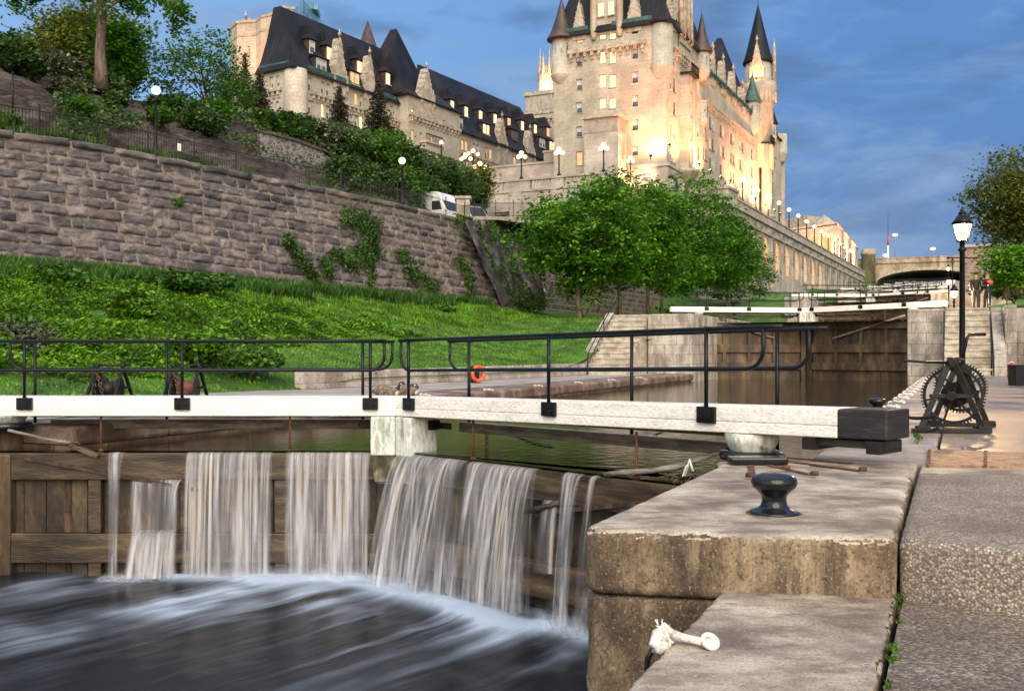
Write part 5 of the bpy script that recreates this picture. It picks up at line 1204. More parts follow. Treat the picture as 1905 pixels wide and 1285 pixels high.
# trims
b = MB(); corbels(b, fw, 1.9, 11.6, 36.0, .85); corbels(b, fe, 2.2, S1 - 1, 35.7, .85); corbels(b, fe, S1 + 1.4, 45, 33.2, .85, -.5); corbels(b, fe, 52, 60, 33.2, .85, -.5); b.build('corbel_band', M['trim_stone'], root)
b = MB(); fw.box(b, s1 + .4, LW + .25, 22.0, 22.35, .003, .35); fe.box(b, -.2, S2, 22.0, 22.35, .003, .35); fe.box(b, -.1, S2, 15, 21.99, .004, .18); fw.box(b, s1 + .4, LW + .1, 15, 21.99, .004, .18)
b.build('plinth', M['pink_stone'], root)
for f_, px in ((fw, 1203), (fe, 1253), (fe, 1272)):   # round-headed openings of the base storey
    s_c = f_.s_at(px); b = MB(); pts = [f_.P(s_c - 1.1, 18, .2), f_.P(s_c + 1.1, 18, .2)] + [f_.P(s_c + 1.1 * math.cos(a), 19.9 + 1.1 * math.sin(a), .2) for a in np.linspace(0, math.pi, 12)]
    b.poly(pts); b.build('arched_window', M['glass'], root)
    b = MB(); b.tube([f_.P(s_c + 1.2 * math.cos(a), 19.9 + 1.2 * math.sin(a), .22) for a in np.linspace(0, math.pi, 14)], .13, 6); b.build('arch_moulding', M['trim_stone'], root)
# oriel bays and balconies on the east face
for sc_, wdt in ((fe.s_at(1272), 2.6), (fe.s_at(1420.5), 2.6)):
    b = MB(); hl = []
    fo = Facade(fe.P(sc_ - wdt / 2, 0, 1.0), fe.e); rows = [(23.3 + 2.75 * i, 25.2 + 2.75 * i) for i in range(4)]
    fo.wall(b, 0, wdt, 22.4, 33.6, [(.75, 1.75, z0, z1) for z0, z1 in rows])
    for s_ in (0, wdt): b.poly([fo.P(s_, 22.4), fo.P(s_, 33.6), fe.P(sc_ - wdt / 2 + s_, 33.6), fe.P(sc_ - wdt / 2 + s_, 22.4)])
    b.poly([fo.P(0, 33.6), fo.P(wdt, 33.6), fe.P(sc_ + wdt / 2, 33.6), fe.P(sc_ - wdt / 2, 33.6)])
    c0 = fe.P(sc_, 0, .1); b.lathe(Vector((c0.x, c0.y, 0)), [(.3, 20.6), (1.0, 21.4), (1.7, 22.2), (1.9, 22.5)], 18)
    o = b.build('oriel_bay', M['limestone'], root)
    for z0, z1 in rows: w_ = add_window(root, fo, .75, 1.75, z0, z1, 'dim')
    b = MB(); fo.box(b, -.25, wdt + .25, 33.62, 33.85, -1.2, .45)
    for i in range(11): b.tube([fo.P(-.2 + i * (wdt + .4) / 10, 33.85, .4), fo.P(-.2 + i * (wdt + .4) / 10, 34.75, .4)], .04, 5)
    fo.box(b, -.25, wdt + .25, 34.76, 34.86, .33, .47); b.build('balcony', M['iron'], root)
# corner turrets
turret(root, WL + V2(fw.e) * .75 + V2(eE) * .5, 1.15, 34.0, z_e, 43.2, rr=1.75)
def flat_turret(px_s, f, r, z0, z1):
    c = f.P(px_s, 0, -.8); b = MB(); b.lathe(Vector((c.x, c.y, 0)), [(r * .55, z0 - 1.7), (r * .78, z0 - 1.3), (r * .8, z0 - 1.1), (r * .98, z0 - .6), (r * 1.0, z0 - .45), (r * 1.12, z0 - .1), (r * 1.12, z0), (r, z0 + .1), (r, z1)], 24); return b.build('corner_turret', M['limestone'], root)
flat_turret(.8, fe, 1.25, 33.4, z_e + .1)
c = fe.P(.8, 0, -.8); b = MB(); b.lathe(Vector((c.x, c.y, 0)), [(1.6, z_e - .05), (1.7, z_e + .1), (1.2, z_e + .5), (.5, z_e + 1.4)], 24); b.build('turret_roof', M['copper'], root)
turret(root, fe.P(13.2, 0, .3), 1.0, 36.0, 38.4, 43.3, rr=1.3)
turret(root, fe.P(fe.s_at(1306) + .4, 0, -.3), .85, 30.4, 32.6, 33.0, roof='limestone', rr=.9)
turret(root, fe.P(43.5, 0, -.4), 1.15, 35.4, 39.2, 43.6, roof='verdigris', rr=1.45)
flat_turret(S2 - .4, fe, 1.25, 35.4, 38.6)
turret(root, fe.P(56.5, 0, -.3), .8, 36.4, 38.6, 42.4, roof='copper', rr=1.1)
# great far tower
c = fe.P(50, 0, -1.0); cz = Vector((c.x, c.y, 0))
b = MB(); b.lathe(cz, [(2.35, 30), (2.35, 40.2), (2.7, 41.0), (2.85, 42.2), (2.85, 43.4), (2.05, 43.45), (2.05, 46.9)], 28); tw = b.build('round_tower', M['limestone'], root)
b = MB()
for k in range(22):
    a = k * 2 * math.pi / 22; p = cz + Vector((math.cos(a), math.sin(a), 0)) * 2.75; b.bar(p + UP * 40.3, p + UP * 41.9, .22, .3)
b.torus(cz + UP * 43.45, 2.8, .1, n=28, m=6); b.build('machicolation', M['trim_stone'], tw)
b = MB(); b.lathe(cz, [(2.35, 46.7), (2.4, 46.9), (1.95, 48.2), (.04, 56.2), (.03, 57.2)], 28); b.build('tower_roof', M['copper'], tw)
b = MB()
ff = Facade(cz + V2(fe.n) * 1.9 - V2(fe.e) * 5 - V2(wW) * 0, fe.e); 
fg = Facade((cz.x - 5 * .9, cz.y - 2.3 + 5 * .40), (.91, -.41)); gable(b, fg, 4.2, 1.9, 44.0, 49.6, .3, .9); b.build('tower_gable', M['trim_stone'], tw)
b = MB(); b.tube([Vector((c.x + 2.3, c.y - .9, 43.5)), Vector((c.x + 2.3, c.y - .9, 48.5)), Vector((c.x + 2.3, c.y - .9, 50.6))], [.35, .3, .04], 8); b.build('pinnacle', M['trim_stone'], tw)
# roofs
def quad_se(s0, s1, o0, o1): return [fe.P(s0, 0, o0), fe.P(s1, 0, o0), fe.P(s1, 0, o1), fe.P(s0, 0, o1)]
b = MB(); hip(b, [fe.P(0, 0, 0), fe.P(S1, 0, 0), fe.P(S1, 0, -LW), fe.P(0, 0, -LW)], z_e, 55, 4.8, flare=.45); b.build('roof', M['copper'], root)
b = MB(); hip(b, [fe.P(S1 + .1, 0, -.5), fe.P(S2, 0, -.5), fe.P(S2, 0, -LW), fe.P(S1 + .1, 0, -LW)], 37.42, 45.0, 5.5, flare=.4); b.build('roof', M['copper'], root)
b = MB(); rr_ = [[fe.P(s_, z_, o_) for s_, o_ in q_] for z_, q_ in ((37.5, ((33, -1), (52, -1), (52, -12), (33, -12))), (43.6, ((40.5, -3.6), (49.2, -3.6), (49.2, -9), (40.5, -9))), (50.6, ((46.4, -6), (47.2, -6), (47.2, -6.6), (46.4, -6.6))))]
for q0, q1 in zip(rr_, rr_[1:]):
    for i in range(4): b.poly([q0[i], q0[(i + 1) % 4], q1[(i + 1) % 4], q1[i]])
b.poly(rr_[-1]); b.build('roof', M['copper'], root)
for f_, a_, c_, z0_, z1_, o0_, o1_ in [(fw, .2, 4.4, z_e, z_e + .9, -.4, .25), (fw, 7.4, 12.2, z_e, z_e + .9, -.4, .25), (fe, 2.2, S1 - .5, z_e, z_e + .8, -.4, .2)] + [(fe, s_, s_ + 2.6, 37.1, 37.8, -.9, -.15) for s_ in np.arange(S1 + 1, 60, 3.4)]:
    b = MB(); f_.box(b, a_, c_, z0_, z1_, o0_, o1_); b.build('eave_cresting', M['verdigris'], root)
# wall dormers
b = MB()
sc_ = fw.s_at(1129); fw.box(b, sc_ - 1.55, sc_ + 1.55, z_e - .4, 44.5, -2.0, .15); 
for sg in (-1, 1): b.lathe(fw.P(sc_ + sg * 1.6, 0, .1), [(.3, 37.4), (.42, 38.2), (.42, 43.6), (.5, 43.7), (.5, 44), (.05, 46.6)], 10)
b.build('wall_dormer', M['limestone'], root)
for dx in (-.62, .62): add_window(root, fw, sc_ + dx - .42, sc_ + dx + .42, 40.0, 41.5, 'lit', out=.15, depth=-.07)
for f_, px, wd, zt_ in ((fw, 1077.5, 1.7, 42.2), (fw, 1180, 1.9, 42.6)):
    b = MB(); gable(b, f_, f_.s_at(px), wd, z_e - .6, zt_, .12, .9, False); b.build('stone_gable', M['trim_stone'], root)
b = MB(); s_ = fe.s_at(1273); fe.box(b, s_ - 2.0, s_ + 2.2, z_e - 1, 42.3, -1.2, .2); gable(b, fe, s_, 2.6, 42.2, 45.3, .15, .9); 
for k in (-2, -.9, .9, 2.1): b.tube([fe.P(s_ + k, 38, .2), fe.P(s_ + k, 43.4, .2), fe.P(s_ + k, 45, .2)], [.3, .24, .04], 8)
b.build('stone_gable', M['trim_stone'], root)
for px, w_, h_ in ((1252, 1.6, 3.6), (1333, 2.2, 4.8), (1352, 2.2, 4.8), (1370.5, 2.2, 4.8), (1388, 2, 4.0), (1418, 2.2, 4.2), (1436, 2.2, 3.8), (1446, 2, 3.4)):
    b = MB(); s_ = fe.s_at(px); z0 = z_e - .4 if px < 1300 else 36.2; gable(b, fe, s_, w_, z0, z0 + h_, .15 if px < 1300 else -.3, .9, False); b.build('stone_gable', M['trim_stone'], root)
# rear block seen left of the tower with lit chimney turret
b = MB(); fr = Facade(S(977, 300, 176), (-wW[0], -wW[1])); fr.box(b, 0, 9, 16, 47.0, -10, 0)
b.build('rear_block', M['pink_stone'], root)
b = MB(); fr.box(b, -.2, 9.2, 47.0, 47.7, -.6, .25); fr.box(b, -.1, 9, 43.6, 44.1, 0.003, .15)
for i in range(11): fr.box(b, .2 + i * .8, .52 + i * .8, 44.3, 46.9, .004, .1)
corbels(b, fr, .1, 8.8, 42.4, .8); b.build('cornice', M['trim_stone'], root)
b = MB(); c = S(1016, 180, 179); c.z = 0; b.lathe(c, [(1.5, 46.8), (1.5, 51.5), (.9, 52.2), (.85, 53.2), (.1, 53.5)], 8)
for k in range(6):
    a = k * math.pi / 3; p = c + Vector((math.cos(a), math.sin(a), 0)) * 1.1; b.tube([p + UP * 51.2, p + UP * 53.6, p + UP * 55.6 + UP * (k % 2) * 1.2], [.34, .25, .03], 6)
b.build('chimney_turret', M['trim_stone'], root)
# ---------------------------------------------------------------- long wing
root2 = thing('hotel_wing', (-5, 140, 15), 'long limestone hotel wing with dark copper roof and lit dormer windows, behind the hillside', 'building')
L0 = (-25.3, 113); fl_ = Facade(L0, (.5145, .8575)); fl0 = Facade(V2(L0) + Vector((-.8575, .5145, 0)) * 13, (.8575, -.5145))
SB0, SB1 = fl_.s_at(741), fl_.s_at(838); SE = 63
ZE = 34.0; lw = []
def wrow(f, px, wpx, tops, h, out=0, kinds=None):
    r = []; s0, s1 = f.s_at(px - wpx / 2, out), f.s_at(px + wpx / 2, out)
    for zt_ in tops: r.append(((round(s0, 3), round(s1, 3), round(zt_ - h, 3), round(zt_, 3)), kinds or rw.choice(['pale', 'pale', 'dark', 'pale', 'dim', 'lit'])))
    return r
sa = []; 
for px in (577, 601, 610.5, 641, 663, 672.5, 700.5, 709.5, 729): sa += wrow(fl_, px, 6.8, (33.5, 30.8, 28.1, 25.4), 1.55)
sb = []
for px in (768, 783, 804, 826): sb += wrow(fl_, px, 5, (33.4, 30.6, 27.8, 25.0), 1.5, out=1.6)
sc2 = []
for px in (843.5, 850.5, 861, 868, 882, 889, 905, 913, 931, 940, 958, 978, 986, 1007, 1015): sc2 += wrow(fl_, px, 4.9, (32.2, 29.3, 26.4), 1.5)
b = MB(); fl_.wall(b, 0, SB0, 12, ZE, [h for h, k in sa if h[1] < SB0]); fl_.wall(b, SB1, SE, 12, 33.2, [h for h, k in sc2 if h[0] > SB1])
fl_.wall(b, SB0, SB1, 12, 35.2, [h for h, k in sb if SB0 < h[0] and h[1] < SB1], out=1.6)
for s_ in (SB0, SB1): b.poly([fl_.P(s_, 12, 1.6), fl_.P(s_, 12, -2), fl_.P(s_, 35.2, -2), fl_.P(s_, 35.2, 1.6)])
eh = []
for px in (505, 516): 
    s0, s1 = fl0.s_at(px - 3), fl0.s_at(px + 3); eh += [((s0, s1, z - 1.5, z), 'pale') for z in (33.4, 30.4)]
fl0.wall(b, 7.6, 13, 12, ZE, [h for h, k in eh])
b.poly([fl_.P(SE, 12, 0), fl_.P(SE, 33.2, 0), fl_.P(SE, 33.2, -13), fl_.P(SE, 12, -13)])
b.build('wall', M['limestone'], root2)
cnt = 0
for h, k in sa:
    if h[1] < SB0: add_window(root2, fl_, *h, k); cnt += 1
for h, k in sb:
    if SB0 < h[0] and h[1] < SB1: add_window(root2, fl_, *h, k, out=1.6); cnt += 1
for h, k in eh: add_window(root2, fl0, *h, k); cnt += 1
for h, k in sc2:
    if h[0] > SB1 and cnt < 88: add_window(root2, fl_, *h, k if rw.random() < .5 else 'dim'); cnt += 1
c = fl_.P(1.0, 0, -.6); b = MB(); b.lathe(Vector((c.x, c.y, 0)), [(.5, 27.0), (.8, 27.4), (.85, 27.6), (1.2, 28.1), (1.45, 28.5), (1.35, 28.7), (1.35, ZE)], 24); b.build('corner_turret', M['limestone'], root2)
b = MB(); corbels(b, fl_, 2.8, SB0, 31.4, .8, h=.8); corbels(b, fl_, SB0 + .1, SB1 - .1, 32.3, .8, 1.6, h=.8); corbels(b, fl_, SB1 + .1, SE, 29.9, .8, h=.7); corbels(b, fl0, 8, 11.3, 31.4, .8, h=.8); b.build('corbel_band', M['trim_stone'], root2)
# roofs
def ridge_roof(b, s0, s1, zb, zr, ins, o0=0, depth=5.6, e0=2.2, e1=0):
    RE = lambda e_: s1 - (max(0, e_) / max(e0, .01)) * e1
    rows = [(.45, zb - .1, -.5), (.45, zb, -.5), (-ins * .1, zb + (zr - zb) * .14, .0), (-ins * .48, zb + (zr - zb) * .5, e0 * .5), (-ins, zr, e0)]
    for (oa, za, ea), (ob, zb_, eb) in zip(rows, rows[1:]):
        n = 1; b.poly([fl_.P(s0 + ea, za, o0 + oa), fl_.P(RE(ea), za, o0 + oa), fl_.P(RE(eb), zb_, o0 + ob), fl_.P(s0 + eb, zb_, o0 + ob)])
        ba, bb2 = -depth + max(0, min(.3, -oa)), -depth + max(0, min(.3, -ob))
        b.poly([fl_.P(s0 + ea, za, o0 + ba), fl_.P(s0 + ea, za, o0 + oa), fl_.P(s0 + eb, zb_, o0 + ob), fl_.P(s0 + eb, zb_, o0 + bb2)])
        b.poly([fl_.P(RE(ea), za, o0 + oa), fl_.P(RE(ea), za, o0 + ba), fl_.P(RE(eb), zb_, o0 + bb2), fl_.P(RE(eb), zb_, o0 + ob)])
        b.poly([fl_.P(RE(ea), za, o0 + ba), fl_.P(s0 + ea, za, o0 + ba), fl_.P(s0 + eb, zb_, o0 + bb2), fl_.P(RE(eb), zb_, o0 + bb2)])
    b.poly([fl_.P(s0 + e0, zr, o0 - ins), fl_.P(RE(e0), zr, o0 - ins), fl_.P(RE(e0), zr, o0 - depth + .3), fl_.P(s0 + e0, zr, o0 - depth + .3)])
b = MB(); ridge_roof(b, 0, SB0 + 2, ZE, 42.5, 4.2); b.build('roof', M['copper'], root2)
b = MB(); ridge_roof(b, SB1 - 3, SE, 33.2, 43.0, 5.2, e1=2.5); b.build('roof', M['copper'], root2)
b = MB(); hip(b, [fl_.P(SB0 - .6, 0, .9), fl_.P(SB0 + 7.0, 0, .9), fl_.P(SB0 + 7.0, 0, -7.5), fl_.P(SB0 - .6, 0, -7.5)], 35.4, 45.4, 3.7, flare=.1); b.build('roof', M['copper'], root2)
b = MB(); hip(b, [fl_.P(SB0 - .2, 0, 1.6), fl_.P(SB1, 0, 1.6), fl_.P(SB1, 0, -9), fl_.P(SB0 - .2, 0, -9)], 35.2, 38.2, 2.9, flare=.4); b.build('roof', M['copper'], root2)
b = MB(); c = S(684, 85, 152); b.lathe(Vector((c.x, c.y, 0)), [(2.3, 44), (1.9, 47.2), (.05, 52.6)], 14); b.build('spire', M['brown_copper'], root2)
for f_, a_, c_ in ((fl_, 2.6, 10), (fl_, 14.5, 19), (fl0, 7.8, 12.5)):
    b = MB(); f_.box(b, a_, c_, ZE, ZE + .8, -.3, .25); b.build('eave_cresting', M['verdigris'], root2)
def dormer(px, py, wd, kind, zb, zr, ins, dbl=False):
    d0 = 0
    for _ in range(4):
        s_ = fl_.s_at(px, -d0); z = fl_.z_at(px, py, -d0); d0 = max(0, ins * (z - zb) / (zr - zb) - .25)
    b = MB(); o = -d0 + .25; zt_, zb_ = z + .75, z - .8
    fl_.box(b, s_ - wd / 2 - .16, s_ + wd / 2 + .16, zb_ - .25, zt_ + .08, o - 2.6, o)
    dm = b.build('dormer', M['brown_copper'], root2)
    b = MB(); hh = wd * 1.9 if not dbl else wd * .45
    c = [fl_.P(s_ - wd / 2 - .4, zt_ + .08, o + .35), fl_.P(s_ + wd / 2 + .4, zt_ + .08, o + .35), fl_.P(s_ + wd / 2 + .4, zt_ + .08, o - 2.6), fl_.P(s_ - wd / 2 - .4, zt_ + .08, o - 2.6)]
    m1_ = [fl_.P(s_ - wd * .34, zt_ + hh * .4, o - .05), fl_.P(s_ + wd * .34, zt_ + hh * .4, o - .05), fl_.P(s_ + wd * .34, zt_ + hh * .4, o - 2.8), fl_.P(s_ - wd * .34, zt_ + hh * .4, o - 2.8)]
    tp = [fl_.P(s_ - wd * .22, zt_ + hh, o - .5), fl_.P(s_ + wd * .22, zt_ + hh, o - .5), fl_.P(s_ + wd * .22, zt_ + hh, o - 3), fl_.P(s_ - wd * .22, zt_ + hh, o - 3)]
    b.hexa(c, m1_); b.hexa([p + UP * .001 for p in m1_], tp); b.build('hood', M['copper'], dm)
    n = 2 if dbl else 1
    for i in range(n):
        w_ = wd / n; a = s_ - wd / 2 + i * w_; add_window(root2, fl_, a + .06, a + w_ - .06, zb_, zt_ - .05, kind, out=o, depth=-.075)
ka = [(577, 88, 'pale'), (609, 100, 'lit'), (665, 125, 'lit'), (718, 147, 'lit')]
for px, py, k in ka: dormer(px, py, 1.0, k, ZE, 42.5, 4.2)
for px, py, k in ((594, 122, 'pale'), (656, 147, 'dim')): dormer(px, py, 1.8, k, ZE, 42.5, 4.2, True)
for px, py, k in ((838, 197, 'lit'), (864, 208, 'lit'), (891, 215, 'lit'), (918, 221, 'lit'), (944, 228, 'dim'), (969, 234, 'lit'), (993, 240, 'lit'), (1017, 246, 'dim')): dormer(px, py, 1.0, k, 33.2, 43.0, 5.2)
for px, py, k in ((851, 228, 'pale'), (901, 241, 'lit'), (954, 252, 'dark'), (1006, 266, 'pale'), (1024, 272, 'lit')): dormer(px, py, 1.9, k, 33.2, 43.0, 5.2, True)
for px, wd, z0, z1, out in ((634, 2.3, ZE - .8, 39.6, .2), (690, 2.3, ZE - .8, 39.0, .2), (796, 2.9, 34.6, 39.6, 1.8), (936, 2.5, 32.4, 37.6, .2), (988, 2.5, 32.4, 37.4, .2)):
    b = MB(); s_ = fl_.s_at(px, out); gable(b, fl_, s_, wd, z0, z1, out, 1.2); fl_.box(b, s_ - wd / 2, s_ + wd / 2, z0 - 2.6, z0 - .002, out - .6, out); b.build('stone_gable', M['trim_stone'], root2)
s_ = fl_.s_at(796, 1.6)
b = MB(); fl_.box(b, s_ - 1.7, s_ + 1.7, 24.2, 29.2, 1.61, 2.5); fl_.box(b, s_ - 1.9, s_ + 1.9, 29.2, 29.5, 1.61, 2.8); b.build('oriel_bay', M['limestone'], root2)
b = MB()
for i in range(12): b.tube([fl_.P(s_ - 1.8 + i * .327, 29.5, 2.7), fl_.P(s_ - 1.8 + i * .327, 30.3, 2.7)], .04, 5)
fl_.box(b, s_ - 1.9, s_ + 1.9, 30.3, 30.4, 2.62, 2.78); b.build('balcony', M['iron'], root2)
fo = Facade(fl_.P(s_ - 1.7, 0, 2.5), fl_.e)
for a in (.45, 2.05): add_window(root2, fo, a, a + .9, 25.6, 28.2, 'pale', depth=-.07)
# ---------------------------------------------------------------- castellated end block at the left
root3 = thing('castellated_block', S(490, 60, 124), 'flat roofed castellated limestone block left of the long wing', 'building')
pl = [(428, 127), (441, 124.5), (476, 124), (486, 122.5), (506, 121.5), (545, 124), (566, 136), (430, 142)]
pts = [S(px, 300, d) for px, d in pl]; b = MB(); zt_ = 42.9
b.hexa([(p.x, p.y, 14) for p in pts], [(p.x, p.y, zt_) for p in pts]); b.build('wall', M['limestone'], root3)
b = MB()
def ringbox(z0, z1, g):
    c = sum(pts, Vector()) / len(pts); q = [Vector((c.x + (p.x - c.x) * g, c.y + (p.y - c.y) * g, 0)) for p in pts]; b.hexa([(p.x, p.y, z0) for p in q], [(p.x, p.y, z1) for p in q])
ringbox(zt_ + .002, zt_ + .3, 1.03); ringbox(41.2, 41.5, 1.02); ringbox(36.2, 36.4, 1.012)
b.build('string_course', M['trim_stone'], root3)
b = MB()
fb = Facade(S(428, 300, 127), (S(476, 300, 124) - S(428, 300, 127)).xy)
for i in range(5): fb.box(b, .2 + i * .75, .62 + i * .75, zt_ + .3, zt_ + .9, -.4, 0)
fb2 = Facade(S(486, 300, 122.5), (S(545, 300, 124) - S(486, 300, 122.5)).xy)
fb2.box(b, 2.9, 4.1, zt_ + .3, zt_ + 1.9, -2.2, -.8); fb2.box(b, 2.75, 4.25, zt_ + 1.9, zt_ + 2.2, -2.3, -.7)
b.build('parapet', M['trim_stone'], root3)
b = MB(); gable(b, fb, fb.s_at(459), 1.9, 37.8, 43.6, .35, .5); b.build('stone_gable', M['trim_stone'], root3)
add_window(root3, fb, fb.s_at(455), fb.s_at(463), 39.2 - 1.9, 39.2 - .2, 'dark', depth=-.08)
add_window(root3, fb, fb.s_at(453), fb.s_at(462), 33.4, 35.6, 'lit', depth=-.08)
add_window(root3, fb2, fb2.s_at(513), fb2.s_at(517), 38.2, 39.9, 'dark', depth=-.08)
# glass office tower behind
M['glass_tower'] = surf('office_glass', [(.3, (.12, .26, .38)), (.6, (.22, .42, .56)), (.8, (.34, .52, .62))], .15, .25, 0, 2, brick=(3.2, 3.4, .16, (.09, .15, .21), .8))
root4 = thing('glass_tower', S(580, 60, 280), 'blue glass office tower rising behind the hotel roof', 'building')
b = MB(); p, q = S(545, 14, 280), S(563, 12, 270); r_ = S(622, 36, 300)
b.hexa([(p.x, p.y, 20), (q.x, q.y, 20), (r_.x, r_.y, 20), (p.x + 12, p.y + 40, 20)], [(p.x, p.y, 98.5), (q.x, q.y, 98.5), (r_.x, r_.y, 98.5), (p.x + 12, p.y + 40, 98.5)]); b.build('glass_facade', M['glass_tower'], root4)
b = MB(); p2_ = S(568, 11, 276); b.hexa([(p2_.x - 1, p2_.y, 98.6), (p2_.x + 3, p2_.y + 3, 98.6), (p2_.x + 2, p2_.y + 12, 98.6), (p2_.x - 2, p2_.y + 9, 98.6)], [(p2_.x - 1, p2_.y, 100.3), (p2_.x + 3, p2_.y + 3, 100.3), (p2_.x + 2, p2_.y + 12, 100.3), (p2_.x - 2, p2_.y + 9, 100.3)]); b.build('roof_plant', M['glass_tower'], root4)
# ---------------------------------------------------------------- terraces
root5 = thing('terrace_wall', (9.66, 103, 11), 'pale balustraded terrace wall with dark louvred bays below the hotel', 'terrace')
C0 = Vector((9.66, 103, 0)); ft = Facade(C0 + V2(wW) * 16, (-wW[0], -wW[1])); ft2 = Facade(C0, eE); ZT = 18.9
b = MB(); ft.wall(b, 0, 16, 11, ZT, [(2.9, 6.0, 13.2, 16.6), (7.0, 11.4, 13.2, 16.6)], depth=.5); ft2.wall(b, 0, 34, 3, ZT)
pp = [C0, ft2.P(34, 0), ft2.P(34, 0) + V2(wW) * 34, C0 + V2(wW) * 34]; b.poly([(p.x, p.y, ZT - .1) for p in pp])
b.build('wall', M['pink_stone'], root5)
b = MB()
for a0, a1 in ((2.9, 6.0), (7.0, 11.4)):
    for i in range(9): ft.box(b, a0 + .02, a1 - .02, 13.3 + i * .38, 13.52 + i * .38, -.45, -.25)
b.build('louvres', M['trim_stone'], root5)
b = MB()
for a0, a1 in ((2.9, 6.0), (7.0, 11.4)): b.poly([ft.P(a0, 13.2, -.5), ft.P(a1, 13.2, -.5), ft.P(a1, 16.6, -.5), ft.P(a0, 16.6, -.5)])
b.build('louvre_backing', M['black_paint'], root5)
def balustrade(root, f, segs, z, L_):
    b = MB(); f.box(b, 0, L_, z - .25, z, -.5, .12); f.box(b, 0, L_, z + .95, z + 1.15, -.42, .14)
    prev = 0
    for a0, a1 in segs: f.box(b, prev, a0, z + .001, z + .949, -.36, .04); prev = a1
    if prev < L_: f.box(b, prev, L_, z + .001, z + .949, -.36, .04)
    b.build('parapet', M['pink_stone'], root)
    b = MB()
    for a0, a1 in segs:
        n = int((a1 - a0) / .34)
        for i in range(n):
            a = a0 + (i + .5) * (a1 - a0) / n; p = f.P(a, z, -.15); b.lathe(p, [(.10, 0), (.10, .08), (.06, .14), (.12, .38), (.09, .6), (.05, .78), (.09, .88), (.1, .95)], 8)
    b.build('balusters', M['trim_stone'], root)
balustrade(root5, ft, [(1.6, 4.2), (7.4, 9.9), (11.4, 14.4)], ZT, 16)
balustrade(root5, ft2, [(1.5, 4), (5.2, 8), (9.2, 12), (13.2, 16), (17.2, 20), (21, 24), (25.2, 28), (29.2, 32.6)], ZT, 34)
b = MB(); ft.box(b, 5.0, 6.4, 13.5, 18.6, .003, .25); ft.box(b, 10.0, 11.3, 16.7, 18.6, .003, .12); b.build('pilaster', M['pink_stone'], root5)
b = MB(); fu = Facade(S(905, 345, 124), (-wW[0], -wW[1])); fu.box(b, 0, 16, 16, 24.3, -.5, 0); fu.box(b, -.1, 16.1, 24.3, 24.55, -.6, .12); fu.box(b, 8, 16, 24.56, 25.6, -.5, -.02); fu.box(b, 7.9, 16.1, 25.6, 25.85, -.6, .1)
b.build('upper_wall', M['pink_stone'], root5)
# small-stone retaining wall behind the maples
M['ashlar'] = surf('squared_rubble', [(.3, (.11, .085, .075)), (.55, (.22, .175, .15)), (.8, (.33, .28, .24))], 1.3, .9, .5, 12, brick=(.85, .42, .05, (.33, .28, .23), .62), bdist=.05)
fa = Facade((2.4, 70.5), eE)
b = MB(); fa.wall(b, 0, 62, -2, 10.6); fa.box(b, -.1, 62, 10.6, 11.0, -.6, .12)
o = b.build('retaining_wall', M['ashlar']); tag(o, 'retaining wall of small squared stones behind the maple trunks', 'wall')
# ---------------------------------------------------------------- arcade wall along the canal
root6 = thing('arcade_wall', (40, 150, 3), 'long limestone arcade wall with tall arched windows running towards the bridge', 'arcade')
Q0 = Vector((29.6, 127, 0)); eA = Vector((.505, 1, 0)).normalized(); fq = Facade(Q0 - eA * 7, eA); LQ = 131; ZA = 20
bay = 7.73; off_ = 7 + .2
b = MB(); arches = []
for k in range(17):
    a = off_ + k * bay - bay * .55 + 3.0; arches.append((a, a + 3.0, 13.0 if k < 12 else 14.6, 16.2))
fq.wall(b, 0, LQ, 2, ZA, [(a, c, z0, zs + 1.5) for a, c, z0, zs in arches], depth=.2)
for a, c, z0, zs in arches:
    m = (a + c) / 2; N_ = 10
    for i in range(N_):
        t0, t1 = math.pi * i / N_, math.pi * (i + 1) / N_; x0, x1 = m - 1.5 * math.cos(t0), m - 1.5 * math.cos(t1)
        b.poly([fq.P(x0, zs + 1.5 * math.sin(t0)), fq.P(x1, zs + 1.5 * math.sin(t1)), fq.P(x1, zs + 1.5), fq.P(x0, zs + 1.5)])
        b.poly([fq.P(x0, zs + 1.5 * math.sin(t0)), fq.P(x1, zs + 1.5 * math.sin(t1)), fq.P(x1, zs + 1.5 * math.sin(t1), -.2), fq.P(x0, zs + 1.5 * math.sin(t0), -.2)])
b.poly([fq.P(0, 2, 0), fq.P(0, 2, -12), fq.P(0, ZA, -12), fq.P(0, ZA, 0)])
b.poly([fq.P(0, ZA - .2, -.4), fq.P(LQ, ZA - .2, -.4), fq.P(LQ, ZA - .2, -16), fq.P(0, ZA - .2, -16)])
b.build('wall', M['pink_stone'], root6)
for i, (a, c, z0, zs) in enumerate(arches):
    b = MB(); b.poly([fq.P(a, z0, -.19), fq.P(c, z0, -.19), fq.P(c, zs + 1.5, -.19), fq.P(a, zs + 1.5, -.19)]); o = b.build('arched_window', M['lit_dim'] if 2 <= i <= 8 else (M['sky_pane'] if i < 2 else M['glass']), root6)
    b = MB()
    for f_ in (.0, .333, .667, 1.0): x = a + f_ * (c - a); fq.box(b, x - .06, x + .06, z0, zs + 1.5, -.18, -.13)
    for zz in (z0 + .05, z0 + 1.5, zs): fq.box(b, a, c, zz, zz + .1, -.18, -.14)
    b.build('glazing_bars', M['trim_stone'], o)
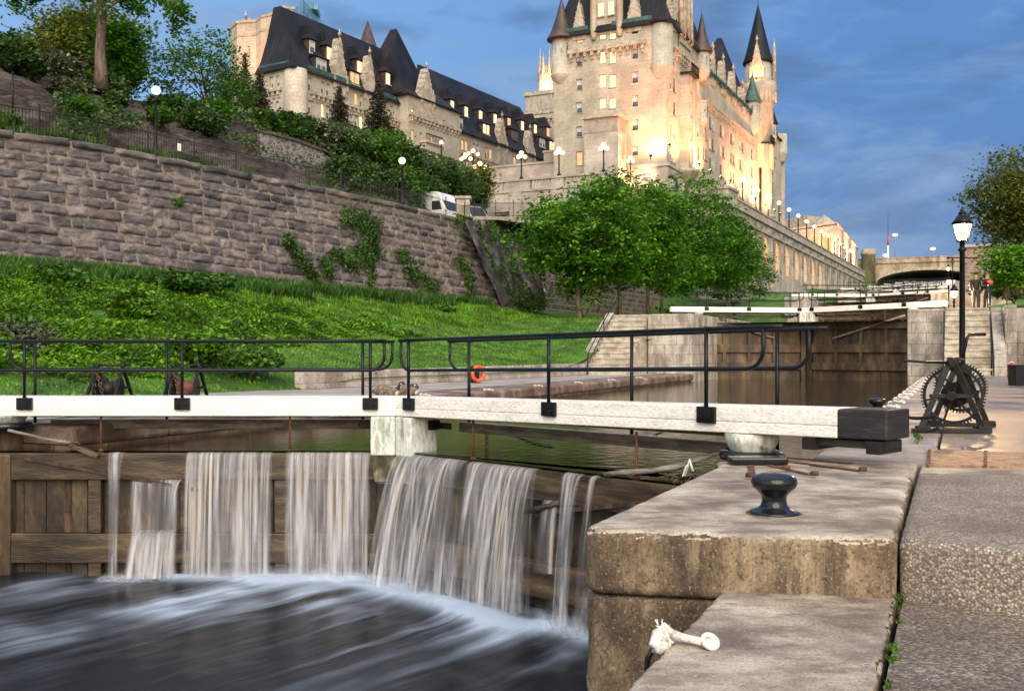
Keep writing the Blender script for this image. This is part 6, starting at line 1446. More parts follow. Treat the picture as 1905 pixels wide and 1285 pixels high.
for k in range(18):
    b = MB(); a = off_ + k * bay - bay * .55; a = a + .1
    if a < 0 or a > LQ - 1.5: continue
    fq.box(b, a, a + 1.1, 2, 18.2, .003, .16); fq.box(b, a - .1, a + 1.2, 17.9, 18.3, .003, .25); b.build('pilaster', M['pink_stone'], root6)
    b = MB(); fq.box(b, a + .05, a + 1.05, 15.0, 17.85, .17, .24); fq.box(b, a + .0, a + 1.1, 18.31, 19.3, .003, .22); b.build('rusticated_block', M['ashlar'], root6)
b = MB(); fq.box(b, -.2, LQ, 19.35, 19.9, -.5, .4); fq.box(b, 0, LQ, 18.0, 18.25, .003, .3); fq.box(b, 0, LQ, 19.9, 20.5, -.5, .2); fq.box(b, 0, LQ, 20.5, 20.7, -.55, .35); fq.box(b, 0, 4.6, 19.9, 21.3, -4, .3); fq.box(b, -.2, 4.8, 21.3, 21.6, -4.2, .5)
for k in range(16): fq.box(b, off_ + k * bay + 1.0, off_ + k * bay + 4.2, 18.4, 19.2, .003, .12)
b.build('cornice', M['pink_stone'], root6)
# ---------------------------------------------------------------- building beyond and bridge
root7 = thing('concert_hall', S(1530, 450, 230), 'low warmly lit stone building beyond the castle, left of the bridge', 'building')
b = MB(); fc = Facade(S(1452, 400, 215), (1, .12)); g0 = S(1554, 420, 212)
f1_ = Facade((S(1450, 0, 228)).xy, (S(1556, 0, 214) - S(1450, 0, 228)).xy); f2_ = Facade(S(1556, 0, 214).xy, (S(1596, 0, 268) - S(1556, 0, 214)).xy)
l1 = (S(1556, 0, 214) - S(1450, 0, 228)).xy.length; l2 = (S(1596, 0, 268) - S(1556, 0, 214)).xy.length
f1_.wall(b, 0, l1, 15, 29.2, [(1.5 + i * 3.6, 4.3 + i * 3.6, 20, 27) for i in range(int(l1 / 3.6) - 0) if 4.3 + i * 3.6 < l1], depth=.6); f2_.wall(b, 0, l2, 12, 29.2, [(2 + i * 7.2, 5.8 + i * 7.2, 20, 26.6) for i in range(int(l2 / 7.2)) if 5.8 + i * 7.2 < l2], depth=.7)
p = [f1_.P(0, 29.2), f1_.P(l1, 29.2), f2_.P(l2, 29.2), f1_.P(0, 29.2) + Vector((20, 40, 0))]; b.poly(p)
b.build('wall', M['pink_stone'], root7)
b = MB()
for i in range(int(l1 / 3.6)):
    if 4.3 + i * 3.6 < l1: b.poly([f1_.P(1.5 + i * 3.6, 20, -.5), f1_.P(4.3 + i * 3.6, 20, -.5), f1_.P(4.3 + i * 3.6, 27, -.5), f1_.P(1.5 + i * 3.6, 27, -.5)])
b.build('lit_glazing', M['lit_dim'], root7)
b = MB()
for i in range(int(l2 / 7.2)):
    if 5.8 + i * 7.2 < l2: b.poly([f2_.P(2 + i * 7.2, 20, -.6), f2_.P(5.8 + i * 7.2, 20, -.6), f2_.P(5.8 + i * 7.2, 26.6, -.6), f2_.P(2 + i * 7.2, 26.6, -.6)])
b.build('lit_glazing', M['lit_dim'], root7)
b = MB(); f1_.box(b, 0, 7, 29.2, 32.2, -9, -1.5); q1, q2 = f1_.P(7.4, 29.2, -2), f1_.P(11.6, 29.2, -2); pk = f1_.P(9.2, 32.4, -4.5); q3, q4 = f1_.P(11.6, 29.2, -8), f1_.P(7.4, 29.2, -8)
for a_, c_ in ((q1, q2), (q2, q3), (q3, q4), (q4, q1)): b.poly([a_, c_, pk])
b.build('roof_plant', M['trim_stone'], root7)
b = MB(); f1_.box(b, -.1, l1 + .1, 28.4, 28.8, .003, .25); f1_.box(b, -.1, l1 + .1, 29.2, 29.5, -.4, .2); f2_.box(b, -.1, l2, 29.2, 29.5, -.4, .2); b.build('cornice', M['pink_stone'], root7)
# bridge
M['bridge_stone'] = surf('bridge_stone', [(.3, (.22, .165, .115)), (.55, (.38, .30, .22)), (.8, (.5, .41, .31))], .3, .85, .4, 3, stretch=(1, 1, .4), spots=[(.4, (.12, .085, .06), .57, .7, (1, 1, .3))])
root8 = thing('stone_bridge', S(1720, 490, 284), 'wide stone arch bridge crossing above the top of the lock flight', 'bridge')
fb_ = Facade(S(1606, 490, 292).xy, BX.xy); b = MB(); SP0, SP1 = fb_.s_at(1627), fb_.s_at(1824); mid = (SP0 + SP1) / 2; hw = (SP1 - SP0) / 2; zc0, zc1 = 20.6, 25.0; ZP = 28.7
arc = lambda s_: zc0 + (zc1 - zc0) * math.sqrt(max(0, 1 - ((s_ - mid) / hw) ** 2)) ** .8
N_ = 28
for i in range(N_):
    a = SP0 + (SP1 - SP0) * i / N_; c = SP0 + (SP1 - SP0) * (i + 1) / N_
    b.poly([fb_.P(a, arc(a)), fb_.P(c, arc(c)), fb_.P(c, 27.3), fb_.P(a, 27.3)]); b.poly([fb_.P(a, arc(a)), fb_.P(c, arc(c)), fb_.P(c, arc(c), -75), fb_.P(a, arc(a), -75)])
fb_.box(b, -4, SP0, 8, 27.3, -75, 0); fb_.box(b, SP1, SP1 + 14, 8, 27.3, -75, 0); b.build('arch', M['bridge_stone'], root8)
b = MB()
for i in range(N_):
    a = SP0 + (SP1 - SP0) * i / N_; c = SP0 + (SP1 - SP0) * (i + 1) / N_; b.hexa([fb_.P(a, arc(a) + .02, .15), fb_.P(c, arc(c) + .02, .15), fb_.P(c, arc(c) + .02, .01), fb_.P(a, arc(a) + .02, .01)], [fb_.P(a, arc(a) + .9, .15), fb_.P(c, arc(c) + .9, .15), fb_.P(c, arc(c) + .9, .01), fb_.P(a, arc(a) + .9, .01)])
b.build('arch_ring', M['trim_stone'], root8)
b = MB(); fb_.box(b, -4, SP1 + 14, 27.31, 27.7, -.6, .4); fb_.box(b, -4, SP1 + 14, 27.7, ZP, -.4, .1); fb_.box(b, -4, SP1 + 14, ZP, ZP + .25, -.5, .25)
for i in range(14): fb_.box(b, i * 2.6, i * 2.6 + .9, 27.75, ZP - .1, .1, .22)
fb_.box(b, -4, SP1 + 14, 27.35, 27.6, -22, -.6)
b.build('parapet', M['bridge_stone'], root8)
b = MB(); c = fb_.P(1.5, 0, .8); b.lathe(c, [(2.0, 8), (2.0, 29.8), (2.3, 29.9), (2.3, 30.5), (2.0, 30.6), (2.0, 31.6), (.1, 31.7)], 10); b.build('bridge_pier', M['bridge_stone'], root8)
# bare red and white mast and lights on the bridge
root9 = thing('antenna_mast', fb_.P(6.5, 28, -10), 'thin red and white mast standing beyond the bridge parapet', 'mast')
c = fb_.P(6.3, 0, -10)
b = MB(); b.tube([c + UP * 27, c + UP * 33.6], .28, 6); b.build('white_section', M['white_paint'], root9); b = MB(); b.tube([c + UP * 33.6, c + UP * 36.6], .28, 6); b.build('red_section', M['red'], root9); b = MB(); b.tube([c + UP * 36.6, c + UP * 44], [.09, .03], 5); b.build('spike', M['iron'], root9)
for s_, z, l_ in ((5.9, 30.2, 'lowest white lamp on the bridge, at the foot of the mast'), (8.6, 36.2, 'tall bridge lamp right of the mast'), (19, 31.6, 'warm lamp over the middle of the bridge')):
    p = fb_.P(s_, 27.7, -5); t = thing('bridge_lamp', p, l_, 'street lamp', 'lamps on the bridge'); b = MB(); b.tube([p, Vector((p.x, p.y, z - .4))], [.14, .08], 8); b.build('post', M['grey_wood'], t); b = MB(); b.sphere(Vector((p.x, p.y, z)), .55, 12, 8, (1.4, 1, .7)); b.build('lamp_head', M['globe'], t)
# brick lock house
root10 = thing('brick_house', S(1812, 500, 210), 'small brick house at the right end of the bridge, half behind the lantern post', 'building')
M['brick'] = surf('pinkish_brick', [(.3, (.2, .12, .09)), (.7, (.34, .22, .17))], 1, .85, .3, 10, brick=(.9, .4, .06, (.36, .3, .26), .8))
fh = Facade(S(1788, 0, 205).xy, BX.xy); b = MB(); fh.wall(b, 0, 9, 10, 23, [(4.0, 5.4, 16.8, 19.6)], depth=.3); fh.box(b, 0, 9, 10, 22.9, -8, -.4); b.build('wall', M['brick'], root10)
add_window(root10, fh, 4.0, 5.4, 16.8, 19.6, 'pale'); b = MB(); fh.box(b, -.3, 9.3, 23, 23.5, -8, .4); b.build('cornice', M['trim_stone'], root10)
b = MB(); fh.box(b, 6.6, 9.2, 14, 17.5, .003, .6); b.build('porch', M['brown_copper'], root10)
# ---------------------------------------------------------------- terrace lamps
def on_fac(f, px, z, out): return f.P(f.s_at(px, out), z, out)
for px, l_ in ((970, 'three-globe lamp on the left part of the terrace balustrade'), (1040, 'three-globe lamp in front of the hotel corner, left of the service block'), (1123, 'three-globe lamp at the outer terrace corner')):
    globe_lamp(on_fac(ft, px, ZT + 1.15, -.15), 2.7, 3 if px != 1040 else 3, l_, 'globe lamps on the terrace')
for px, l_ in ((1173, 'globe lamp right of the terrace corner'), (1216.5, 'globe lamp under the great corner floodlight'), (1254, 'globe lamp at the hotel corner above the maples')):
    globe_lamp(on_fac(ft2, px, ZT + 1.1, -.15), 2.9, 2, l_, 'globe lamps on the terrace', s=.95, arm=.3)
for px, py, z, d, n, l_ in ((803, 290, 18.6, 112, 2, 'leftmost bright globe lamp above the hillside shrubs'), (821, 268, 19.6, 118, 0, 'dim single globe lamp high behind the shrubs'), (866, 292, 18.0, 112, 3, 'bright globe lamp cluster above the shrubs, left of the terrace'), (880, 284, 19, 118, 2, 'dim globe lamp behind the bright cluster'), (893, 308, 17, 108, 2, 'lowest globe lamp, glowing in the top of the shrubs')):
    p = S(px, py, d); h = 3.4; globe_lamp(Vector((p.x, p.y, p.z - h)), h, n, l_, 'globe lamps above the shrubs', s=1.0, mat='globe' if n else 'globe_white', arm=.6)
for i in range(14):
    a = 9.0 + i * 7.73; globe_lamp(fq.P(a, 20.7, -.1), 3.0 - i * .02, 2 if i < 3 else 0, f'globe lamp on the arcade parapet, number {i + 1} counted from the castle corner', 'globe lamps along the arcade parapet', s=1.1 + i * .03, arm=.35)
# ---------------------------------------------------------------- floodlights
def flood(p, aim, W_, label, col=(1, .34, .15), r=.5):
    t = thing('floodlight', p, label, 'floodlight', 'floodlights washing the castle walls')
    aim = Vector(aim).normalized(); b = MB(); b.bar(p - aim * .18, p, .32, .22); b.tube([p - aim * .18, p - aim * .18 - UP * .35], .05, 6); b.build('housing', M['iron'], t)
    b = MB(); d_, s_, t_ = basis(aim); q = p + aim * .012; b.poly([q - s_ * .15 - t_ * .1, q + s_ * .15 - t_ * .1, q + s_ * .15 + t_ * .1, q - s_ * .15 + t_ * .1]); b.build('lens', M['flood'], t)
    ld = bpy.data.lights.new('flood_light', 'SPOT'); ld.energy = W_; ld.color = col; ld.spot_size = R(110); ld.spot_blend = .7; ld.shadow_soft_size = r
    lo = bpy.data.objects.new('flood_light', ld); COL.objects.link(lo); lo.location = aim * .1; lo.rotation_euler = aim.to_track_quat('-Z', 'Y').to_euler(); lo.parent = t
def fl_on(f, px, z, out, W_, label, tilt=1.0): p = on_fac(f, px, z, out); flood(p, -f.n * .9 + UP * tilt, W_, label)
EF = .6
fl_on(fw, 1211, 22.9, 2.4, 5600 * EF, 'floodlight at the foot of the tower west face, near the corner', 1.15)
fl_on(fe, 1245, 22.9, 2.6, 5200 * EF, 'floodlight just round the tower corner, on the canal side', 1.5)
for i, (px, W_) in enumerate(((1300, 3000), (1321, 3000), (1340.5, 3000), (1404, 3800), (1424, 3800), (1441, 5200), (1451, 6000))):
    fl_on(fe, px, 22.6, 2.9, 2.7 * W_ * EF, f'floodlight number {i + 1} along the canal face, counted from the tower corner', 1.9)
p = fw.P(LW + 1.2, 19.9, 2.2); flood(fs.P(s1 + 2.2, 19.8, -1.6), V2((-1, .3, 0)) + UP * .8, 9000 * EF, 'floodlight lighting the side of the service block orange')
flood(cz + Vector((-1.2, -3.6, 43.6)), Vector((.3, 1, .9)), 1500 * EF, 'floodlight on the round tower gallery, lighting its gable')
flood(S(1007, 172, 175.5), Vector((.4, 1, .8)), 5000 * EF, 'floodlight lighting the chimney turret left of the tower')
flood(S(1023, 172, 175.5), Vector((-.3, 1, .8)), 5000 * EF, 'second floodlight at the chimney turret, closest to the tower')
p = f1_.P(l1 * .5, 20.2, 2.5)
for i, (f_, a, W_) in enumerate(((f1_, 3, 3000), (f1_, l1 - 3, 3600), (f2_, 6, 6000), (f2_, 24, 6000), (f2_, 44, 7000))): flood(f_.P(a, 20.5, 2.0), -f_.n * .9 + UP * 1.5, 9 * W_ * EF, f'floodlight {i + 1} at the low building beyond the castle, counted from the left')
flood(S(458, 120, 119.5), Vector((0, 1, 1.2)), 900, 'floodlight on the castellated block behind the small tree')
# ================================================================== BIG STONE WALL
TOPL = [(-700, 132), (-260, 205), (-120, 222), (0, 241), (150, 262), (300, 290), (450, 320), (600, 348), (730, 375), (830, 399), (872, 412)]
BOTL = [(-700, 449), (-260, 480), (0, 497), (250, 515), (500, 545), (700, 565), (830, 573), (945, 582)]
def interp(L_, x):
    for (x0, y0), (x1, y1) in zip(L_, L_[1:]):
        if x <= x1: return y0 + (y1 - y0) * (x - x0) / (x1 - x0)
    return L_[-1][1]
def WP(s, t):   # s along 0..1 , t height 0..1 : battered wall surface
    pb = -700 + 1645 * s
    pt = -700 + 1572 * s
    B_ = S(pb, interp(BOTL, pb) + 12, wall_d(pb)); T_ = S(pt, interp(TOPL, pt), wall_d(pt, 1.0))
    return B_.lerp(T_, t)
# arc-length parameterisation so that stones have a constant real width
ss = np.linspace(0, 1, 320); pts = [WP(s, 0) for s in ss]; cum = [0]
for a, c in zip(pts, pts[1:]): cum.append(cum[-1] + (c - a).length)
LEN = cum[-1]
s_of = lambda l: float(np.interp(l, cum, ss))
rn = random.Random(21)
V_, F_ = [], []
rows = 14; hs = [rn.uniform(.85, 1.2) for _ in range(rows)]; tot = sum(hs); tt = [0]
for h in hs: tt.append(tt[-1] + h / tot)
nrm = Vector((.866, -.5, .12)).normalized()
NI, NJ = 13, 7
for r in range(rows):
    l = rn.uniform(-1.0, 0); cap = r == rows - 1
    while l < LEN:
        wd = rn.choice([.5, .7, .9, 1.1, 1.4, 1.7]) if not cap else rn.uniform(1.6, 2.8)
        l0, l1 = max(0, l), min(LEN, l + wd)
        l += wd
        if l1 - l0 < .15: continue
        t0, t1 = tt[r], tt[r + 1]
        if rn.random() < .10 and not cap: t0 += (t1 - t0) * rn.uniform(-.18, .1)
        near = l0 < LEN * .75
        ni, nj = (NI, NJ) if near else (9, 5)
        base = len(V_); g = .022; off = rn.uniform(-.03, .06) + (.10 if cap else 0); tl = rn.uniform(-.008, .008); seed = rn.uniform(0, 50)
        for i in range(ni):
            for j in range(nj):
                fi, fj = i / (ni - 1), j / (nj - 1)
                s_ = s_of(l0 + g + (l1 - l0 - 2 * g) * fi); t_ = t0 + (t1 - t0) * (.035 + .93 * fj) + tl * (fi - .5) + .006 * noise.noise(Vector((l0 + (l1 - l0) * fi * 1.5, r * 3, 0)))
                p = WP(s_, t_); edge = min(fi * (l1 - l0), (1 - fi) * (l1 - l0), fj * .45, (1 - fj) * .45) / .05
                bulge = .062 * (1 - math.exp(-edge * 1.3)) - .0
                nz = noise.noise(Vector((p.x * 1.7 + seed, p.y * 1.7, p.z * 3))) * .085 + noise.noise(Vector((p.x * 5 + seed, p.y * 5, p.z * 9))) * .05
                p = p + nrm * ((bulge + off + nz) * (0 if edge < .01 else 1) - (.03 if edge < .01 else 0))
                V_.append(tuple(p))
        for i in range(ni - 1):
            for j in range(nj - 1): a = base + i * nj + j; F_.append((a, a + nj, a + nj + 1, a + 1))
me = bpy.data.meshes.new('stone_wall'); me.from_pydata(V_, [], F_); me.materials.append(M['wall_rock']); me.polygons.foreach_set('use_smooth', [True] * len(F_))
t = thing('stone_wall', WP(0, 0), 'long grey-purple quarry-faced stone retaining wall rising above the green bank', 'wall')
for v in (me.vertices,): pass
me.transform(Matrix.Translation(-t.location)); o = bpy.data.objects.new('stones', me); COL.objects.link(o); set_parent(o, t)
b = MB(); P = [[WP(s, tq) + nrm * .004 for tq in (0, .25, .5, .75, .985)] for s in np.linspace(0, 1, 80)]; b.grid(P); b.build('mortar', M['mortar'], t)
# path on top of the wall, cliff behind
TOPC = [(-700, -70, 40), (-300, 30, 48), (-150, 70, 50), (0, 112, 54), (90, 150, 56), (170, 178, 58), (260, 200, 63), (350, 212, 70), (480, 226, 82), (560, 236, 88), (640, 252, 92), (760, 285, 98), (850, 312, 103), (905, 345, 105)]
def hill_row(i, n):
    px = -700 + 1605 * i / n
    d0 = float(np.interp(px, [-700, -300, 0, 150, 300, 450, 640, 760, 850, 905], [30, 33, 39.5, 43, 46.5, 52, 61, 70, 84, 99]))
    zt_ = S(min(px, 872), interp(TOPL, min(px, 872)), wall_d(min(px, 872), 1)).z + (.0 if px < 760 else (px - 760) / 145 * 4.3)
    base = S(px, 500, d0); base.z = zt_ - .15
    xs_ = [a[0] for a in TOPC]; yt = float(np.interp(px, xs_, [a[1] for a in TOPC])); dt = float(np.interp(px, xs_, [a[2] for a in TOPC])); top = S(px, yt, dt)
    return base, top
b = MB(); b.smooth = True; P = []; n = 430
for i in range(n + 1):
    base, top = hill_row(i, n); row = []
    px = -700 + 1605 * i / n
    wt = WP(min(1, max(0, (px + 700) / 1572)), 1) 
    row.append(wt + nrm * -.25 - UP * .06); row.append(base.lerp(wt, .5))
    m = 64
    for j in range(m + 1):
        t_ = j / m; p = base.lerp(top, t_); p.z = base.z + (top.z - base.z) * (1 - (1 - t_) ** 1.6 * 1.0) 
        q = Vector((p.x * .22, p.y * .22, p.z * .9)); k_ = min(1, t_ * 6) * min(1, (1 - t_) * 5 + .25)
        ledge = noise.noise(Vector((p.x * .12, p.y * .12, p.z * 1.3))) * .8 + noise.turbulence(Vector((p.x * .3 + p.z * .1, p.y * .3, p.z * 1.6)), 5, True) * .9 - .6 + noise.noise(q * 3.3) * .25 + noise.noise(q * 9) * .10
        p = p + Vector((.62, -.55, .35)) * ledge * k_ * .9
        row.append(p)
    row.append(top + Vector((-12, 25, 1.5))); row.append(top + Vector((-40, 90, -3)))
    P.append(row)
HILLP = [p for row in P for p in row[6:-6]]; b.grid(P); o = b.build('rocky_hillside', M['rock']); o['kind'] = 'structure'
# road behind the wall end, plus plateau under the buildings
b = MB(); b.grid([[Vector((x, y, zz)) for x in (-14 + k * 3, xr)] for k, y, zz, xr in ((0, 66, 10.0, -.8), (1, 75, 10.5, 3.9), (2, 90, 11.9, 11.4), (3, 102.9, 12.9, 17.8))]); o = b.build('road', M['path']); o['kind'] = 'structure'
# iron fence along the wall top
t = thing('iron_fence', WP(.3, 1), 'long black iron picket fence running along the top of the stone wall', 'fence')
b = MB(); rails = MB(); posts = MB(); prev = None; L2 = 0; k = 0
fp = [WP(s, 1) + nrm * -.55 + UP * .02 for s in np.linspace(0, 1, 400)]
extra = [S(px, py, d) for px, py, d in ((880, 411, 66), (905, 406, 70), (950, 405, 73), (1010, 404, 76))]
for e_ in extra: e_.z = e_.z
tail = [fp[-1]]
for e_ in extra:
    a = tail[-1]; tail += [a.lerp(e_, q / 12) for q in range(1, 13)]
fp += tail[1:]
acc = 0; nxt = 0; npst = 0
for a, c in zip(fp, fp[1:]):
    d = (c - a).length
    if d < 1e-6: continue
    while nxt <= acc + d:
        p = a.lerp(c, (nxt - acc) / d)
        if npst % 18 == 0: posts = MB(); posts.bar(p, p + UP * 1.28, .055, .055); posts.bar(p + UP * 1.28, p + UP * 1.33, .08, .08); posts.build('fence_post', M['black_paint'], t)
        else: b.bar(p + UP * .08, p + UP * 1.08, .018, .018)
        nxt += .14; npst += 1
    acc += d
for z in (.12, 1.08): rails.tube([p + UP * z for p in fp[::4] + [fp[-1]]], .018, 4)
b.build('pickets', M['black_paint'], t); rails.build('rail', M['black_paint'], t); pass
# small white sign on the fence
p = S(348, 278, wall_d(348, 1)) ; b = MB(); q = WP((348 + 700) / 1572, 1) + nrm * -.50 + UP * .72; b.bar(q - Vector((.05, .08, 0)), q + Vector((.05, .08, 0)), .02, .34); o = b.build('notice_plate', M['white_paint']); tag(o, 'small blank white plate fixed to the iron fence near the globe lamp', 'sign')
# side slope of the wall end: rubble face overgrown with ivy
b = MB(); b.smooth = True; P = []
for i in range(30):
    row = []
    for j in range(30):
        f, g = i / 29 - .07, j / 29
        top = S(872 + 118 * f, 411 - 2 * f, 61.5 + 14 * f); bot = S(945 + 80 * f, 582 - 4 * f, 65.9 + 8 * f); p = bot.lerp(top, g)
        p = p + Vector((.5, -.8, 0)) * (.5 * noise.noise(p * .8) + .18 * noise.noise(p * 3)) * (1 if 0 < i else .3); row.append(p)
    P.append(row)
b.grid(P); o = b.build('rubble_slope', M['wall_rock']); tag(o, 'rough sloping rubble face with ivy at the right end of the stone wall', 'wall')
# white-jointed rubble wall on the hillside
M['rubble_wall'] = (lambda: None)()
N = NT('jointed_rubble'); tc = N.n('ShaderNodeTexCoord'); mp = N.n('ShaderNodeMapping', {'Vector': tc.outputs['Object'], 'Scale': (1, 1, 1.7)})
vo = N.n('ShaderNodeTexVoronoi', {'Vector': mp.outputs[0], 'Scale': 2.7}, feature='DISTANCE_TO_EDGE'); v2 = N.n('ShaderNodeTexVoronoi', {'Vector': mp.outputs[0], 'Scale': 2.7}); sx = N.n('ShaderNodeSeparateXYZ', {0: v2.outputs['Color']})
col = ramp(N, sx.outputs[0], [(0, (.06, .055, .06)), (.5, (.14, .12, .12)), (1, (.23, .19, .175))]); f = N.n('ShaderNodeMapRange', {'Value': vo.outputs[0], 'From Min': .025, 'From Max': .05})
mx = N.n('ShaderNodeMixRGB', {0: f.outputs[0], 1: (.36, .34, .32, 1), 2: col}); bb_ = N.n('ShaderNodeBump', {'Height': vo.outputs[0], 'Strength': .6, 'Distance': .1})
p_ = N.n('ShaderNodeBsdfPrincipled', {'Base Color': mx.outputs[0], 'Roughness': .9, 'Normal': bb_.outputs[0]}); N.l(p_.outputs[0], N.out.inputs[0]); M['rubble_wall'] = N.m
b = MB(); tp = [(484, 248, 60), (500, 249, 60.5), (545, 262, 62.5), (600, 282, 65), (618, 298, 66), (632, 322, 67), (650, 352, 68)]
fr_ = [S(*a) for a in tp]; bt_ = [Vector((p.x, p.y, 5)) for p in fr_]; dv = Vector((-.5, .8, 0)) * .9
for i in range(len(tp) - 1):
    b.hexa([bt_[i], bt_[i + 1], bt_[i + 1] + dv, bt_[i] + dv], [fr_[i], fr_[i + 1], fr_[i + 1] + dv, fr_[i] + dv])
o = b.build('rubble_wall', M['rubble_wall']); tag(o, 'old rubble wall with pale joints on the hillside above the fence', 'wall')
b = MB(); 
for a, c in zip(fr_[:4], fr_[1:5]): b.bar(a + dv * .5 + UP * .08, c + dv * .5 + UP * .08, 1.0, .18)
o = b.build('wall_coping', M['rock']); tag(o, 'brownish coping slab along the top of the jointed rubble wall', 'coping')
b = MB(); a_, c_ = S(866, 409, 65.5), S(1010, 409, 73)
for i in range(8): b.bar(a_.lerp(c_, i / 8) - UP * .0, a_.lerp(c_, (i + .98) / 8) - UP * .0, .7, .42)
o = b.build('wall_coping', M['trim_stone']); tag(o, 'brown coping course under the fence right of the stone wall, below the parked car', 'coping')
# stone gate pillar by the vehicles
p = S(862, 398, 74); t = thing('gate_pillar', Vector((p.x, p.y, 11)), 'squat stone gate pillar between the white bus and the white van', 'pillar')
b = MB(); b.box(p.x - .5, p.y - .5, 11, p.x + .5, p.y + .5, S(862, 372, 74).z); b.build('shaft', M['trim_stone'], t, .03); zz = S(862, 372, 74).z
b = MB(); b.box(p.x - .62, p.y - .62, zz, p.x + .62, p.y + .62, zz + .22); b.build('cap', M['trim_stone'], t, .04)
# ---- vehicles
M['car_white'] = surf('white_car_paint', [(.3, (.72, .74, .76)), (.7, (.82, .83, .84))], 1, .3, 0, 4, coat=.5)
M['car_blue'] = surf('pale_blue_car_paint', [(.3, (.45, .55, .68)), (.7, (.6, .7, .8))], 1, .3, 0, 4, coat=.5)
M['tyre'] = surf('tyre', [(.3, (.012, .012, .012)), (.7, (.02, .02, .02))], 4, .8, .2, 20)
M['rim'] = surf('rim', [(.3, (.3, .3, .3)), (.7, (.5, .5, .5))], 4, .3, 0, 20, metal=.7)
M['car_glass'] = surf('car_glass', [(.3, (.015, .018, .022)), (.7, (.03, .035, .04))], 1, .08, 0, 2)
def vehicle(name, p, yaw, prof, width, wheels, wins, paint, label, cat, lights=True):
    """prof: side outline (x,z); wins: list of side window outlines"""
    t = thing(name, p, label, cat, rz=yaw); rot = Matrix.Rotation(yaw, 4, 'Z'); Q = lambda x, y, z: p + rot @ Vector((x, y, z))
    b = MB(); h = width / 2
    b.hexa([Q(x, -h, z) for x, z in prof], [Q(x, h, z) for x, z in prof]); b.build('body', paint, t, .05)
    for x, r in wheels:
        for sg in (-1, 1):
            b = MB(); b.lathe(Q(x, sg * (h - .12) - (.0), r), [(r * .62, -.12), (r, -.10), (r, .10), (r * .62, .12)], 20, axis=rot @ Vector((0, 1, 0))); w_ = b.build('wheel', M['tyre'], t)
            b = MB(); b.lathe(Q(x, sg * (h - .12), r), [(.05, -.13), (r * .6, -.125), (r * .6, .125), (.05, .13)], 16, axis=rot @ Vector((0, 1, 0))); b.build('rim', M['rim'], w_)
    for wv in wins:
        for sg in (-1, 1):
            b = MB(); b.hexa([Q(x, sg * (h + .012), z) for x, z in wv], [Q(x, sg * (h - .01), z) for x, z in wv]); b.build('side_window', M['car_glass'], t)
    return t, Q
px_ = S(800, 395, 78); px_.z = 10.8
t, Q = vehicle('shuttle_bus', px_, R(-28), [(-3.4, .45), (3.0, .45), (3.05, 1.1), (2.2, 1.35), (1.75, 2.1), (1.6, 2.75), (1.2, 2.85), (-3.3, 2.85), (-3.45, 2.6)], 2.2, [(2.2, .40), (-2.2, .40)], [[(-3.0, 1.5), (-2.0, 1.5), (-2.0, 2.15), (-3.0, 2.15)], [(-1.6, 1.5), (-1.15, 1.5), (-1.15, 2.3), (-1.6, 2.3)], [(-.7, 1.5), (-.1, 1.5), (-.1, 2.3), (-.7, 2.3)], [(.9, 1.4), (1.8, 1.4), (1.6, 2.1), (.9, 2.1)]], M['car_white'], 'white shuttle bus parked behind the fence, left of the stone pillar', 'bus')
b = MB(); b.hexa([Q(2.0, -.9, 1.4), Q(2.25, -.9, 1.33), Q(1.85, -.9, 2.1), Q(1.7, -.9, 2.1)], [Q(2.0, .9, 1.4), Q(2.25, .9, 1.33), Q(1.85, .9, 2.1), Q(1.7, .9, 2.1)]); b.build('windscreen', M['car_glass'], t)
px_ = S(868, 395, 86); px_.z = 11.55
t, Q = vehicle('delivery_van', px_, R(-50), [(-2.4, .4), (2.5, .4), (2.55, 1.0), (1.9, 1.2), (1.1, 2.1), (.7, 2.3), (-2.3, 2.3), (-2.5, 2.0)], 2.0, [(1.7, .36), (-1.6, .36)], [[(.2, 1.25), (1.4, 1.25), (.9, 2.0), (.2, 2.0)]], M['car_white'], 'white van with bluish windscreen parked right of the stone pillar', 'van')
b = MB(); b.hexa([Q(1.95, -.85, 1.2), Q(1.8, -.85, 1.15), Q(1.0, -.85, 2.1), Q(1.12, -.85, 2.14)], [Q(1.95, .85, 1.2), Q(1.8, .85, 1.15), Q(1.0, .85, 2.1), Q(1.12, .85, 2.14)]); b.build('windscreen', M['car_glass'], t)
px_ = S(928, 401, 93); px_.z = 12.15
t, Q = vehicle('parked_car', px_, R(-18), [(-2.1, .35), (2.1, .35), (2.15, .7), (1.2, .92), (.5, 1.38), (-.8, 1.42), (-1.5, 1.0), (-2.1, .9)], 1.75, [(1.35, .32), (-1.3, .32)], [[(-1.2, .98), (.9, .95), (.42, 1.3), (-.75, 1.34)]], M['car_white'], 'white car parked in front of the louvred bays', 'car')
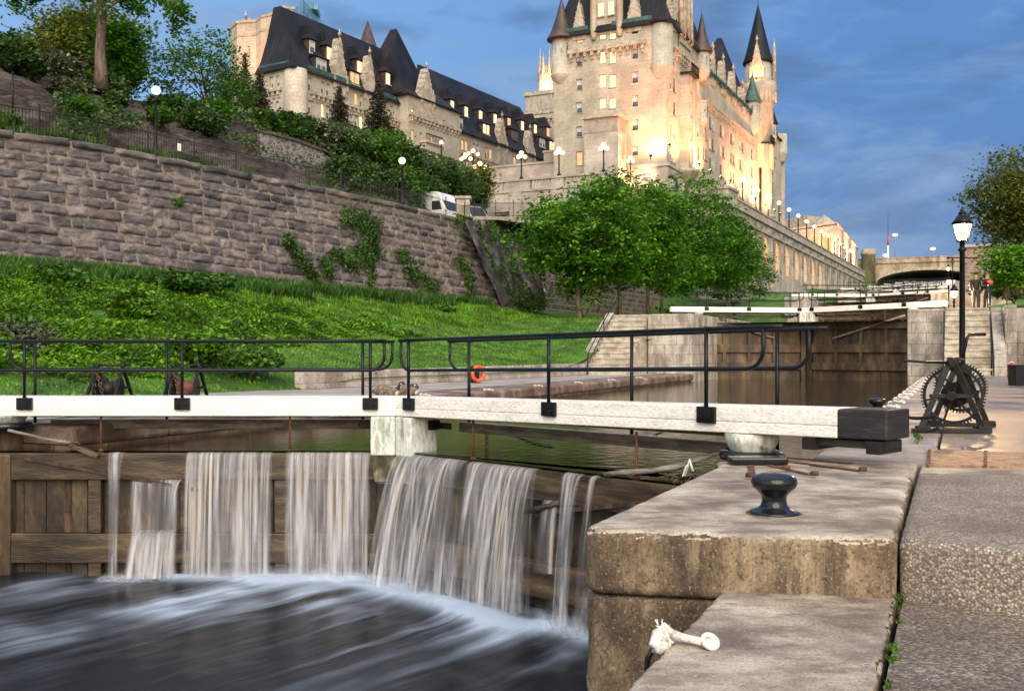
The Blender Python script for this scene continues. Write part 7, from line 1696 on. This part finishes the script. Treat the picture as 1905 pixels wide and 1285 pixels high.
# ================================================================== VEGETATION
gr = np.random.default_rng(42)
def unit(a): return a / np.maximum(np.linalg.norm(a, axis=1, keepdims=True), 1e-9)
def leaf_obj(name, C, size, mat, parent=None, up=.9, aspect=.62, tilt=None, seed=0):
    g = np.random.default_rng(seed); C = np.asarray(C, float); n = len(C)
    nm = g.normal(size=(n, 3)); nm[:, 2] = np.abs(nm[:, 2]) + up; nm = unit(nm)
    t = g.normal(size=(n, 3)); 
    if tilt is not None: t = t * .5 + tilt
    t = unit(t - (t * nm).sum(1, keepdims=True) * nm); s = np.cross(nm, t)
    L_ = (size if np.ndim(size) else np.full(n, size)) * g.uniform(.65, 1.35, n); L_ = L_[:, None]; W_ = L_ * aspect
    p0 = C - t * L_ * .5; p1 = C + s * W_ * .5 - nm * L_ * .08; p2 = C + t * L_ * .5 - nm * L_ * .12; p3 = C - s * W_ * .5 - nm * L_ * .08
    v = np.stack([p0, p1, p2, p3], 1).reshape(-1, 3)
    if parent is not None: v = v - np.array(root_loc(parent).location)
    me = bpy.data.meshes.new(name); me.vertices.add(4 * n); me.vertices.foreach_set('co', v.ravel()); me.loops.add(4 * n); me.loops.foreach_set('vertex_index', np.arange(4 * n)); me.polygons.add(n); me.polygons.foreach_set('loop_start', np.arange(n) * 4); me.polygons.foreach_set('loop_total', np.full(n, 4)); me.update(); me.validate()
    me.materials.append(mat); o = bpy.data.objects.new(name, me); COL.objects.link(o)
    if parent is not None: set_parent(o, parent)
    return o
def clumps(c, rad, nc, per, cr, g, shell=.5, flat=.5, lump=.22):
    """leaf centres in clumps spread through an uneven ellipsoid"""
    d = unit(g.normal(size=(nc, 3))); r = (shell + (1 - shell) * g.random(nc)) ** .6
    lum = np.array([1 + lump * 1.6 * noise.noise(Vector((a[0] * 1.9 + c[0], a[1] * 1.9, a[2] * 1.9 + c[2]))) for a in d])
    cc = np.array(c) + d * (r * lum)[:, None] * np.array(rad)
    k = g.normal(size=(nc, per, 3)) * np.array([1, 1, flat]) * (cr * g.uniform(.6, 1.3, nc))[:, None, None]
    return (cc[:, None, :] + k).reshape(-1, 3)
def tree(name, base, h_tr, c, rad, nc, per, cr, leaf_s, mat, label, cat='tree', group=None, bark='bark', tr=.22, seed=1, shell=.35, lean=(0, 0), nb=9, part='crown', flat=.38, lump=.22):
    g = np.random.default_rng(seed); rn = random.Random(seed); t = thing(name, base, label, cat, group)
    b = MB(); top = Vector(c) + Vector((0, 0, rad[2] * .5)); mid = base + Vector((lean[0] * .5, lean[1] * .5, h_tr))
    b.tube([base - UP * .3, base + UP * .15, base + (mid - base) * .5 + Vector((rn.uniform(-.1, .1), 0, 0)), mid, mid.lerp(top, .5) + Vector((rn.uniform(-.2, .2), 0, 0)), top], [tr * 1.5, tr * 1.12, tr * .95, tr * .85, tr * .5, tr * .08], 10)
    for i in range(nb):
        a = rn.random() * 6.28; s_ = mid.lerp(top, rn.uniform(0, .7)); e_ = Vector(c) + Vector((math.cos(a) * rad[0] * .85, math.sin(a) * rad[1] * .85, rn.uniform(-.4, .7) * rad[2])); m_ = s_.lerp(e_, .5) + UP * rad[2] * .12
        b.tube([s_, m_, e_], [tr * .42, tr * .25, tr * .05], 6)
    b.build('trunk', M[bark], t)
    P = clumps(c, rad, nc, per, cr, g, shell, flat, lump); leaf_obj(part, P, leaf_s, M[mat], t, seed=seed); return t
def mtree(px, py_base, d, zb, cx_px, y0, y1, wpx, label, seed, mat='maple', **k):
    base = S(px, py_base, d); base.z = zb; cz = S(cx_px, (y0 + y1) / 2, d); w_ = wpx / F * d / 2; h_ = (y1 - y0) / F * d / 2
    return tree('maple_tree', base, max(.6, cz.z - h_ * .75 - zb), tuple(cz), (w_, w_ * .9, h_), int(k.get('nc', 330) * 1.0), k.get('per', 34) + 8, k.get('cr', .58), k.get('ls', .27), mat, label, group='maples in a row before the terrace', tr=k.get('tr', .16), seed=seed, shell=.45, flat=.28, lump=.42)
mtree(1077, 598, 59, 3.0, 1092, 338, 546, 228, 'nearest round maple, pale trunk on the lawn left of the stairs', 1, nc=520)
mtree(1151, 596, 66, 3.05, 1185, 328, 548, 185, 'second maple, trunk just behind the handrail of the left stairs', 2, nc=420)
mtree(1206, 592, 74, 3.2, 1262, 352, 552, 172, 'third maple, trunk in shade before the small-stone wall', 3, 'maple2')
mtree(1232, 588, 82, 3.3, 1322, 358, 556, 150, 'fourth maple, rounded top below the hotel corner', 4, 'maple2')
mtree(1352, 560, 92, 4.6, 1352, 402, 550, 108, 'fifth and furthest maple, thin trunk before the arcade wall', 5, nc=260, ls=.34)
mtree(1413, 560, 100, 5.0, 1414, 482, 562, 46, 'small young maple at the foot of the arcade wall', 6, 'lime', nc=60, per=26, cr=.5, tr=.07)
# ---------------------------------------------------------------- ground cover on the left slope
g = np.random.default_rng(5)
def slope_pts(n, u0, u1, t0, t1, dens=None, h=.12, seed=0):
    g = np.random.default_rng(seed); out = []
    while len(out) < n:
        u = g.uniform(u0, u1); t = g.uniform(t0, t1); ve, vw = vedge(min(u, 37)), vwall(min(u, 60)); v = ve + (vw - ve) * t
        m = noise.noise(Vector((u * .55, v * .55, 3))) + .5 * noise.noise(Vector((u * 1.7, v * 1.7, 7)))
        if dens and not dens(u, t, m): continue
        p = U(u, v, ground(u, v) + max(.02, h * (.55 + m * .9)) * g.random() ** .45); out.append(p[:])
    return np.array(out)
def dens(u, t, m):
    lim0 = .12 + .13 * sst(8, 20, u) + .06 * m; lim1 = .90 - .10 * sst(12, 20, u) - .62 * sst(19, 33, u)
    lim0 += .12 * sst(14, 24, u)
    return t > lim0 and t < lim1 and u < 36 and not (m < -.52)
P = slope_pts(125000, -13, 34, .05, .95, dens, h=.55, seed=3)
P = P[P[:, 1] > 17]
o = leaf_obj('ground_cover', P, .135, M['cover'], seed=4, up=.9); tag(o, 'dense bright green leafy ground cover on the left slope', 'ground cover', kind='stuff')
def blades(name, P, h, w_, mat, seed, lean=.35):
    g = np.random.default_rng(seed); n = len(P); a = g.uniform(0, 6.28, n); d = np.stack([np.cos(a), np.sin(a), np.zeros(n)], 1); s = np.stack([-d[:, 1], d[:, 0], np.zeros(n)], 1) * (w_ * g.uniform(.6, 1.4, n))[:, None]
    H_ = (h * g.uniform(.4, 1.25, n))[:, None]; up = np.array([0, 0, 1.0])
    v = np.stack([P - s, P + s, P + d * H_ * lean * .4 + up * H_ * .6 + s * .6, P + d * H_ * lean + up * H_], 1).reshape(-1, 3)
    me = bpy.data.meshes.new(name); me.vertices.add(4 * n); me.vertices.foreach_set('co', v.ravel()); me.loops.add(4 * n); me.loops.foreach_set('vertex_index', np.arange(4 * n)); me.polygons.add(n); me.polygons.foreach_set('loop_start', np.arange(n) * 4); me.polygons.foreach_set('loop_total', np.full(n, 4)); me.update()
    me.materials.append(mat); o = bpy.data.objects.new(name, me); COL.objects.link(o); return o
P = slope_pts(52000, -13, 46, .80, .995, lambda u, t, m: t > .97 - .14 * (m + .5) - (.08 if u < 16 else 0), h=.02, seed=8)
o = blades('tall_grass', P, .52, .022, M['weed'], 3); tag(o, 'tall dark grass and weeds along the foot of the stone wall', 'grass', kind='stuff')
P = slope_pts(26000, 8, 46, .30, .95, lambda u, t, m: m > -.35 and t > .55 - .2 * sst(24, 34, u) * 0, h=.02, seed=9)
o = blades('meadow_grass', P, .17, .025, M['cover'], 5); tag(o, 'knee-high meadow grass on the upper slope', 'grass', kind='stuff')
P = slope_pts(60000, -13, 48, .0, .6, None, h=.01, seed=10)
o = blades('lawn_grass', P, .07, .022, M['cover'], 6); tag(o, 'short mown lawn grass beside the towpath', 'grass', kind='stuff')
def bush(px, py, d, wpx, hpx, mat, label, n=60, ls=.2, seed=0, cat='shrub', group=None, name='shrub', per=30, cr=None, depth=1.0):
    c = S(px, py, d); w_ = wpx / F * d / 2; h_ = hpx / F * d / 2; base = Vector((c.x, c.y, c.z - h_ * .9)); t = thing(name, base, label, cat, group)
    b = MB(); rn = random.Random(seed)
    for i in range(6): a = rn.random() * 6.28; b.tube([base - UP * .4, base + Vector((math.cos(a) * w_ * .3, math.sin(a) * w_ * .3, h_ * .7)), base + Vector((math.cos(a) * w_ * .7, math.sin(a) * w_ * .7, h_ * 1.3))], [.04, .03, .012], 5)
    b.build('stems', M['bark_dark'], t); g = np.random.default_rng(seed)
    P = clumps(tuple(c), (w_, w_ * depth, h_), n, per, cr or max(.18, min(w_, h_) * .28), g, .2, .7, .3); leaf_obj('leaves', P, ls, M[mat], t, seed=seed); return t
HPX = np.array([(CX + F * p.x / p.y, HY - F * (p.z - CZ) / p.y, p.y) for p in HILLP])
def on_hill(px, py, d):
    k = (HPX[:, 0] - px) ** 2 + (HPX[:, 1] - py) ** 2; near = HPX[k < 12 ** 2]
    return float(near[:, 2].min()) if len(near) else d
sl = [ # px, py, d, w, h, mat, n, label
 (38, 540, 33, 80, 60, 'cover', 'leafy mound on the slope at the far left'), (250, 570, 31.5, 78, 88, 'cover', 'tall leafy bush standing on the middle of the slope'), (130, 630, 27.5, 120, 40, 'cover', 'wide low bush on the slope above the small winches'),
 (40, 640, 26, 100, 80, 'pale', 'bush with pale flowers at the far left of the slope'), (365, 640, 28, 120, 40, 'cover', 'low bush on the slope behind the railing, left of the bare patch'), (470, 668, 28, 110, 34, 'lime', 'yellowish low bush on the slope just above the lawn'),
 (95, 520, 34.3, 150, 34, 'weed', 'dark weeds at the wall foot, far left'), (350, 526, 38.5, 150, 32, 'weed', 'dark weeds at the wall foot, centre left'), (880, 582, 60, 70, 24, 'weed', 'low dark shrub at the wall foot below the ivy'),
 (985, 566, 64, 70, 44, 'shrub', 'rounded green shrub at the right end of the stone wall'), (820, 582, 56, 60, 18, 'weed', 'small dark shrub at the wall foot, left of the ivy corner')]
for i, (px, py, d, w_, h_, m_, l_) in enumerate(sl): bush(px, py, d, w_, h_, m_, l_, n=int(26 + w_ * h_ / 110), ls=.17 if m_ != 'weed' else .24, seed=60 + i)
# ---------------------------------------------------------------- hillside shrubs
hs_ = [(20, 95, 52, 110, 70, 'shrub', 'shrub on the cliff top at the far left edge'), (10, 228, 40, 60, 26, 'lime', 'bright yellow-green shrub spilling over the wall at the left edge'), (110, 125, 54, 110, 60, 'pale', 'silvery shrub at the cliff top, left of the big trunk'), (55, 125, 53, 60, 44, 'shrub', 'dark green shrub on the cliff, far left'),
 (130, 165, 51, 90, 44, 'pale', 'silvery shrub on the rock face below the big trunk'), (150, 200, 49, 60, 26, 'lime', 'light green shrub low on the rock face'), (200, 160, 56, 100, 50, 'shrub', 'green shrub right of the big trunk'), (215, 185, 53, 50, 26, 'shrub', 'little green shrub on the rock below the big tree'),
 (305, 195, 62, 90, 40, 'shrub', 'green shrub behind the hillside globe lamp'), (300, 215, 58, 60, 26, 'lime', 'grassy tuft shrub right below the globe lamp'), (375, 225, 62, 90, 46, 'shrub', 'shrub under the small pale green tree'),
 (395, 208, 66, 80, 40, 'maple2', 'dark green shrub beside the thin trunk'), (490, 222, 74, 70, 26, 'ivy', 'ivy-dark shrub above the rubble wall, left'), (525, 236, 73, 80, 44, 'ivy', 'dark shrub behind the rubble wall'), (560, 240, 76, 60, 44, 'shrub', 'green shrub above the rubble wall, middle'),
 (605, 255, 76, 66, 50, 'pale', 'shrub with pale blossom above the rubble wall'), (650, 270, 78, 80, 50, 'shrub', 'green shrub between the two right conifers'), (700, 285, 80, 110, 70, 'lime', 'broad light green shrub below the tallest conifer'), (725, 262, 84, 60, 40, 'lime', 'light green shrub top right of the tallest conifer'),
 (750, 300, 82, 80, 60, 'shrub', 'green shrub left of the lower globe lamp'), (765, 345, 78, 60, 60, 'lime', 'bright green shrub behind the lower globe lamp'), (640, 320, 72, 70, 60, 'ivy', 'dark ivy mass right of the rubble wall'), (680, 335, 73, 90, 60, 'ivy', 'ivy covered bank above the fence'), (725, 345, 75, 80, 50, 'ivy', 'ivy mass left of the lower globe lamp'),
 (815, 325, 92, 80, 40, 'shrub', 'dark shrub in front of the leftmost lamp cluster'), (850, 340, 92, 90, 56, 'shrub', 'green shrub below the lamp clusters'), (890, 340, 93, 56, 60, 'olive', 'weeping yellow-lit shrub at the left end of the terrace'), (893, 372, 91, 30, 50, 'shrub', 'drooping shrub in front of the terrace wall end'), (800, 350, 88, 60, 40, 'ivy', 'shaded ivy bank behind the white bus')]
for i, (px, py, d, w_, h_, m_, l_) in enumerate(hs_): bush(px, py, on_hill(px, py + h_ * .2, d) - .3, w_ * (.72 if px < 330 else 1), h_ * (.72 if px < 330 else 1), {'ivy': 'shrub'}.get(m_, m_) if px > 560 else m_, l_, n=int(24 + w_ * h_ / 42), ls=.26 + .03 * (d > 70), seed=100 + i, group=None)
# grasses and creepers over the rock
g = np.random.default_rng(12); pts_ = []
for i in range(38000):
    px = g.uniform(-250, 900); base, top = hill_row((px + 700) / 1605 * 200, 200); t_ = g.random(); p = base.lerp(top, t_); p.z = base.z + (top.z - base.z) * (1 - (1 - t_) ** 1.6)
    m = noise.noise(Vector((p.x * .16, p.y * .16, p.z * .5))) ; lim = .26 - .26 * sst(330, 480, px) - .5 * sst(640, 720, px) - .4 * sst(.8, 1, t_)
    if m > lim: pts_.append((p.x + .3, p.y - .4, p.z + g.uniform(0, .5)))
o = leaf_obj('creepers', np.array(pts_), .24, M['shrub'], seed=31, up=.5); tag(o, 'green creepers and undergrowth scattered over the rocky hillside', 'undergrowth', kind='stuff')
pts_ = []
for i in range(9000):
    s_ = g.uniform(.40, .98); p = WP(s_, 1) + nrm * g.uniform(-1.6, -.7); m = noise.noise(Vector((p.x * .5, p.y * .5, 0)))
    if m > 0.0: pts_.append((p.x, p.y, p.z))
o = blades('verge_grass', np.array(pts_), .55, .03, M['lime'], 17); tag(o, 'green grass tufts behind the iron fence', 'grass', kind='stuff')
# ivy on the wall
iv = [((640, 398), (690, 425), 26), ((690, 425), (680, 480), 20), ((655, 465), (700, 475), 16), ((680, 480), (690, 545), 10), ((528, 440), (548, 475), 12), ((548, 475), (585, 520), 14), ((600, 480), (612, 520), 12), ((612, 468), (660, 500), 13), ((738, 468), (760, 510), 14), ((760, 510), (800, 535), 20), ((800, 535), (805, 580), 12), ((846, 478), (870, 520), 12), ((865, 510), (872, 570), 11), ((320, 376), (330, 380), 6), ((850, 400), (895, 430), 26)]
for i, ((x0, y0), (x1, y1), w_) in enumerate(iv):
    n = int(math.hypot(x1 - x0, y1 - y0) * w_ * .5) + 50; P = []
    for k in range(n):
        f = g.random(); px = x0 + (x1 - x0) * f + g.normal() * w_ * .5 + 9 * noise.noise(Vector((f * 5, i * 3.1, 0))); py = y0 + (y1 - y0) * f + g.normal() * w_ * .45; s_ = min(1, max(0, (px + 700) / 1600)); tb = interp(TOPL, px); bb = interp(BOTL, px) + 12; t_ = min(1.02, max(0, (bb - py) / (bb - tb)))
        s2 = (px + 700) / (1645 - 73 * t_); s2 = min(1, max(0, s2)); p = WP(s2, t_) + nrm * g.uniform(.12, .32); P.append(p[:])
    l_ = ['ivy starting high on the stone wall', 'thick ivy mass on the stone wall', 'short ivy branch to the left of the thick mass', 'thin ivy trail under the thick mass', 'small ivy patch at the middle of the wall', 'ivy running down right from the small middle patch', 'narrow ivy tuft low on the wall', 'slanting ivy strand joining the thick mass', 'ivy tuft right of the thick mass', 'dark ivy cluster slanting to the wall foot', 'ivy reaching the grass at the wall foot', 'upper ivy streak near the wall end', 'lower ivy streak near the wall end', 'tiny isolated green plant high on the wall at left', 'bright ivy hanging over the wall top near the white vehicles'][i]
    o = leaf_obj('wall_ivy', np.array(P), .17, M['ivy' if i != 14 else 'lime'], seed=200 + i, up=.1); tag(o, l_, 'ivy')
P = []
for k in range(5200):
    f, q = g.random(), g.random(); top = S(872 + 118 * f, 411, 61.5 + 14 * f); bot = S(945 + 80 * f, 580, 65.9 + 8 * f); p = bot.lerp(top, q); m = noise.noise(Vector((p.x * .9, p.y * .9, p.z * .45)))
    if m > -.02: P.append((p.x + .25, p.y - .5, p.z))
o = leaf_obj('wall_ivy', np.array(P), .22, M['ivy'], seed=250, up=.1); tag(o, 'patchy ivy over the sloping rubble face', 'ivy')
# ---------------------------------------------------------------- conifers
def conifer(px, y_top, y_base, d, wpx, label, seed):
    base = S(px, y_base, d); h = (y_base - y_top) / F * d; w_ = wpx / F * d / 2; t = thing('spruce_tree', base, label, 'spruce', 'spruces on the hillside'); b = MB(); b.tube([base - UP, base + UP * h * .5, base + UP * h], [.2, .12, .02], 8)
    rn = random.Random(seed); g = np.random.default_rng(seed); P = []; n = 26
    for i in range(n):
        z = h * (.04 + .93 * i / n); r = w_ * (1 - (z / h)) ** .85 * rn.uniform(.8, 1.15) + .12
        m = max(5, int(9 * (1 - z / h) + 5))
        for k in range(m):
            a = k * 6.28 / m + rn.random(); rr = r * rn.uniform(.7, 1.12); e_ = base + Vector((math.cos(a) * rr, math.sin(a) * rr, z - rr * .22)); s_ = base + UP * z; b.tube([s_, e_], [.03, .008], 4)
            q = max(8, int(rr * 26)); f = g.uniform(.12, 1.02, q); P.append(np.array(s_)[None] + (np.array(e_) - np.array(s_))[None] * f[:, None] + g.normal(size=(q, 3)) * [.09, .09, .05])
    b.build('trunk', M['bark_dark'], t); leaf_obj('needles', np.concatenate(P), .24, M['needles'], t, seed=seed, up=.2, aspect=.42)
conifer(483, 128, 236, 88, 62, 'dark spruce against the left end of the hotel wing', 1)
conifer(631, 155, 262, 92, 64, 'middle spruce standing before the hotel wing', 2)
conifer(704, 143, 272, 94, 78, 'tallest and rightmost spruce before the hotel wing', 3)
conifer(456, 95, 200, 112, 30, 'thin spruce tip in front of the castellated block', 4)
# ---------------------------------------------------------------- hillside trees
def gtree(name, px, y0, d, z_or_y, cx, cy, wpx, hpx, mat, label, seed, **k):
    base = S(px, z_or_y, d); c = S(cx, cy, d); w_ = wpx / F * d / 2; h_ = hpx / F * d / 2
    return tree(name, base, k.pop('htr', (c.z - base.z) * .5), tuple(c), (w_, w_ * k.pop('dp', .8), h_), k.pop('nc', 260), k.pop('per', 24), k.pop('cr', .6), k.pop('ls', .28), mat, label, seed=seed, **k)
gtree('deciduous_tree', 388, 0, 72, 262, 372, 150, 160, 170, 'lime', 'slender pale green tree left of the castellated block', 11, nc=190, per=26, cr=.5, tr=.14, shell=.55, nb=16, ls=.27)
gtree('deciduous_tree', 430, 0, 80, 250, 425, 190, 90, 110, 'lime', 'small lit green tree in front of the hotel wing end', 12, nc=110, per=24, cr=.5, tr=.10, shell=.5, ls=.27)
gtree('deciduous_tree', 165, 0, 68, 200, 165, 95, 190, 170, 'olive', 'broad yellow-green tree behind the big trunk', 13, nc=420, per=36, cr=.8, ls=.30, tr=.3, bark='bark_dark')
gtree('deciduous_tree', 90, 0, 72, 200, 85, 115, 120, 100, 'lime', 'rounded yellow-green tree behind the cliff, far left', 14, nc=200, per=34, cr=.8, ls=.32, tr=.2)
gtree('deciduous_tree', 228, 0, 60, 205, 222, 110, 70, 150, 'maple2', 'narrow dark tree right of the big trunk', 15, nc=180, per=30, cr=.6, ls=.28, tr=.2, bark='bark_dark')
# big tree whose canopy hangs in from above
base = S(188, 136, 55); t = thing('deciduous_tree', base, 'big pale trunk with branches hanging into the top left of the view', 'tree')
b = MB(); tp = S(190, -60, 55)
b.tube([base - UP * 1, base, S(186, 90, 55), S(190, 40, 55), tp, S(196, -160, 55)], [.42, .34, .27, .24, .22, .12], 14)
P = []; g = np.random.default_rng(77)
br = [[(192, 20), (240, -10), (290, -6), (330, 10), (352, 34)], [(192, -10), (260, -40), (320, -20), (345, 20)], [(190, 30), (168, -5), (140, -30)], [(190, -10), (120, -40), (60, -20), (45, 15)], [(190, -20), (240, -50), (300, -30), (318, 25), (330, 50)], [(190, 0), (225, -8), (250, 4), (268, 20)], [(60, -30), (30, -10), (25, 10)]]
for q in br:
    pts_ = [S(x, y, 55 + (i % 3 - 1) * .8) for i, (x, y) in enumerate(q)]; b.tube(pts_, .11, 6, r2=.015)
    for i in range(len(pts_) - 1):
        n = 18 if i else 6
        for k in range(n): f = g.random(); c = pts_[i].lerp(pts_[i + 1], f); dr = g.random() ** 1.5 * 1.0; P.append(np.array([c.x, c.y, c.z - dr * .5]) + g.normal(size=(10, 3)) * [.22, .3, .16])
b.build('trunk', M['bark'], t)
for q in ((120, -60, 60, 20), (200, -80, 150, 40), (70, -40, 50, 20)):
    c = S(q[0], q[1], 55); P.append(clumps(tuple(c), (q[2] / 33, 2.5, q[3] / 33), 60, 24, .5, g, .2, .6))
leaf_obj('crown', np.concatenate(P), .25, M['maple2'], t, seed=78)
# ---------------------------------------------------------------- right side trees
gtree('deciduous_tree', 1892, 0, 64, 540, 1893, 380, 160, 180, 'olive', 'big warm-lit tree at the right edge above the lawn', 21, nc=420, per=34, cr=.6, ls=.24, tr=.3, shell=.2, nb=14)
gtree('deciduous_tree', 1960, 0, 60, 560, 1990, 400, 190, 260, 'olive', 'tree mostly outside the right edge', 22, nc=300, per=24, cr=.8, ls=.24, tr=.3)
gtree('deciduous_tree', 1872, 0, 56, 545, 1880, 496, 78, 78, 'maple', 'low rounded green tree under the big warm-lit tree', 23, nc=170, per=34, cr=.5, ls=.22, tr=.15)
bush(1885, 535, 70, 120, 40, 'maple2', 'dark hedge line at the top of the right lawn', n=120, ls=.24, seed=71)
bush(1500, 590, 260, 1, 1, 'ivy', 'tiny shrub far up the flight', n=2, ls=.2, seed=72) if False else None
# black fence at the top of the right lawn
t = thing('lawn_fence', U(52, 16, 3.2), 'thin black rail fence across the top of the right lawn', 'fence')
b = MB(); pr = None
for i in range(12):
    u, v = 50 - i * .3, 15.2 + i * 1.6; z = ground_r(u, v); p = U(u, v, z); b.tube([p, p + UP * 1.1], .03, 6)
    if pr is not None: b.tube([pr + UP * 1.08, p + UP * 1.08], .025, 6); b.tube([pr + UP * .55, p + UP * .55], .02, 6)
    pr = p
b.build('rails', M['black_paint'], t)
# bins near the arcade wall
p = S(1370, 562, 84); p.z = 3.9; t = thing('litter_bin', p, 'dark green litter bin on the grass before the arcade wall', 'bin'); b = MB(); b.lathe(p, [(.30, 0), (.34, .1), (.34, 1.25), (.36, 1.3)], 16); b.build('body', M['verdigris'], t); b = MB(); b.lathe(p + UP * 1.31, [(.38, 0), (.36, .08), (.2, .22), (.05, .26)], 16); b.build('lid', M['black_paint'], t)
